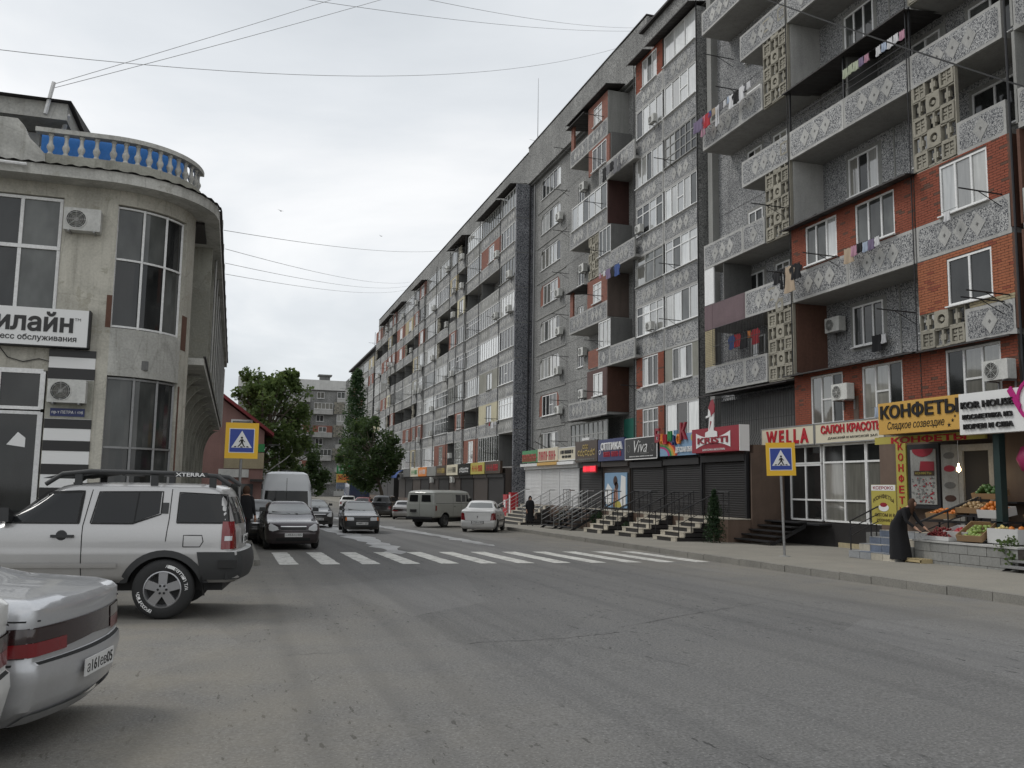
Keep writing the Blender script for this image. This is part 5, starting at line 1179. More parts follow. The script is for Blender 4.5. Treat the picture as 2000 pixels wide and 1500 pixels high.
fin = MB().box(xw, -.86, -.14, .14, 4.77, TOP-.025).mesh('fin', 'plaster'); ftop = MB().box(xw, -.62, -.2, .2, TOP+.275, TOP+.8).mesh('fin_cap', 'plaster_pale')
rib = MB(); rp_ = [(xw, BASE-.4), (xw+.3, BASE-.4), (xw+.3, 2.9)]+[(xw+.3+.75*(1-math.cos(a)), 2.9+1.55*math.sin(a)) for a in [math.pi/2*k/8 for k in range(1, 9)]]+[(xw, 4.54)]
rib.prism(rp_, -.13, .13); rib = rib.mesh('rib', 'plaster')
for k in range(11):
    y_ = 25.6+k*2.6; f_ = ob('fin', fin, P, (0, y_, 0)); ob('fin_cap', ftop, P, (0, y_, 0)); ob('rib', rib, P, (0, y_, 0))
    MB().tube([(-.78, y_+1.2, 4.77), (-.78, y_+1.2, TOP-.03)], .03, 5).build('downpipe', 'frame_grey', P)
mb = MB(); mb.prismx([(22.9, TOP-.1), (23.8, TOP+.9), (24.8, TOP+.9), (24.8, TOP-.1)], xw-.3, -1.0); mb.build('roof_hood', 'roof_sheet', P)
# entrance rail before the door
er = empty('entrance_rail', (0, 0, 0), 0, 'low black rail and grey steps before the white shop door', 'railing'); MB().box(-6.5, -3.95, 19.6, 20.94, -.35, .08).build('landing', 'tile_grey', er); mb = MB()
for x_ in (-6.4, -5.2, -4.1): mb.tube([(x_, 19.65, .08), (x_, 19.65, .95)], .02, 5)
mb.tube([(-6.5, 19.65, .95), (-4.0, 19.65, .9)], .024, 5); mb.tube([(-6.5, 19.65, .55), (-4.0, 19.65, .5)], .015, 5); mb.build('rail', 'steel_dark', er)
# ================================================================= gabled house behind it
H_ = empty('gabled_house', (0, 0, 0), 0, 'small pink gabled house with a red roof beyond the corner building', 'building')
grimy('pink_plaster', (.32, .19, .17), .85, .4, .8); grimy('red_roof', (.22, .03, .035), .6, .4, 1); grimy('wood_pale', (.42, .36, .24), .7, .3, 1)
MB().prism([(-5.5, -1.2), (1.75, -1.2), (1.75, 4.9), (-1.9, 7.6), (-5.5, 4.9)], 58, 66).build('wall', 'pink_plaster', H_); MB().prism([(-6, 4.75), (-1.9, 7.7), (2.3, 4.6), (2.3, 4.8), (-1.9, 7.95), (-6, 4.95)], 57.4, 66.5).build('roof', 'red_roof', H_)
MB().box(-.6, 1.78, 57.9, 57.99, 2.55, 3.55).build('cream_fascia', 'wood_pale', H_); MB().box(.6, 1.79, 57.88, 57.985, 3.6, 4.1).build('green_band', 'sign_green', H_); MB().box(-.9, .9, 57.86, 57.98, 2.0, 2.5).build('white_panel', 'plaster_white', H_)
o = MB().box(-.3, 1.0, 57.9, 57.98, 4.7, 5.6).build('gable_window', 'frame_white', H_); MB().box(-.2, .9, 57.88, 57.895, 4.8, 5.5).build('pane', 'glass_mid', o)
MB().box(-.5, 1.2, 57.9, 57.99, -.6, 1.6).build('door', 'glass_dark', H_); MB().box(1.0, 2.1, 57.2, 57.98, 1.75, 1.9).build('awning', 'roof_sheet', H_)
ss = empty('spiral_stair', (2.9, 62, gz(62)), 0, 'white spiral fire stair beside the pink house', 'staircase'); mb = MB(); mb.tube([(0, 0, 0), (0, 0, 5.6)], .06, 6); mb.build('pole', 'frame_white', ss)
mb = MB(); mb.tube([(.85*math.cos(a), .85*math.sin(a), .9+a*.62) for a in [i*.35 for i in range(22)]], .03, 5); mb.build('handrail', 'frame_white', ss)
for i in range(18): a = i*.42; MB().prism([(0, 0), (.8, -.12), (.8, .12)], 0, .03).build('tread', 'steel_grey', ss).rotation_euler = (R(-90), 0, 0); o = ss.children[-1]; o.location = (0, 0, .1+i*.27); o.rotation_euler = (R(90), 0, a)
MB().box(-1, .3, -.4, .4, 5.0, 5.08).build('landing', 'steel_grey', ss)
# ================================================================= block closing the street
G = empty('closing_block', (36, 199, 0), 0, 'grey nine-storey panel block closing the end of the street', 'apartment block'); P = G
w0, w1 = -35.8, 10
MB().box(w0, w1, 0, 12, -2, 22.4).build('wall', 'pebbledash_pale', G); MB().box(w0-.2, w1, -.5, 12, 22.5, 24.7).build('roof_parapet', 'plaster_white', G); MB().box(-18.6, -16.4, 1, 3, 24.7, 25.8).box(-19, -16, .6, 3.4, 25.8, 26.1).build('vent_stack', 'concrete_dark', G)
for s in range(9):
    z = -.6+s*2.55
    for k in range(9):
        x_ = -34.6+k*5.0
        if (k+s) % 2 == 0 or k % 3 == 2:
            b = MB().box(x_-.3, x_+3.9, -1.1, 0, z-.16, z).build('balcony', 'slab_under', G); MB().box(x_-.3, x_+3.9, -1.2, -1.1, z-.16, z+.95).build('parapet_panel', 'concrete_pale', b)
            if rw.random() < .3: h = [(x_+.9, x_+2.6, z+1.0, z+2.15)]; bricks(G, x_-.3, x_+3.9, z+.95, z+2.4, -1.15, h, far=True); window(G, *h[0], -1.12, 2, '', FARG, joined=True); continue
            if rw.random() < .5: window(G, x_-.25, x_+3.85, z+.95, z+2.35, -1.12, 5, '', FARG, joined=True); continue
        window(G, x_+.4, x_+2.0, z+.85, z+2.25, -.05, 2, '', FARG, joined=True)
    for xx in (-15.5, -25): 
        if s % 2: screen(G, xx, xx+2.2, z, z+2.6, -1.3, True)
# ================================================================= vehicles (local: x across, y from nose to tail, z up)
def paintm(name, c, metal=.5, rough=.32, dirt=.35, dcol=(.16, .14, .11)):
    m = base_mat(name, c, rough, metal, .5, .7); t = NT(m); v = t.coord('obj'); n = t.noise(v, 2.2, 6, .65); f = t.noise(v, 60, 2, .5)
    tcn = t.new('ShaderNodeTexCoord'); s3_ = t.new('ShaderNodeSeparateXYZ'); t.l(tcn.outputs['Object'], s3_.inputs[0])
    mr = t.new('ShaderNodeMapRange'); mr.inputs['From Min'].default_value = .95; mr.inputs['From Max'].default_value = .25; mr.inputs['To Max'].default_value = dirt*1.5; t.l(s3_.outputs[2], mr.inputs['Value'])
    k = t.new('ShaderNodeMath', operation='MULTIPLY'); t.l(mr.outputs[0], k.inputs[0]); t.l(t.ramp(n, [(.3, .35), (.7, 1)]), k.inputs[1])
    t.col(t.mix(k.outputs[0], t.mix(t.ramp(f, [(.4, 0), (.7, .12)]), c, tuple(x*.7 for x in c)), dcol)); 
    r_ = t.new('ShaderNodeMapRange'); r_.inputs['To Min'].default_value = rough; r_.inputs['To Max'].default_value = .75; t.l(k.outputs[0], r_.inputs['Value']); t.rough(r_.outputs[0]); t.l(t.ramp(k.outputs[0], [(0, .7), (.5, .1)]), t.b.inputs['Coat Weight'])
paintm('paint_silver', (.47, .465, .46), .4, .33, .55); paintm('paint_silver_b', (.54, .55, .57), .5, .28, .3); paintm('paint_white', (.66, .66, .65), 0, .35, .25); paintm('paint_black', (.014, .015, .017), .2, .2, .25); paintm('paint_plum', (.03, .022, .03), .4, .22, .25); paintm('paint_darkgrey', (.035, .037, .04), .4, .25, .3); paintm('paint_red', (.17, .01, .014), .3, .25, .25); paintm('paint_khaki', (.30, .31, .285), 0, .55, .45); paintm('paint_vanwhite', (.66, .68, .70), 0, .4, .3); paintm('tarp_blue', (.04, .06, .12), 0, .7, .3)
base_mat('car_glass', (.012, .013, .014), .04, spec=.5, ior=1.45); base_mat('car_glass_clear', (.16, .17, .17), .05, spec=.6, ior=1.7); base_mat('tyre', (.022, .022, .022), .8); base_mat('rim_alloy', (.42, .42, .43), .35, .8); base_mat('rim_steel', (.10, .10, .10), .5, .4); base_mat('lamp_red', (.17, .006, .009), .18, coat=.8); base_mat('lamp_smoke', (.025, .012, .012), .15, coat=.8); base_mat('lamp_clear', (.55, .56, .57), .12, coat=.9); base_mat('lamp_amber', (.5, .14, .02), .2, coat=.8); base_mat('plastic_grey', (.035, .036, .037), .6); base_mat('chrome', (.6, .6, .6), .15, 1); base_mat('seam', (.01, .01, .01), .8); base_mat('plate_white', (.62, .62, .61), .4)
class Car:
    def __init__(s, L, prof, taper=.05):
        # prof rows: z, yf, yr, w, rxf, ryf, bowf, rxr, ryr, bowr
        s.L, s.p, s.tap = L, prof, taper
    def at(s, z):
        p = s.p
        if z <= p[0][0]: return p[0][1:]
        for a, b in zip(p, p[1:]):
            if z <= b[0]: t_ = (z-a[0])/(b[0]-a[0]); return [u+(v-u)*t_ for u, v in zip(a[1:], b[1:])]
        return p[-1][1:]
    def tp(s, y): return 1-s.tap*abs((y-s.L/2)/(s.L/2))**3
    def side(s, y, z):
        yf, yr, w, rxf, ryf, bf, rxr, ryr, br = s.at(z); o = w
        d = y-(yf+bf); e = (yr-br)-y
        if d < ryf: o = w-rxf*(1-math.sqrt(max(0, 1-min(1, 1-d/ryf)**2)))
        if e < ryr: o = min(o, w-rxr*(1-math.sqrt(max(0, 1-min(1, 1-e/ryr)**2))))
        return o*s.tp(y)
    def front(s, x, z):
        yf, yr, w, rxf, ryf, bf, rxr, ryr, br = s.at(z); x = abs(x)/s.tp(yf)
        k = w-rxf
        if x <= k: return yf+bf*(x/max(k, .01))**2
        t_ = min(1, (x-k)/rxf); return yf+bf+ryf*(1-math.sqrt(1-t_*t_))
    def rear(s, x, z):
        yf, yr, w, rxf, ryf, bf, rxr, ryr, br = s.at(z); x = abs(x)/s.tp(yr); k = w-rxr
        if x <= k: return yr-br*(x/max(k, .01))**2
        t_ = min(1, (x-k)/rxr); return yr-br-ryr*(1-math.sqrt(1-t_*t_))
    def outline(s, z):
        yf, yr, w, rxf, ryf, bf, rxr, ryr, br = s.at(z); h = []
        kf, kr = w-rxf, w-rxr
        for i in range(7): t_ = i/6; h.append((kf*t_, yf+bf*t_*t_))
        for i in range(1, 7): a = math.pi/2*i/6; h.append((kf+rxf*math.sin(a), yf+bf+ryf*(1-math.cos(a))))
        y0, y1 = yf+bf+ryf, yr-br-ryr
        for i in range(1, 24): h.append((w, y0+(y1-y0)*i/24))
        for i in range(6, 0, -1): a = math.pi/2*i/6; h.append((kr+rxr*math.sin(a), yr-br-ryr*(1-math.cos(a))))
        for i in range(6, -1, -1): t_ = i/6; h.append((kr*t_, yr-br*t_*t_))
        h = [(x*s.tp(y), y) for x, y in h]
        return h+[(-x, y) for x, y in h[-2:0:-1]]
    def body(s, arches, paint, key, zs=None, width=None):
        def f():
            mb = MB(); Z = []
            for a, b in zip(s.p, s.p[1:]):
                n = max(1, math.ceil((b[0]-a[0])/.05)); Z += [a[0]+(b[0]-a[0])*i/n for i in range(n)]
            Z.append(s.p[-1][0]); rows = [s.outline(z) for z in Z]; n = len(rows[0]); vs_ = [(x, y, z) for r_, z in zip(rows, Z) for x, y in r_]; fs = []
            for i in range(len(Z)-1):
                for j in range(n): fs.append((i*n+j, i*n+(j+1) % n, (i+1)*n+(j+1) % n, (i+1)*n+j))
            fs.append(tuple(range(n-1, -1, -1))); fs.append(tuple((len(Z)-1)*n+j for j in range(n))); mb.raw(vs_, fs); me = mb.mesh('body', [paint, 'black'], smooth=38)
            o = ob('tmp_body', me); cs = []
            for (y_, r_) in arches:
                for sx in (-1, 1):
                    c = MB().lathe([(.001, 0), (r_, 0), (r_, .36), (.001, .36)], 28, 'x', (0, 0, 0)).mesh('cut', 'black'); c.transform(Matrix.Translation((sx*.62 if sx > 0 else -.62-.36, y_, r_*.86))) ; co = ob('tmp_cut', c); md = o.modifiers.new('b', 'BOOLEAN'); md.object = co; md.operation = 'DIFFERENCE'; md.solver = 'EXACT'; md.material_mode = 'TRANSFER'; cs.append(co)
            dg = bpy.context.evaluated_depsgraph_get(); me2 = bpy.data.meshes.new_from_object(o.evaluated_get(dg)); me2.name = 'body'
            for c in cs: bpy.data.objects.remove(c)
            bpy.data.objects.remove(o); me2.polygons.foreach_set('use_smooth', [True]*len(me2.polygons)); me2.set_sharp_from_angle(angle=R(38)); return me2
        me = cached(('body', key, paint), f); return me
    # patches that follow the skin
    def patch(s, where, lo, hi, n=8, m=4, eps=.006, sgn=1):
        def lerp(P_, t_):
            k = t_*(len(P_)-1); i = min(int(k), len(P_)-2); f_ = k-i; return (P_[i][0]+(P_[i+1][0]-P_[i][0])*f_, P_[i][1]+(P_[i+1][1]-P_[i][1])*f_)
        rows = []
        for j in range(m+1):
            row = []
            for i in range(n+1):
                a, b = lerp(lo, i/n), lerp(hi, i/n); u, z = a[0]+(b[0]-a[0])*j/m, a[1]+(b[1]-a[1])*j/m
                if where == 'side': row.append((sgn*(s.side(u, z)+eps), u, z))
                elif where == 'rear': row.append((u, s.rear(u, z)+eps, z))
                else: row.append((u, s.front(u, z)-eps, z))
            rows.append(row)
        return rows
    def stripe(s, where, pts, w, eps=.005, sgn=1):
        mb = MB(); P_ = []
        for (a, b), (c, d) in zip(pts, pts[1:]):
            k = max(2, int(math.hypot(c-a, d-b)/.06)); P_ += [(a+(c-a)*i/k, b+(d-b)*i/k) for i in range(k)]
        P_.append(pts[-1]); rows = []
        for i, p in enumerate(P_):
            q_ = P_[min(i+1, len(P_)-1)]; p0 = P_[max(i-1, 0)]; dx_, dz_ = q_[0]-p0[0], q_[1]-p0[1]; l_ = math.hypot(dx_, dz_) or 1; nx, nz = -dz_/l_*w/2, dx_/l_*w/2; row = []
            for sg_ in (-1, 1):
                u, z = p[0]+nx*sg_, p[1]+nz*sg_
                row.append((sgn*(s.side(u, z)+eps), u, z) if where == 'side' else ((u, s.rear(u, z)+eps, z) if where == 'rear' else (u, s.front(u, z)-eps, z)))
            rows.append(row)
        mb.grid(rows); return mb
def add(P, name, mat, rows, smooth=True): mb = MB(); mb.grid(rows); return mb.build(name, mat, P, smooth=True)
def wheel(P, x, y, r, w=.2, rim='rim_steel', spokes=0, sgn=1, letters=None):
    T = MB(); hw = w/2
    prof = [(r*.62, -hw), (r*.66, -hw-.004), (r*.88, -hw-.004), (r*.97, -hw*.78), (r, -hw*.5), (r, hw*.5), (r*.97, hw*.78), (r*.88, hw+.004), (r*.66, hw+.004), (r*.62, hw)]
    T.lathe(prof+[prof[0]], 36, 'x'); o = ob('wheel', T.mesh('wheel', 'tyre', smooth=50), P, (x, y, r))
    g = MB(); f_ = sgn*hw
    g.lathe([(r*.63, f_*.95), (r*.58, f_*1.0), (r*.55, f_*.8), (r*.52, f_*.35), (r*.2, f_*.3), (.001, f_*.3)], 28, 'x', caps=False)
    if spokes:
        for k in range(spokes):
            a = k*math.tau/spokes+.3; ca, sa = math.cos(a), math.sin(a); w_ = r*.13; pts = []
            for rad, hw_ in ((r*.12, w_*1.0), (r*.56, w_*1.15)):
                for sg_ in (-1, 1): pts.append((rad*ca-sg_*hw_*sa, rad*sa+sg_*hw_*ca))
            v = [(f_*.95, *pts[0]), (f_*.95, *pts[1]), (f_*.9, *pts[3]), (f_*.9, *pts[2]), (f_*.4, *pts[0]), (f_*.4, *pts[1]), (f_*.4, *pts[3]), (f_*.4, *pts[2])]
            g.raw(v, [(0, 1, 2, 3), (0, 4, 5, 1), (1, 5, 6, 2), (2, 6, 7, 3), (3, 7, 4, 0)])
        g.lathe([(r*.17, f_*.4), (r*.17, f_*1.0), (r*.1, f_*1.03), (.001, f_*1.03)], 16, 'x')
        d = MB()
        for k in range(6): a = k*math.tau/6; d.lathe([(.016, f_*.9), (.016, f_*1.06), (.001, f_*1.06)], 8, 'x', (0, r*.135*math.cos(a), r*.135*math.sin(a)))
        d.build('lug_nuts', 'steel_dark', o); dk = MB().lathe([(r*.535, f_*.37), (.001, f_*.37)], 24, 'x', caps=False).build('brake_shadow', 'black', o)
    else:
        g.lathe([(r*.3, f_*.3), (r*.28, f_*.7), (.001, f_*.72)], 18, 'x')
        g.mat(1)
        for k in range(8): a = k*math.tau/8; g.lathe([(r*.06, f_*.32), (r*.06, f_*.36), (.001, f_*.36)], 8, 'x', (0, r*.4*math.cos(a), r*.4*math.sin(a)))
    g.build('rim', [rim, 'black'], o, smooth=40)
    if letters:
        for word, a0, da in letters:
            for i, ch in enumerate(word):
                if ch == ' ': continue
                a = a0+da*i; me = tmesh(ch, .034, .042, 'white_paint', .003); l_ = ob('tyre_lettering', me, o, (0, 0, 0)); rr_ = r*.78
                # letters stand on a ring of the near sidewall
                px, pz = rr_*math.sin(a), rr_*math.cos(a); l_.matrix_local = Matrix.Translation((f_*1.06, px*sgn, pz)) @ (Matrix.Rotation(math.pi/2*sgn, 4, 'Z')) @ Matrix.Rotation(a, 4, 'Y') @ Matrix.Translation((-.017, 0, -.021))
    return o
def plate(P, c, where, z, s, w=.52, h=.112, x=0):
    y = c.rear(x, z)+.012 if where == 'rear' else c.front(x, z)-.012; o = MB().box(x-w/2, x+w/2, min(y, y+(.01 if where == 'rear' else -.01)), max(y, y+(.01 if where == 'rear' else -.01)), z-h/2, z+h/2).build('number_plate', 'plate_white', P)
    l_ = ob('lettering', tmesh(s, w*.9, h*.68, 'black', .002, .01), o, (x+w*.45 if where == 'rear' else x-w*.45, y+(.0105 if where == 'rear' else -.0105), z-h*.34))
    if where == 'rear': l_.rotation_euler = (0, 0, math.pi)
    return o
def sedan(name, loc, rz, label, paint, glassm='car_glass', rim='rim_steel', spokes=0, H=1.42, L=4.25, W=.84, style='sedan', front_detail=True, rear_detail='vaz', pl='', trim=None, group='cars along the street'):
    "saloon car; nose at y=0"
    z_b = .96*H/1.42; zt = H
    if style == 'sedan': yr_b, yr_d, hood = L-.0, L-.72, 1.22
    if style == 'hatch': yr_b, yr_d, hood = L-.06, L-.16, 1.2
    if style == 'mini': yr_b, yr_d, hood = L-.04, L-.10, 1.0
    deck = z_b+(.05 if style == 'sedan' else 0); rw_ = .62 if style != 'mini' else .66
    ry_roof = {'sedan': L-1.22, 'hatch': L-.75, 'mini': L-.35}[style]
    prof = [(.2, .10, L-.14, W-.08, .12, .2, .10, .12, .2, .10), (.3, .03, L-.04, W-.02, .16, .26, .12, .12, .15, .09), (.5, .0, L, W, .16, .28, .13, .12, .16, .09), (.575, .03, L-.01, W, .16, .28, .13, .12, .16, .09), (.595, .03, L-.05, W-.006, .16, .28, .13, .10, .14, .08), (.70, .08, L-.055, W-.006, .15, .28, .14, .10, .14, .08),
            (.78, .14, L-.06, W-.008, .14, .30, .15, .10, .13, .08), (.83*H/1.42, .30, L-.06, W-.015, .16, .36, .18, .10, .13, .08), (.88*H/1.42, .66, L-.06, W-.02, .20, .38, .2, .10, .13, .07), (z_b-.0, 1.02, L-.07, W-.03, .16, .3, .2, .10, .13, .06)]
    if style == 'sedan':
        prof += [(deck-.012, hood-.1, L-.09, W-.05, .14, .26, .2, .12, .14, .07), (deck+.012, hood, L-.17, W-.062, .14, .26, .2, .14, .18, .08), (deck+.045, hood+.06, L-.62, W-.075, .14, .24, .2, .16, .3, .12), (deck+.09, hood+.14, L-.84, W-.095, .13, .22, .18, .15, .26, .12)]
    else: prof += [(deck, hood, L-.12, W-.055, .14, .26, .2, .12, .18, .07), (deck+.09, hood+.14, yr_d-.05, W-.095, .13, .22, .18, .12, .18, .07)]
    prof += [(H-.14, hood+.74, ry_roof+.12, rw_+.03, .12, .2, .12, .12, .2, .1), (H-.07, hood+.90, ry_roof, rw_-.015, .14, .22, .12, .14, .24, .1), (H-.025, hood+.98, ry_roof-.10, rw_-.10, .14, .16, .08, .14, .16, .08), (H-.006, hood+1.10, ry_roof-.24, rw_-.24, .14, .1, .05, .14, .1, .05), (H, hood+1.2, ry_roof-.36, rw_-.4, .08, .04, .02, .08, .04, .02)]
    c = Car(L, prof); P = empty(name, loc, rz, label, 'car', group); fw, rw2, wr = .78, L-.95 if style == 'sedan' else L-.8, .295
    if style == 'mini': wr = .32; fw = .85
    key = (style, H, L, W); ob('body', c.body([(fw, wr+.065), (rw2, wr+.065)], paint, key), P)
    MB().box(-W+.25, W-.25, .3, L-.3, .17, .3).build('underside', 'black', P)
    for y_ in (fw, rw2):
        for sx in (-1, 1): wheel(P, sx*(W-.115), y_, wr, .18, rim, spokes, sx)
    g0 = deck+.10; g1 = H-.13; ws = hood+.12
    add(P, 'windscreen', glassm, c.patch('front', [(-.66, g0-.06), (0, g0-.08), (.66, g0-.06)], [(-.55, g1+.03), (0, g1+.05), (.55, g1+.03)], 12, 6, .012))
    gr = [(-.60, g0-.0), (0, g0-.02), (.60, g0-.0)]
    add(P, 'rear_window', 'car_glass' if rear_detail != 'logan' else 'car_glass_clear', c.patch('rear', gr, [(-.52, g1+.01), (0, g1+.03), (.52, g1+.01)], 12, 6, .012))
    yb = ry_roof
    for sx in (-1, 1):
        mid = hood+1.28
        add(P, 'side_window', 'car_glass', c.patch('side', [(ws+.32, g0-.03), (mid-.03, g0-.03)], [(ws+.80, g1), (mid-.03, g1)], 6, 4, .008, sx))
        e_ = (yb-.02, g1) if style == 'sedan' else (yb-.05, g1); eb = yb+.28 if style == 'sedan' else yb+.15
        add(P, 'side_window', 'car_glass', c.patch('side', [(mid+.03, g0-.03), (min(eb, L-1.0), g0-.03)], [(mid+.03, g1), e_], 6, 4, .008, sx))
        for pts in ([(hood+.15, .32), (hood+.12, .8), (ws+.22, g0-.06)], [(mid, .3), (mid, g0-.05)], [(mid+.95, .85), (mid+1.02, g0-.05)]): c.stripe('side', pts, .012, .004, sx).build('door_seam', 'seam', P)
        c.stripe('side', [(.5, .30), (L-.5, .30)], .05, .003, sx).build('sill_shadow', 'plastic_grey', P)
        for y_ in (mid-.28, mid+.75): MB().box(min(sx*(c.side(y_, .82)), sx*(c.side(y_, .82)+.025)), max(sx*(c.side(y_, .82)), sx*(c.side(y_, .82)+.025)), y_, y_+.17, .80, .835).build('door_handle', 'plastic_grey', P)
        add(P, 'rub_strip', 'plastic_grey', c.patch('side', [(1.15, .54), (L-1.3, .54)], [(1.15, .60), (L-1.3, .60)], 12, 1, .012, sx))
        mi = MB(); xx = c.side(ws+.35, g0)
        mi.raw([(sx*(xx+a), ws+.36+b, g0+d) for a, b, d in ((.0, .0, .0), (.2, -.02, .0), (.2, .06, .0), (.0, .08, .0), (.02, .0, .13), (.19, -.02, .12), (.19, .06, .12), (.02, .08, .13))], [(0, 3, 2, 1), (4, 5, 6, 7), (0, 1, 5, 4), (1, 2, 6, 5), (2, 3, 7, 6), (3, 0, 4, 7)]); mi.build('mirror', 'plastic_grey', P)
    if front_detail:
        hl = .60
        for sx in (-1, 1):
            if style == 'hatch':
                add(P, 'headlight', 'lamp_clear', c.patch('front', [(sx*.36, .57), (sx*.66, .57)], [(sx*.36, .71), (sx*.66, .72)], 6, 3, .012)); add(P, 'indicator', 'lamp_amber', c.patch('front', [(sx*.665, .57), (sx*.78, .57)], [(sx*.665, .72), (sx*.78, .72)], 4, 3, .012))
            else: add(P, 'headlight', 'lamp_clear', c.patch('front', [(sx*.44, .60), (sx*.6, .56), (sx*.80, .60)], [(sx*.46, .68), (sx*.62, .77), (sx*.80, .80)], 8, 4, .012))
        add(P, 'grille', 'black', c.patch('front', [(-.38, .60), (.38, .60)], [(-.38, .70), (.38, .70)], 8, 2, .01)); add(P, 'grille_bar', 'chrome' if style != 'hatch' else 'plastic_grey', c.patch('front', [(-.38, .69), (.38, .69)], [(-.38, .715), (.38, .715)], 8, 1, .02))
        add(P, 'bumper_intake', 'black', c.patch('front', [(-.5, .27), (.5, .27)], [(-.5, .37), (.5, .37)], 8, 2, .008)); c.stripe('front', [(-.8, .56), (.8, .56)], .015, .006).build('bumper_seam', 'seam', P)
        if style == 'hatch': add(P, 'bumper', 'plastic_grey', c.patch('front', [(-.8, .32), (.8, .32)], [(-.8, .54), (.8, .54)], 14, 3, .015))
        for sx in (-1, 1): MB().tube([(sx*.12+.1, c.front(.1, g0-.05)-.03, g0-.06), (sx*.12-.42, c.front(.35, g0+.02)-.035, g0+.0)], .012, 5).build('wiper', 'black', P)
        if pl: plate(P, c, 'front', .45, pl)
    if rear_detail == 'vaz':
        add(P, 'tail_panel', 'lamp_smoke', c.patch('rear', [(-.81, .62), (0, .66), (.81, .62)], [(-.81, .80), (0, .80), (.81, .80)], 30, 4, .008))
        for sx in (-1, 1):
            add(P, 'tail_light', 'lamp_red', c.patch('rear', [(sx*.40, .63), (sx*.81, .625)], [(sx*.40, .71), (sx*.81, .71)], 16, 3, .014)); add(P, 'tail_light', 'lamp_smoke', c.patch('rear', [(sx*.40, .712), (sx*.81, .712)], [(sx*.40, .79), (sx*.81, .795)], 16, 3, .014))
            add(P, 'tail_light', 'lamp_smoke', c.patch('side', [(L-.36, .625), (L-.165, .622)], [(L-.34, .80), (L-.165, .80)], 8, 3, .012, sx)); add(P, 'tail_light', 'lamp_red', c.patch('side', [(L-.355, .63), (L-.16, .63)], [(L-.355, .71), (L-.16, .71)], 8, 3, .016, sx))
        c.stripe('rear', [(-.82, .585), (.82, .585)], .014, .005).build('bumper_seam', 'seam', P)
        for sx in (-1, 1): c.stripe('side', [(L-.62, .30), (L-.42, .60), (L-.38, .83)], .012, .004, sx).build('door_seam', 'seam', P); c.stripe('side', [(L-.95, .86), (L-.12, .84)], .01, .004, sx).build('boot_seam', 'seam', P)
        add(P, 'bumper_lip', 'paint_silver_b' if paint == 'paint_silver_b' else 'plastic_grey', c.patch('rear', [(-.7, .2), (.7, .2)], [(-.72, .27), (.72, .27)], 14, 2, .03))
        
        if pl: plate(P, c, 'rear', .47, pl)
    elif rear_detail == 'logan':
        for sx in (-1, 1): add(P, 'tail_light', 'lamp_red', c.patch('rear', [(sx*.60, .60), (sx*.80, .62)], [(sx*.66, .93), (sx*.78, .97)], 5, 5, .014)); add(P, 'tail_light', 'lamp_red', c.patch('side', [(L-.34, .62), (L-.16, .62)], [(L-.26, .95), (L-.16, .95)], 4, 4, .014, sx))
        c.stripe('rear', [(-.62, .58), (.62, .58)], .012, .005).build('boot_seam', 'seam', P); c.stripe('rear', [(-.6, .98), (.6, .98)], .012, .005).build('boot_seam', 'seam', P)
        add(P, 'plate_recess', 'plastic_grey', c.patch('rear', [(-.3, .44), (.3, .44)], [(-.3, .57), (.3, .57)], 6, 2, .006)); MB().prism([(-.04, .77), (0, .7), (.04, .77), (0, .84)], L-.02, L-.0).build('emblem', 'chrome', P)
        if pl: plate(P, c, 'rear', .505, pl)
    else:
        for sx in (-1, 1): add(P, 'tail_light', 'lamp_red', c.patch('rear', [(sx*.58, .66), (sx*.78, .66)], [(sx*.60, .9), (sx*.76, .9)], 5, 4, .014))
        if pl: plate(P, c, 'rear', .5, pl)
    return P
def put(x, y): return (x, y, gz(y)-.0)
def slope(o): o.rotation_euler[0] += 0; return o
# nose points along local -y: rz = 0 faces the camera
sedan('parked_car', put(1.82, 27.7), R(2), 'black saloon with a chrome grille bar and white plate parked at the zebra crossing', 'paint_plum', 'car_glass_clear', L=4.35, pl='н455вр05')
sedan('parked_car', put(.95, 31.4), R(3), 'black saloon parked tight behind the chrome-grilled saloon', 'paint_black', L=4.3, H=1.46)
sedan('car', put(5.55, 39.8), R(-3), 'black boxy saloon with amber indicators driving towards the crossing', 'paint_black', 'car_glass_clear', style='hatch', L=4.2, H=1.4, pl='а989ас05', W=.83)
sedan('car', put(4.35, 47.5), R(2), 'dark grey saloon following behind the boxy black one', 'paint_darkgrey', 'car_glass_clear', L=4.3, pl='м217ох05')
# tails towards the camera: rz = 180
def tail(name, x, y, yaw, *a, L=4.25, **k):
    r_ = math.pi+yaw; return sedan(name, (x-L*math.sin(-r_)*0+math.sin(-yaw)*L*0+L*math.sin(yaw)*-1, y+L*math.cos(yaw), gz(y+L/2)), r_, *a, L=L, **k)
tail('parked_car', 11.2, 41.2, R(-24), 'white saloon with tall red tail lights parked beside the grey van', 'paint_white', H=1.53, L=4.29, W=.87, rear_detail='logan', pl='к733нк95', front_detail=False)
tail('parked_car', 12.2, 66, R(-14), 'silver saloon parked nose to kerb beyond the grey van', 'paint_silver', front_detail=False, pl='')
tail('parked_car', 11.4, 71.5, R(-20), 'dark minivan parked between the silver and the red car', 'paint_darkgrey', style='mini', H=1.75, L=4.5, W=.88, rear_detail='plain', front_detail=False)
tail('parked_car', 11.0, 80, R(-18), 'red car parked beyond the dark minivan', 'paint_red', style='hatch', H=1.5, rear_detail='plain', front_detail=False)
tail('parked_car', 10.9, 89, R(-10), 'white hatchback parked beyond the red car', 'paint_white', style='hatch', H=1.5, rear_detail='plain', front_detail=False)
sedan('car', put(7.4, 104), R(3), 'small white car far down the street beside the yellow sign', 'paint_white', H=1.5); sedan('car', put(9.6, 125), R(3), 'small pale car furthest down the street', 'paint_silver', H=1.5)
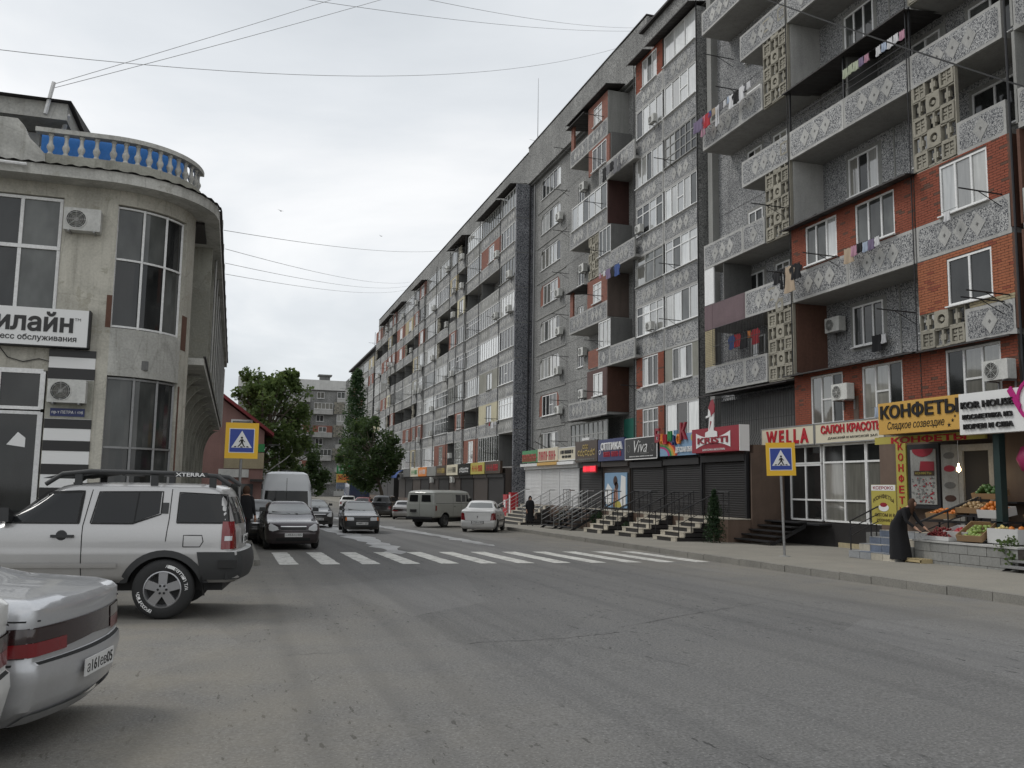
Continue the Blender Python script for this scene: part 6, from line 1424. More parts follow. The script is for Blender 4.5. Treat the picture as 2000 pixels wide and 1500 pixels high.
sedan('parked_car', put(1.2, 68), R(2), 'white car just visible behind the high-roofed van', 'paint_white', 'car_glass_clear')
# silver saloon in the foreground, tail to the right
SR = R(-90)
def rear_at(x, y, rz, L): # world position of nose so that the tail centre is at x, y
    return (x+L*math.sin(rz), y-L*math.cos(rz))
rz_ = -R(90)-R(12)
xy = rear_at(-.835, 6.9, rz_, 4.27)
sedan('silver_saloon', (xy[0], xy[1], gz(8)), rz_, 'dusty silver saloon with dark smoked tail lights backed towards the road', 'paint_silver_b', L=4.27, H=1.34, front_detail=False, pl='а161ев05', group=None)
rz_ = -R(90)-R(12)
xy = rear_at(-1.21, 5.1, rz_, 4.27)
sedan('white_saloon', (xy[0], xy[1], gz(5)), rz_, 'white car corner with red tail lamp beside the silver saloon', 'paint_white', L=4.27, front_detail=False, group=None)
# ---------------------------------------------------------------- silver off-roader
def offroader(loc, rz):
    L, W, H = 4.54, .925, 1.76
    prof = [(.46, .12, L-.10, W-.10, .2, .2, .1, .16, .14, .04), (.52, .05, L-.02, W-.04, .2, .24, .12, .16, .18, .05), (.7, .0, L-.0, W, .2, .26, .12, .16, .2, .06), (.86, .02, L-.03, W, .2, .26, .12, .14, .18, .06), (.88, .03, L-.10, W-.005, .2, .26, .12, .12, .16, .06), (1.02, .12, L-.11, W-.01, .2, .3, .14, .12, .16, .06), (1.10, .45, L-.115, W-.02, .2, .34, .16, .12, .16, .06),
            (1.16, 1.15, L-.12, W-.035, .18, .3, .16, .12, .15, .06), (1.22, 1.34, L-.13, W-.06, .16, .26, .16, .12, .15, .06), (1.45, 1.68, L-.20, W-.13, .15, .24, .14, .12, .15, .06), (1.64, 1.95, L-.28, W-.19, .14, .22, .12, .12, .15, .06), (1.70, 2.06, L-.33, W-.225, .14, .22, .1, .14, .18, .06), (1.735, 2.2, L-.42, W-.30, .16, .22, .08, .16, .22, .06), (1.755, 2.45, L-.7, W-.45, .16, .2, .06, .16, .2, .06), (1.76, 2.7, L-1.0, .2, .1, .1, .02, .1, .1, .02)]
    c = Car(L, prof, .025); P = empty('off_roader', loc, rz, 'silver off-road car with roof rack and white-lettered tyre parked across the foreground', 'car')
    fw, rx, wr = .84, 3.53, .385
    ob('body', c.body([(fw, .47), (rx, .47)], 'paint_silver', 'offroader'), P); MB().box(-W+.3, W-.3, .4, L-.3, .34, .5).build('underside', 'black', P)
    for y_ in (fw, rx):
        for sx in (-1, 1): wheel(P, sx*(W-.11), y_, wr, .25, 'rim_alloy', 5, sx, [('BFGoodrich', math.pi*.98+.5 if sx < 0 else 3.6, .105), ('All-Terrain T/A', .15, .1)] if True else None)
    for sx in (-1, 1):
        add(P, 'side_window', 'car_glass', c.patch('side', [(1.58, 1.235), (2.42, 1.235)], [(2.0, 1.60), (2.44, 1.62)], 8, 5, .008, sx))
        w_ = add(P, 'side_window', 'car_glass', c.patch('side', [(2.60, 1.235), (3.10, 1.235), (3.42, 1.36)], [(2.66, 1.62), (3.1, 1.635), (3.42, 1.635)], 10, 5, .008, sx)); c.stripe('side', [(3.12, 1.25), (3.14, 1.63)], .016, .011, sx).build('window_bar', 'seam', w_)
        add(P, 'side_window', 'car_glass', c.patch('side', [(3.66, 1.25), (4.30, 1.25)], [(3.66, 1.625), (4.24, 1.60)], 8, 5, .008, sx))
        for pts, w2 in (([(1.56, 1.225), (2.45, 1.225)], .014), ([(2.59, 1.225), (3.1, 1.225), (3.44, 1.35), (3.44, 1.645), (2.65, 1.632), (2.585, 1.23)], .016), ([(3.65, 1.24), (4.31, 1.24), (4.25, 1.61), (3.65, 1.637), (3.65, 1.24)], .016), ([(1.56, 1.23), (1.98, 1.61), (2.46, 1.635), (2.44, 1.23)], .035)):
            c.stripe('side', pts, w2, .009, sx).build('window_seal', 'seam', P)
        for pts in ([(2.52, .56), (2.50, 1.2), (2.56, 1.66)], [(3.53, 1.0), (3.55, 1.3), (3.55, 1.68)], [(1.3, .56), (1.32, 1.1)], [(3.75, .93), (3.96, .93), (4.0, 1.0), (3.98, 1.08), (3.75, 1.08), (3.75, .93)]): c.stripe('side', pts, .011, .004, sx).build('door_seam', 'seam', P)
        # flare and bumper cladding
        add(P, 'wheel_flare', 'plastic_grey', [[(sx*(c.side(rx+.49*math.cos(a), max(.47, .33+.47*math.sin(a)))+.02), rx+r_*math.cos(a), max(.46, .33+r_*math.sin(a)+.0)) for a in [math.pi*(.04+.92*k/18) for k in range(19)]] for r_ in (.475, .56)])
        add(P, 'bumper_cladding', 'plastic_grey', c.patch('side', [(rx+.47, .50), (L-.07, .5)], [(rx+.40, .865), (L-.07, .865)], 14, 5, .018, sx)); MB().box(min(sx*(W+.005), sx*(W+.028)), max(sx*(W+.005), sx*(W+.028)), rx+.68, rx+.92, .66, .76).build('bumper_pad', 'black', P)
        add(P, 'sill_moulding', 'paint_silver', c.patch('side', [(1.35, .66), (2.95, .66)], [(1.35, .72), (2.95, .72)], 12, 2, .022, sx))
        h_ = MB(); yy = 2.14; xx = c.side(yy, 1.06); h_.box(min(sx*xx, sx*(xx+.045)), max(sx*xx, sx*(xx+.045)), yy, yy+.27, 1.045, 1.08); h_.lathe([(.07, xx*sx), (.06, xx*sx+sx*.008), (.001, xx*sx+sx*.008)], 14, 'x', (0, yy+.12, 1.07)); h_.build('door_handle', 'plastic_grey', P)
        add(P, 'door_handle', 'plastic_grey', c.patch('side', [(3.45, 1.36), (3.53, 1.36)], [(3.45, 1.50), (3.53, 1.50)], 2, 3, .012, sx))
        tl = add(P, 'tail_light', 'lamp_red', c.patch('side', [(L-.31, .90), (L-.16, .90)], [(L-.31, 1.26), (L-.17, 1.26)], 5, 6, .014, sx)); add(tl, 'reflector', 'lamp_clear', c.patch('side', [(L-.27, 1.01), (L-.18, 1.01)], [(L-.27, 1.07), (L-.18, 1.07)], 4, 2, .02, sx)); add(P, 'tail_light', 'lamp_red', c.patch('rear', [(sx*.70, .90), (sx*.86, .9)], [(sx*.70, 1.26), (sx*.84, 1.26)], 4, 5, .014))
        mi = MB(); xx = c.side(1.58, 1.27); mi.raw([(sx*(xx+a), 1.55+b, 1.22+d) for a, b, d in ((.0, .0, .0), (.23, -.03, .02), (.23, .09, .02), (.0, .1, .0), (.0, .0, .1), (.22, -.02, .2), (.22, .08, .2), (.0, .1, .1))], [(0, 3, 2, 1), (4, 5, 6, 7), (0, 1, 5, 4), (1, 2, 6, 5), (2, 3, 7, 6), (3, 0, 4, 7)]); mi.build('mirror', 'black_gloss', P)
        # roof rack
        rk = MB(); x_ = sx*.64; rk.tube([(x_, 1.95, 1.72), (x_, 2.15, 1.86), (x_, 2.5, 1.90), (x_, 3.6, 1.89), (x_, 4.1, 1.86), (x_, 4.28, 1.74)], .031, 8)
        for y_ in (2.35, 3.3, 4.05): rk.box(x_-.02, x_+.02, y_-.045, y_+.045, 1.70, 1.86)
        o = rk.build('roof_rail', 'plastic_grey', P, smooth=50); rt = MB(); rt.box(min(sx*.682, sx*.686), max(sx*.682, sx*.686), 3.55, 3.98, 1.845, 1.905); rt.build('rail_badge', 'plastic_grey', o)
        l_ = ob('lettering', tmesh('XTERRA', .38, .05, 'white_paint', .002, .02), o, (sx*.688, 3.57 if sx > 0 else 3.95, 1.85)); l_.rotation_euler = (0, 0, math.pi/2*sx)
        add(P, 'mud_flap', 'black', [[(sx*(W-.22), rx+.5, .28), (sx*(W-.02), rx+.5, .30)], [(sx*(W-.22), rx+.46, .6), (sx*(W-.02), rx+.46, .6)]]); MB().tube([(sx*(W-.06), 1.35, .42), (sx*(W-.06), 2.95, .42)], .045, 8).build('side_step', 'plastic_grey', P)
    rk = MB(); rk.prismx([(1.9, 1.80), (2.25, 1.89), (2.6, 1.91), (2.6, 1.87), (2.2, 1.80)], -.63, .63)
    for y_ in (2.9, 3.4, 3.9): rk.tube([(-.62, y_, 1.87), (.62, y_, 1.87)], .025, 6)
    rk.build('roof_basket', 'plastic_grey', P)
    add(P, 'rear_window', 'car_glass', c.patch('rear', [(-.62, 1.22), (.62, 1.22)], [(-.55, 1.58), (.55, 1.58)], 8, 5, .008)); add(P, 'windscreen', 'car_glass', c.patch('front', [(-.7, 1.2), (.7, 1.2)], [(-.6, 1.62), (.6, 1.62)], 8, 5, .01)); add(P, 'bumper', 'plastic_grey', c.patch('rear', [(-.91, .5), (.91, .5)], [(-.91, .865), (.91, .865)], 22, 4, .02)); plate(P, c, 'rear', 1.0, 'т222кк05')
    return P
rz_ = -R(90)-R(6.5); xy = rear_at(.30, 13.35, rz_, 4.54)
offroader((xy[0], xy[1], gz(12.6)), rz_)
# ---------------------------------------------------------------- boxy vans and the covered lorry
def boxvan(name, loc, rz, label, paint, L, W, H, kind):
    if kind == 'loaf':
        prof = [(.55, .12, L-.06, W-.08, .2, .2, .1, .1, .1, .03), (.62, .04, L-.02, W-.01, .25, .3, .15, .12, .14, .04), (1.0, .0, L, W, .25, .32, .16, .12, .14, .04), (1.32, .06, L, W, .25, .32, .16, .12, .14, .04), (1.34, .07, L-.005, W-.012, .25, .32, .16, .12, .14, .04), (1.78, .42, L-.02, W-.05, .25, .3, .14, .14, .16, .04), (1.90, .52, L-.04, W-.07, .25, .3, .12, .16, .18, .04), (1.905, .50, L-.02, W-.05, .25, .3, .12, .16, .18, .04), (1.99, .62, L-.10, W-.15, .25, .3, .1, .2, .22, .04), (H-.01, .9, L-.4, W-.45, .25, .3, .08, .2, .25, .04), (H, 1.2, L-.8, .2, .1, .2, .02, .1, .2, .02)]
    else:
        prof = [(.35, .1, L-.06, W-.08, .2, .2, .1, .1, .1, .03), (.5, .0, L-.0, W, .25, .3, .15, .1, .12, .04), (1.05, .12, L, W, .25, .32, .16, .1, .12, .04), (1.2, .75, L-.01, W-.01, .25, .32, .16, .1, .12, .04), (1.9, 1.5, L-.03, W-.05, .25, .3, .14, .12, .14, .04), (2.2, 1.8, L-.06, W-.10, .25, .3, .12, .16, .16, .04), (H-.1, 2.1, L-.12, W-.2, .25, .3, .12, .2, .2, .04), (H-.02, 2.4, L-.3, W-.36, .25, .3, .1, .2, .22, .04), (H, 2.7, L-.6, .3, .1, .2, .02, .1, .2, .02)]
    c = Car(L, prof, .015); P = empty(name, loc, rz, label, 'van'); ax = (.95, L-1.15) if kind == 'loaf' else (.95, L-1.05); wr = .37 if kind == 'loaf' else .34
    ob('body', c.body([(a, wr+.09) for a in ax], paint, kind), P); MB().box(-W+.3, W-.3, .5, L-.3, .3, .6).build('underside', 'black', P)
    for a in ax:
        for sx in (-1, 1): wheel(P, sx*(W-.12), a, wr, .2, 'rim_steel', 0, sx)
    if kind == 'loaf':
        for sx in (-1, 1):
            for a, b in ((.72, 1.12), (1.22, 1.58), (1.70, 2.22)): add(P, 'side_window', 'car_glass', c.patch('side', [(a+.12 if a < 1 else a, 1.42), (b, 1.42)], [(a+.22 if a < 1 else a, 1.82), (b, 1.82)], 5, 4, .008, sx))
            add(P, 'rear_window', 'car_glass', c.patch('rear', [(sx*.12, 1.42), (sx*.72, 1.42)], [(sx*.12, 1.80), (sx*.68, 1.80)], 6, 4, .008)); add(P, 'tail_light', 'lamp_red', c.patch('side', [(L-.26, .95), (L-.14, .95)], [(L-.26, 1.22), (L-.14, 1.22)], 3, 4, .02, sx))
            for pts in ([(1.16, .65), (1.16, 1.86)], [(1.64, .65), (1.64, 1.86)], [(2.5, .65), (2.5, 1.86)]): c.stripe('side', pts, .012, .004, sx).build('door_seam', 'seam', P)
            c.stripe('side', [(.4, 1.335), (L-.2, 1.335)], .02, .006, sx).build('waist_crease', 'seam', P)
            MB().box(min(sx*W, sx*(W+.02)), max(sx*W, sx*(W+.02)), 2.3, 2.42, 1.16, 1.19).build('door_handle', 'plastic_grey', P); MB().box(min(sx*(W-.1), sx*(W+.12)), max(sx*(W-.1), sx*(W+.12)), .75, .8, 1.4, 1.62).build('mirror', 'black', P)
        c.stripe('rear', [(0, .66), (0, 1.86)], .014, .004).build('door_seam', 'seam', P); MB().box(-.85, .85, L-.02, L+.1, .5, .6).build('bumper', 'steel_dark', P); add(P, 'windscreen', 'car_glass', c.patch('front', [(-.75, 1.38), (.75, 1.38)], [(-.68, 1.82), (.68, 1.82)], 8, 4, .01)); MB().box(.2, .6, L+.0, L+.06, .85, 1.0).build('step_plate', 'black', P)
    else:
        add(P, 'rear_window', 'car_glass', c.patch('rear', [(-.84, 1.22), (.84, 1.22)], [(-.80, 1.85), (.80, 1.85)], 12, 5, .01)); c.stripe('rear', [(0, .6), (0, 2.35)], .016, .014).build('door_seam', 'seam', P)
        for sx in (-1, 1):
            add(P, 'tail_light', 'lamp_red', c.patch('rear', [(sx*.88, .8), (sx*.97, .8)], [(sx*.88, 1.2), (sx*.96, 1.2)], 3, 4, .012)); add(P, 'side_window', 'car_glass', c.patch('side', [(1.9, 1.25), (L-.4, 1.25)], [(2.1, 1.85), (L-.4, 1.85)], 10, 4, .008, sx))
            MB().box(min(sx*.9, sx*.95), max(sx*.9, sx*.95), L-.05, L-.0, 1.9, 2.1).build('hinge', 'plastic_grey', P)
        MB().lathe([(.25, H-.02), (.22, H+.06), (.001, H+.08)], 14, 'z', (0, L-1.6, 0)).build('roof_vent', 'black', P); add(P, 'bumper', 'plastic_grey', c.patch('rear', [(-.9, .38), (.9, .38)], [(-.9, .6), (.9, .6)], 12, 3, .02))
    return P
yw = R(-47); Lu = 4.4
boxvan('grey_van', (9.85-Lu*math.sin(yw), 48.4+Lu*math.cos(yw), gz(50)), math.pi+yw, 'dusty grey loaf-shaped van parked nose to the shops', 'paint_khaki', Lu, .97, 2.07, 'loaf')
yw = R(-2); Lv = 5.6
boxvan('white_van', (2.0-Lv*math.sin(yw), 35.6+Lv*math.cos(yw), gz(38)), math.pi+yw, 'white high-roofed van with a wide dark rear window parked in the left-hand row', 'paint_vanwhite', Lv, 1.0, 2.6, 'high')
LR = empty('covered_lorry', (13.1, 97, gz(97)), 0, 'lorry with a dark blue tarpaulin cover standing at the far kerb', 'lorry')
mb = MB(); mb.raw([(-1.1, 0, .95), (1.1, 0, .95), (1.1, 4.2, .95), (-1.1, 4.2, .95), (-1.1, 0, 2.75), (1.1, 0, 2.75), (1.1, 4.2, 2.75), (-1.1, 4.2, 2.75), (-.7, .02, 2.95), (.7, .02, 2.95), (.7, 4.18, 2.95), (-.7, 4.18, 2.95)], [(0, 1, 5, 9, 8, 4), (2, 3, 7, 11, 10, 6), (1, 2, 6, 5), (0, 4, 7, 3), (4, 8, 11, 7), (5, 6, 10, 9), (8, 9, 10, 11), (0, 3, 2, 1)]); mb.build('tarpaulin', 'tarp_blue', LR)
MB().box(-1.05, 1.05, 0, 4.2, .7, .94).build('bed', 'steel_dark', LR); MB().box(-.95, .95, 4.4, 6.0, .5, 2.1).build('cab', 'tarp_blue', LR)
for y_ in (.9, 5.2):
    for sx in (-1, 1): wheel(LR, sx*.85, y_, .38, .22, 'rim_steel', 0, sx)
# ================================================================= road signs
def crossing_sign(x, y, rz, label, ztop, w=.86):
    P = empty('crossing_sign', (x, y, gz(y)+.13), rz, label, 'road sign', 'pedestrian crossing signs'); zc = ztop-.45*w/.86
    MB().tube([(0, .04, 0), (0, .04, zc+.3)], .035, 8).build('post', 'steel_grey', P); MB().lathe([(.16, 0), (.15, .03), (.05, .05)], 12, 'z', (0, .04, 0)).build('foot', 'concrete', P)
    h = .5*w/.86*.86; h = w/2; hv = w*.56
    o = MB().box(-h, h, -.012, .0, zc-hv, zc+hv).build('yellow_board', 'sign_yellow', P); a = w*.36
    MB().box(-a-.018, a+.018, -.017, -.0125, zc-a-.018, zc+a+.018).build('border', 'sign_white', o); MB().box(-a, a, -.022, -.0175, zc-a, zc+a).build('blue_panel', 'sign_blue', o)
    MB().prism([(-a*.86, zc-a*.62), (a*.86, zc-a*.62), (0, zc+a*.86)], -.027, -.0225).build('triangle', 'sign_white', o)
    s_ = a/.3; f = MB()
    for pts in ([(-.03, .03), (.03, .04), (.035, -.06), (-.02, -.06)], [(-.025, -.055), (.012, -.055), (-.03, -.12), (-.085, -.17), (-.105, -.155), (-.055, -.105)], [(.0, -.055), (.035, -.055), (.06, -.12), (.095, -.165), (.065, -.175), (.025, -.12)], [(-.03, .03), (-.07, -.03), (-.055, -.045), (-.02, .0)], [(.03, .035), (.06, -.01), (.085, -.03), (.07, -.045), (.03, -.005)], [(-.2, -.175), (-.145, -.175), (-.12, -.145), (-.165, -.145)], [(-.035, -.18), (.03, -.18), (.025, -.15), (-.03, -.15)], [(.13, -.175), (.19, -.175), (.165, -.145), (.115, -.145)]): f.prism([(u*s_, zc+v*s_) for u, v in pts], -.032, -.0275)
    f.lathe([(.028*s_, -.032), (.028*s_, -.0275), (.001, -.0275)], 12, 'y', (.0, 0, zc+.075*s_)); f.lathe([(.001, -.032), (.028*s_, -.032)], 12, 'y', (.0, 0, zc+.075*s_)); o2 = f.build('walking_figure', 'black', o); o2['kind'] = 'stuff'
    return P
crossing_sign(.16, 23.3, R(-3), 'pedestrian crossing sign on a yellow board on the pole behind the off-road car', 3.27, .80)
crossing_sign(14.25, 20.85, R(-16), 'pedestrian crossing sign on a yellow board on the leaning pole before the beauty salon', 3.05, .80).rotation_euler[1] = R(-1.5)
# ================================================================= shops along the far stretch
for nm, c_ in (('cloth_black', (.012, .012, .014)), ('cloth_white', (.62, .62, .63)), ('cloth_purple', (.19, .15, .24)), ('cloth_pink', (.44, .24, .31)), ('cloth_blue', (.05, .09, .25)), ('cloth_paleblue', (.36, .42, .52)), ('cloth_red', (.38, .03, .04)), ('cloth_lime', (.42, .46, .34)), ('cloth_beige', (.42, .33, .24)), ('cloth_grey', (.16, .16, .17)), ('cloth_green', (.03, .22, .12)), ('cloth_orange', (.55, .20, .05)), ('skin', (.42, .25, .18)), ('hair_brown', (.06, .03, .018))): grimy(nm, c_, .9, .15, 3, fine=60, bump=.05, kind='obj', var=.1)
far_signs = [('sign_brown', 'sign_red'), ('sign_lemon', 'sign_red'), ('sign_black', 'sign_white'), ('sign_cream', 'sign_black'), ('sign_brown', 'gold'), ('concrete', None), ('sign_orange', 'sign_white'), ('sign_cream', 'sign_green'), ('concrete_dark', None), ('sign_navy', None)]
desc = ['brown sign with red letters', 'yellow sign with red letters', 'black sign with white script', 'cream sign with black letters', 'brown sign with gold letters', 'plain grey fascia', 'orange sign with white letters', 'cream sign with green letters', 'bare dark fascia', 'blue barrel awning']
for i in range(10):
    Ya = 70.5+i*4.6; P, W = unit('street_shop', 20.0, Ya, Ya-4.5, 'far street shop with dark shutters under a '+desc[i], .9, 'shutter_brown', .25, 3.15)
    shutter(P, .1, W-.1, .25, 2.4, .05, 'shutter_brown' if i % 2 else 'shutter_dark')
    if i == 9:
        mb = MB(); mb.grid([[(x_, -1.1*math.sin(a), 2.6+.95*math.cos(a)*1.0) for x_ in (0, W)] for a in [math.pi/2*k/8 for k in range(9)]]); mb.build('awning', 'cloth_blue', P); continue
    b = board(P, .05, W-.05, 2.72, 3.7, -.3, far_signs[i][0], .2)
    if far_signs[i][1]: scribble(b, .6, W-.6, 2.95, 3.45, -.3, far_signs[i][1], 7, i == 2)
    if i in (3, 5): ac(*(20.0-.02, Ya-2, 2.3), R(-90), 'air conditioner hung under the fascia of a far street shop', 'air conditioners on far shops')
for i in range(5):
    Ya = 121+i*5; P, W = unit('street_shop', 20.0, Ya, Ya-4.8, ['plain dark shop front past the blue awning', 'second dark shop front past the blue awning', 'third dark shop front past the blue awning', 'fourth dark shop front past the blue awning', 'last dark shop front of the street row'][i], .9, 'shutter_dark', .25, 3.2)
    board(P, .05, W-.05, 2.7, 3.5, -.2, 'concrete_dark', .2)
kk = empty('red_kiosk', (17.3, 57.2, gz(57)+.15), R(-90), 'small red payment kiosk with white panels beside the tiled steps', 'kiosk'); MB().box(0, .9, 0, .6, 0, 1.75).build('cabinet', 'sign_red', kk); MB().box(.95, 1.45, .1, .6, 0, 1.9).build('cabinet', 'sign_red', kk); MB().box(.2, .6, -.02, -.001, .9, 1.4).build('panel', 'sign_white', kk); MB().box(1.05, 1.35, .08, .099, .3, 1.75).build('panel', 'sign_white', kk)
hs_ = empty('pole_sign', (12.9, 108, gz(108)), 0, 'green and orange pole sign standing at the far kerb', 'sign'); MB().tube([(0, .1, 0), (0, .1, 2.2)], .1, 8).build('post', 'concrete_pale', hs_)
for z0, z1, mt in ((3.9, 4.9, 'sign_green'), (2.85, 3.85, 'sign_gold'), (2.1, 2.8, 'tile_blue')): o = board(hs_, -1.1, 1.1, z0, z1, 0, mt, .15); (text(o, 'ХОЗМАГ', -.95, .95, 3.15, 3.7, 0, 'sign_red', .02, .03) if mt == 'sign_gold' else scribble(o, -.9, .9, z0+.25, z1-.25, 0, 'sign_white' if mt == 'sign_green' else 'tile_grey', 8))
# ================================================================= laundry
def garment_mesh(kind, mat):
    def f():
        mb = MB(); w, h = {'shirt': (.5, .62), 'trousers': (.34, .85), 'towel': (.45, .55), 'small': (.24, .32), 'dress': (.45, .95)}[kind]; nx, nz = 8, 8
        def pt(u, v, b): # u -1..1, v 0 (line)..1
            ww = w/2*(1+(.15*v if kind != 'dress' else .5*v)); return (u*ww, b*.012+.03*math.sin(u*5+v*2)*v, -v*h+.015*math.cos(u*7))
        for b in (-1, 1):
            if kind == 'trousers':
                for s_ in (-1, 1): mb.grid([[pt((s_*.55)+u*(.45 if v < .25 else .36), v, b) for u in (-1, -.4, .4, 1)] for v in [k/nz for k in range(nz+1)]])
            else: mb.grid([[pt(-1+2*i/nx, v, b) for i in range(nx+1)] for v in [k/nz for k in range(nz+1)]])
            if kind in ('shirt', 'dress'):
                for s_ in (-1, 1): mb.grid([[(s_*(w/2-.02+.16*t_), b*.012, -.02-.10*t_-.02), (s_*(w/2-.04+.12*t_), b*.012, -.17-.18*t_)] for t_ in (0, .5, 1)])
        return mb.mesh('garment', mat, smooth=True)
    return cached(('gar', kind, mat), f)
def hang(F, x0, x1, y, z, items, where, dz=0, name='hanging_garment'):
    n = len(items); wd = {'shirt': 'shirt', 'trousers': 'trousers', 'towel': 'towel', 'small': 'child garment', 'dress': 'dress'}
    for i, (kind, col) in enumerate(items):
        x_ = x0+(x1-x0)*(i+.5)/n; px = F.w(x_, y, z+dz*i+rw.uniform(-.02, .02)); o = ob('hanging_'+wd[kind].replace(' ', '_'), garment_mesh(kind, 'cloth_'+col), None, px, R(-90)+rw.uniform(-.12, .12)); s_ = rw.uniform(.85, 1.1); o.scale = (s_, 1, s_)
        tag(o, '%s %s on the washing line %s' % ({'paleblue': 'pale blue', 'lime': 'pale green'}.get(col, col), wd[kind], where), 'laundry', 'laundry '+where)
    c = MB().tube([F.w(x0-.1, y, z+.01), F.w(x1+.1, y, z+.01+dz*(n-1))], .006, 4).build('washing_line', 'cable_black'); tag(c, 'thin washing line '+where, 'washing line')
hang(A, 26.8, 31.5, yA-.45, sz(5)+1.12, [(rw.choice(['shirt', 'shirt', 'trousers', 'small', 'small', 'towel']), c_) for c_ in ('purple', 'purple', 'pink', 'red', 'blue', 'beige', 'white', 'grey', 'white', 'paleblue', 'white', 'black', 'white', 'grey', 'white')], 'outside the long balcony beside the glazed bays')
hang(A, 36.7, 38.1, yA-.02, sz(4)+2.0, [('small', c_) for c_ in ('lime', 'lime', 'lime', 'purple', 'pink')], 'under the black canopy, by the post'); hang(A, 38.4, 39.8, yA-.02, sz(4)+2.0, [('small', c_) for c_ in ('white', 'paleblue', 'white', 'white', 'pink')], 'under the black canopy, at its open end')
hang(A, 37.0, 38.7, yA-.35, sz(2)+1.0, [('towel', 'beige'), ('small', 'pink'), ('small', 'black'), ('small', 'paleblue'), ('small', 'purple'), ('small', 'white')], 'below the middle red brick window'); hang(A, 33.3, 34.9, yA-.75, sz(2)+1.0, [('shirt', 'black'), ('trousers', 'black'), ('dress', 'beige'), ('shirt', 'black')], 'at the corner of the red brick loggia'); hang(A, 41.2, 41.8, yA-.3, sz(2)+1.0, [('small', 'white')], 'below the end red brick window')
hang(A, 36.3, 37.0, yW-.25, sz(1)+1.0, [('towel', 'black'), ('small', 'white')], 'before the window on the pebbled wall'); hang(A, 38.3, 39.5, yA-.5, sz(0)+1.05, [('small', 'paleblue'), ('towel', 'green'), ('small', 'blue')], 'above the golden sweet shop sign'); hang(A, 28.3, 30.6, yA+.3, sz(1)+2.2, [('shirt', 'blue'), ('shirt', 'red'), ('shirt', 'black'), ('small', 'orange'), ('shirt', 'red')], 'behind the barred balcony')
hang(C, 18.7, 21.4, yF-.4, sz(6)+.35, [('dress', 'black'), ('shirt', 'grey'), ('shirt', 'black'), ('dress', 'grey'), ('trousers', 'grey')], 'high on the set-back stretch'); hang(C, 18.0, 21.0, yF-.35, sz(4)-.25, [('small', 'pink'), ('small', 'white'), ('shirt', 'purple'), ('shirt', 'black'), ('shirt', 'blue')], 'half way up the set-back stretch')
hang(D, 71.5, 75, yF-.4, sz(1)+.9, [('small', 'red'), ('shirt', 'white'), ('small', 'white'), ('small', 'black')], 'low on the far stretch')
# ================================================================= trees and shrubs
def leafmat(name, a, b):
    m = base_mat(name, a, .55, spec=.3); t = NT(m); v = t.coord('pos'); n = t.noise(v, 1.1, 4, .6); f = t.noise(v, 9, 2, .5); t.col(t.mix(t.ramp(n, [(.35, 0), (.65, 1)]), t.mix(t.ramp(f, [(.3, 0), (.7, .6)]), a, b), tuple(x*.6 for x in a))); t.b.inputs['Transmission Weight'].default_value = 0
    tr = t.new('ShaderNodeBsdfTranslucent'); tr.inputs['Color'].default_value = (*[x*1.4 for x in b], 1); ms = t.new('ShaderNodeMixShader'); ms.inputs[0].default_value = .3; o_ = t.t.nodes['Material Output']; t.l(t.b.outputs[0], ms.inputs[1]); t.l(tr.outputs[0], ms.inputs[2]); t.l(ms.outputs[0], o_.inputs['Surface'])
leafmat('leaf_plane', (.075, .125, .035), (.14, .19, .06)); leafmat('leaf_dark', (.04, .075, .026), (.08, .12, .038)); leafmat('leaf_poplar', (.035, .075, .03), (.065, .11, .04)); leafmat('leaf_thuja', (.02, .045, .02), (.04, .07, .028)); grimy('bark', (.13, .11, .085), .9, .5, 2)
def leaves(centres, mat, leaf, per, seed, name='crown'):
    r = random.Random(seed); vs_, fs = [], []
    for (cx_, cy_, cz_, cr) in centres:
        for _ in range(per):
            while True:
                d = Vector((r.uniform(-1, 1), r.uniform(-1, 1), r.uniform(-1, 1)))
                if .02 < d.length < 1: break
            p = Vector((cx_, cy_, cz_))+d*(cr*(.5+.5*d.length)/max(d.length, .3)*d.length); s_ = leaf*r.uniform(.6, 1.35)
            a = Vector((r.gauss(0, 1), r.gauss(0, 1), r.gauss(0, .6))).normalized(); b = a.orthogonal().normalized(); b = (b*math.cos(r.random()*6)+a.cross(b)*math.sin(r.random()*6)); u = a*s_*.5; w_ = b*s_*.36; n = len(vs_)
            vs_ += [p-u, p-u*.2+w_, p+u, p-u*.2-w_]; fs.append((n, n+1, n+2, n+3))
    me = bpy.data.meshes.new(name); me.from_pydata([tuple(v) for v in vs_], [], fs); me.materials.append(M(mat)); return me
def tree(name, loc, label, cents, mat, trunk, leaf=.3, per=130, seed=1, branch=True, cat='tree'):
    P = empty(name, loc, 0, label, cat); top = trunk[-1]; mb = MB(); mb.tube(trunk, .24 if branch else .05, 8, .07 if branch else .02)
    if branch:
        r = random.Random(seed)
        for c in cents[::2]:
            t_ = r.uniform(.45, .95); k = min(len(trunk)-2, int(t_*(len(trunk)-1))); a = Vector(trunk[k]).lerp(Vector(trunk[k+1]), t_*(len(trunk)-1)-k); b = Vector(c[:3]); mb.tube([a, a.lerp(b, .5)+Vector((0, 0, .2)), b], .08, 5, .02)
    mb.build('trunk', 'bark', P); o = ob('crown', leaves(cents, mat, leaf, per, seed), P); o['kind'] = 'stuff'; return P
r = random.Random(21)
def crown(n, c, rad, cr, seed, hollow=.45):
    r = random.Random(seed); out_ = []
    while len(out_) < n:
        d = Vector((r.uniform(-1, 1), r.uniform(-1, 1), r.uniform(-1, 1)))
        if hollow < d.length < 1: out_.append((c[0]+d.x*rad[0], c[1]+d.y*rad[1], c[2]+d.z*rad[2], cr*r.uniform(.55, 1.25)))
    return out_
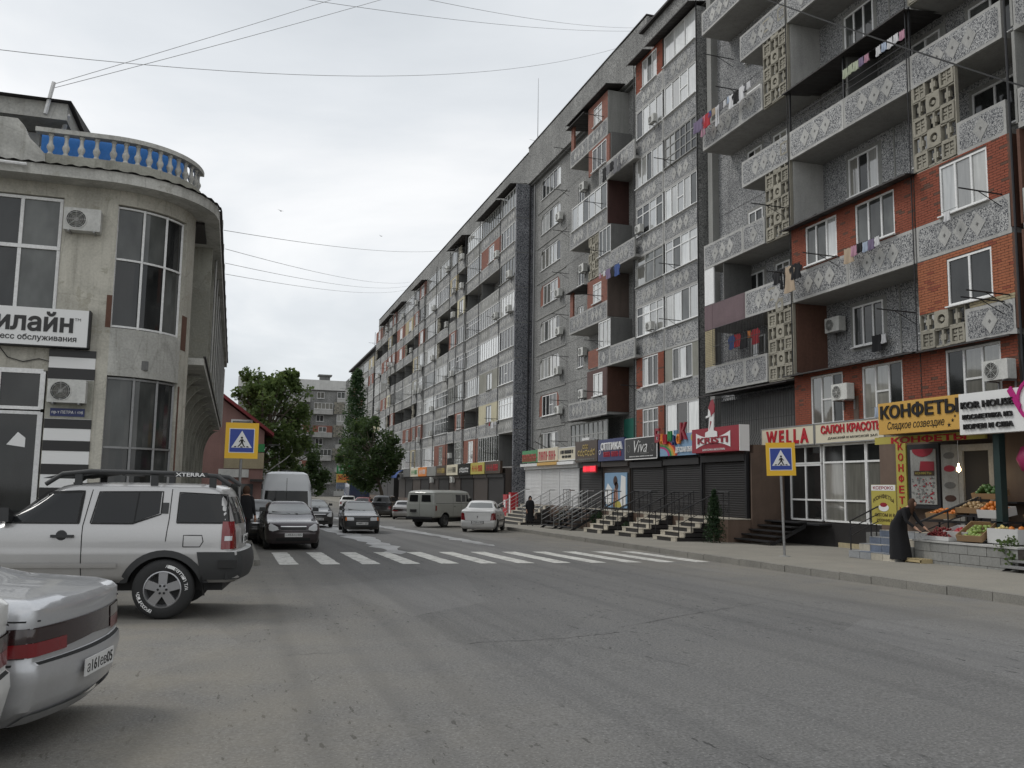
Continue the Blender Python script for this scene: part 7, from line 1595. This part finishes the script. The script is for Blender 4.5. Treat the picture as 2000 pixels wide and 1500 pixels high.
tree('plane_tree', (1.1, 62, gz(62)), 'broad light green plane tree behind the parked van', crown(70, (1.4, 0, 6.6), (2.5, 2.4, 3.3), .72, 4)+crown(16, (-.2, 0, 9.0), (1.2, 1.2, 1.2), .5, 5)+crown(14, (2.1, 0, 9.3), (.9, .9, 1.0), .45, 6), 'leaf_plane', [(0, 0, 0), (.1, 0, 2.4), (.6, 0, 4.5), (1.2, 0, 7.5)], .26, 105, 3)
tree('plane_tree', (2.4, 74, gz(74)), 'low bushy tree behind the plane tree by the end block', crown(40, (2.4, 0, 3.8), (2.6, 2.2, 2.4), .7, 14), 'leaf_dark', [(0, 0, 0), (.8, 0, 2), (1.8, 0, 4)], .28, 120, 15)
tree('round_tree', (14.9, 92, gz(92)), 'dense dark round tree on the right-hand pavement', crown(85, (-1.6, 0, 5.7), (3.2, 3.0, 3.7), .8, 7), 'leaf_dark', [(0, 0, 0), (-.2, 0, 1.8), (-.9, 0, 4), (-1.5, 0, 6.5)], .29, 120, 8)
tree('poplar_tree', (14.6, 114, gz(116)), 'tall slim poplar rising behind the round tree', [(math.sin(k*1.7)*1.25*(1-(k/64)**2), math.cos(k*2.3)*1.2*(1-(k/64)**2), 2.6+k*.255, 1.0*(1-(k/66)**2)+.22) for k in range(58)], 'leaf_poplar', [(0, 0, 0), (0, 0, 8), (.1, 0, 16)], .26, 170, 9, False)
tree('thuja', (16.35, 28.15, gz(28)+.15), 'small dark cone-shaped thuja beside the tiled shop steps', [(math.sin(k*2.1)*.16*(1-k/26), math.cos(k*2.1)*.16*(1-k/26), .15+k*.066, .30*(1-(k/27)**1.6)+.05) for k in range(26)], 'leaf_thuja', [(0, 0, 0), (0, 0, 1.2)], .075, 110, 10, False, 'shrub')
for i, (x_, y_, h, lb) in enumerate(((16.5, 43.9, .9, 'thin leafy shrub beside the open metal steps'), (16.4, 38.9, .8, 'small shrub between the metal and the tiled steps'), (16.3, 35.2, .55, 'low shrub between the tiled flights'), (16.6, 15.75, .75, 'bright leafy plant beside the fruit plinth'))):
    tree('shrub', (x_, y_, gz(y_)+.15), lb, crown(10, (0, 0, h*.6), (.3, .3, h*.4), .2, 30+i, .1), 'leaf_thuja' if i < 3 else 'leaf_plane', [(0, 0, 0), (0, 0, h*.7)], .08, 60, 40+i, False, 'shrub')
# ================================================================= overhead wires and roof masts
def wire(a, b, sag, rad, label, n=24):
    a, b = Vector(a), Vector(b); pts = [a.lerp(b, t_)-Vector((0, 0, sag*4*t_*(1-t_))) for t_ in [k/n for k in range(n+1)]]; tag(MB().tube(pts, rad, 4, cap=False).build('overhead_wire', 'cable_black' if rad > .015 else 'steel_grey'), label, 'wire')
wire((-4.45, 22.05, 10.8), (21.5, 41.5, 35.4), .3, .008, 'upper overhead wire running from the penthouse mast towards the block'); wire((-4.47, 22.06, 10.7), (21.5, 39.8, 33.1), .35, .008, 'lower overhead wire running from the penthouse mast towards the block')
wire((-6.8, 24, 12.3), (21.5, 48.1, 28.9), 1.25, .009, 'slack overhead cable sweeping across the whole street'); wire((.8, 25, 15.6), (21.5, 45.9, 28.9), .3, .009, 'taut overhead cable reaching the roof edge above the glazed bays'); wire((4.4, 25, 16.3), (21.5, 45.7, 29.0), .25, .008, 'second taut overhead cable reaching the roof edge above the glazed bays')
for k, (ya, za, yb, zb) in enumerate(((30, 9.9, 86.7, 26.2), (34, 10.3, 116, 29), (35, 10.0, 117, 28.7), (36, 9.8, 118, 28.4))): wire((-.7, ya, za), (21.5, yb, zb), .6, .011, ['highest', 'second', 'third', 'lowest'][k]+' of the four thin wires crossing from the corner building to the far stretch')
wire((-.5, 57, 4.6), (20.2, 110, 5.0), .6, .03, 'thick black cable across the street before the trees')
wire((19.5, 31, 22.8), (19.5, 15.5, 11.0), .1, .028, 'thick black cable slung diagonally across the near balconies')
ma = empty('roof_mast', (22.6, 66.5, 28.9), 0, 'thin tall antenna mast on the roof of the far stretch', 'antenna'); MB().tube([(0, 0, 0), (0, 0, 6.6)], .035, 5, .015).build('mast', 'steel_grey', ma); MB().tube([(-.7, 0, 1.2), (.5, 0, 1.1)], .012, 4).build('crossbar', 'steel_grey', ma)
ds = empty('satellite_dish', (22.4, 69, 28.6), R(200), 'small white satellite dish on the far roof edge', 'dish'); MB().lathe([(.001, 0), (.25, .04), (.42, .13)], 16, 'y', (0, 0, .6), caps=False).build('dish', 'frame_white', ds); MB().tube([(0, 0, 0), (0, 0, .6)], .03, 5).build('stand', 'steel_grey', ds)
# birds
for x_, y_, z_, lb in ((2.2, 60, 19.9, 'swallow gliding high beside the corner building'), (12.0, 80, 24.6, 'swallow gliding over the middle of the street')):
    b = MB(); b.raw([(0, -.12, 0), (.03, 0, .02), (0, .14, 0), (-.03, 0, .02), (.02, -.03, .02), (.30, .08, .08), (.02, .05, .02), (-.02, -.03, .02), (-.30, .08, .08), (-.02, .05, .02), (0, 0, -.03)], [(0, 1, 2, 3), (4, 5, 6), (7, 9, 8), (0, 10, 1), (1, 10, 2), (2, 10, 3), (3, 10, 0)]); tag(b.build('swallow', 'black', None, (x_, y_, z_), .6), lb, 'bird')
# ================================================================= people
def person(name, loc, rz, label, J, E, cloth, coat=None, hair=None, bag=None, fingers=True):
    "one continuous skinned body; J: joint -> (x, y, z, radius); faces +x"
    P = empty(name, loc, rz, label, 'person'); J = dict(J); E = list(E)
    if fingers:
        for s_ in 'lr':
            h = J['hand_'+s_]; w_ = J['wrist_'+s_]; d = (Vector(h[:3])-Vector(w_[:3])).normalized(); sd_ = d.cross(Vector((1, .2, .3))).normalized()
            for k in range(5):
                off = sd_*(.03-.016*k); L_ = (.045, .075, .08, .075, .055)[k]; a = Vector(h[:3])+off+d*(.0 if k == 0 else .02); b = a+(d+(sd_*.8 if k == 0 else Vector((0, 0, 0)))).normalized()*L_
                J['f%s%d' % (s_, k)] = (*a, .0095); J['g%s%d' % (s_, k)] = (*b, .0075); E += [('hand_'+s_, 'f%s%d' % (s_, k)), ('f%s%d' % (s_, k), 'g%s%d' % (s_, k))]
    names = list(J); idx = {n: i for i, n in enumerate(names)}; me = bpy.data.meshes.new('body'); me.from_pydata([J[n][:3] for n in names], [(idx[a], idx[b]) for a, b in E], [])
    o = ob('tmp', me); md = o.modifiers.new('s', 'SKIN'); md.use_smooth_shade = True
    for i, n in enumerate(names): v = me.skin_vertices[0].data[i]; v.radius = (J[n][3], J[n][4] if len(J[n]) > 4 else J[n][3]); v.use_root = n == 'pelvis'
    sb = o.modifiers.new('u', 'SUBSURF'); sb.levels = 2; sb.render_levels = 2
    m2 = bpy.data.meshes.new_from_object(o.evaluated_get(bpy.context.evaluated_depsgraph_get())); m2.name = 'body'; bpy.data.objects.remove(o); m2.materials.clear()
    for m_ in (cloth, 'skin', 'black'): m2.materials.append(M(m_))
    hd = Vector(J['head'][:3]); hs2 = [Vector(J['hand_l'][:3]), Vector(J['hand_r'][:3])]; ft = [Vector(J['toe_l'][:3]), Vector(J['toe_r'][:3])]
    for p in m2.polygons:
        c = p.center; p.use_smooth = True
        if (c-hd).length < .19: p.material_index = 1
        elif min((c-h).length for h in hs2) < .12: p.material_index = 1
        elif min((c-h).length for h in ft) < .16: p.material_index = 2
    ob('body', m2, P)
    if hair:
        mb = MB(); mat, ax, back = hair; rows = []
        for i in range(9):
            th = math.pi*i/8*.98
            rows.append([tuple(hd+Vector((.118*math.sin(th)*math.cos(a)*(1 if math.cos(a) < .35 else .62)-.012, .102*math.sin(th)*math.sin(a), .135*math.cos(th)-(back*(.5-.5*math.cos(a)) if i > 4 else 0)*(i-4)/4))) for a in [math.tau*k/16 for k in range(17)]])
        mb.grid(rows); mb.build('hair', mat, P, smooth=True)
    if coat:
        mat, secs = coat; mb = MB(); rows = []
        for (cx_, cy_, cz_, a, b) in secs: rows.append([(cx_+a*math.cos(t_)*(1+.05*math.sin(5*t_)), cy_+b*math.sin(t_)*(1+.04*math.cos(7*t_)), cz_) for t_ in [math.tau*k/24 for k in range(25)]])
        mb.grid(rows); mb.build('coat', mat, P, smooth=True)
    if bag: mb = MB(); x_, y_, z_, mat = bag; mb.raw([(x_-.16, y_-.05, z_-.28), (x_+.16, y_-.05, z_-.28), (x_+.16, y_+.05, z_-.28), (x_-.16, y_+.05, z_-.28), (x_-.12, y_-.02, z_), (x_+.12, y_-.02, z_), (x_+.12, y_+.02, z_), (x_-.12, y_+.02, z_)], [(0, 3, 2, 1), (4, 5, 6, 7), (0, 1, 5, 4), (1, 2, 6, 5), (2, 3, 7, 6), (3, 0, 4, 7)]); o = mb.build('bag', mat, P); tag(o)
    return P
BE = [('pelvis', 'waist'), ('waist', 'chest'), ('chest', 'neck'), ('neck', 'head'), ('head', 'crown'), ('head', 'nose')]
for s_ in 'lr': BE += [('pelvis', 'hip_'+s_), ('hip_'+s_, 'knee_'+s_), ('knee_'+s_, 'ankle_'+s_), ('ankle_'+s_, 'toe_'+s_), ('chest', 'shoulder_'+s_), ('shoulder_'+s_, 'elbow_'+s_), ('elbow_'+s_, 'wrist_'+s_), ('wrist_'+s_, 'hand_'+s_)]
def stand(h=1.66, lean=0, step=.0, arm=.0):
    k = h/1.66; J = {'pelvis': (0, 0, .90, .12, .15), 'waist': (.0, 0, 1.08, .10, .13), 'chest': (.01, 0, 1.28, .11, .16), 'neck': (.01, 0, 1.43, .05), 'head': (.03, 0, 1.54, .082, .075), 'crown': (.015, 0, 1.60, .07), 'nose': (.105, 0, 1.525, .016)}
    for s_, y in (('l', 1), ('r', -1)):
        st = step*y; J.update({'hip_'+s_: (0, y*.09, .84, .085), 'knee_'+s_: (st*.5+.02, y*.09, .46, .06), 'ankle_'+s_: (st-.02, y*.09, .08, .042), 'toe_'+s_: (st+.13, y*.09, .04, .035), 'shoulder_'+s_: (0, y*.18, 1.36, .06), 'elbow_'+s_: (-arm*y*.5-.02, y*.23, 1.10, .045), 'wrist_'+s_: (-arm*y+.05, y*.23, .87, .032), 'hand_'+s_: (-arm*y+.07, y*.225, .80, .036, .022)})
    return {n: tuple(c*k for c in v) for n, v in J.items()}
J = stand(1.62, 0, .22, .1)
person('person', (15.55, 46.3, gz(46.3)+.16), R(-95), 'person in a long dark coat and headscarf walking on the pavement with a brown bag', J, BE, 'cloth_black', ('cloth_black', [(0, 0, .28, .20, .24), (0, 0, .6, .18, .22), (0, 0, .9, .17, .21), (0, 0, 1.1, .14, .19), (.01, 0, 1.28, .14, .22), (.01, 0, 1.4, .07, .12)]), ('cloth_black', 0, .12), (.05, .3, .66, 'granite_brown'))
J = stand(1.75, 0, .15, .05)
person('person', (.36, 25.6, gz(25.6)+.13), R(60), 'person in a dark jacket standing behind the off-road car', J, BE, 'cloth_black', ('cloth_black', [(0, 0, .85, .17, .22), (0, 0, 1.05, .16, .22), (0, 0, 1.25, .16, .24), (.01, 0, 1.42, .14, .21), (.01, 0, 1.5, .07, .1)]), ('hair_brown', 0, .0))
# shopper bending over the berries
J = {'pelvis': (-.10, 0, .92, .13, .16), 'waist': (.02, 0, 1.06, .11, .14), 'chest': (.13, 0, 1.24, .12, .16), 'neck': (.24, 0, 1.37, .05), 'head': (.32, 0, 1.45, .085, .078), 'crown': (.335, 0, 1.52, .07), 'nose': (.41, 0, 1.415, .016)}
for s_, y in (('l', 1), ('r', -1)): J.update({'hip_'+s_: (-.09, y*.09, .84, .09), 'knee_'+s_: (.02+.05*y, y*.09, .47, .065), 'ankle_'+s_: (-.05+.1*y, y*.09, .08, .045), 'toe_'+s_: (.1+.1*y, y*.09, .04, .036), 'shoulder_'+s_: (.17, y*.18, 1.29, .06), 'elbow_'+s_: (.28+.04*y, y*.2, 1.02, .046), 'wrist_'+s_: (.48+.05*y, y*.13, .86, .033), 'hand_'+s_: (.55+.05*y, y*.12, .81, .036, .022)})
person('person', (16.15, 18.62, gz(18.6)+.155), R(-72), 'person in a long black robe with brown hair bending over the berries on the plinth', J, BE, 'cloth_black', ('cloth_black', [(-.06, 0, .06, .27, .27), (-.07, 0, .4, .24, .25), (-.10, 0, .75, .21, .23), (-.08, 0, .95, .19, .22), (.02, 0, 1.1, .17, .20), (.11, 0, 1.26, .17, .22), (.19, 0, 1.36, .09, .13)]), ('hair_brown', 0, .16))
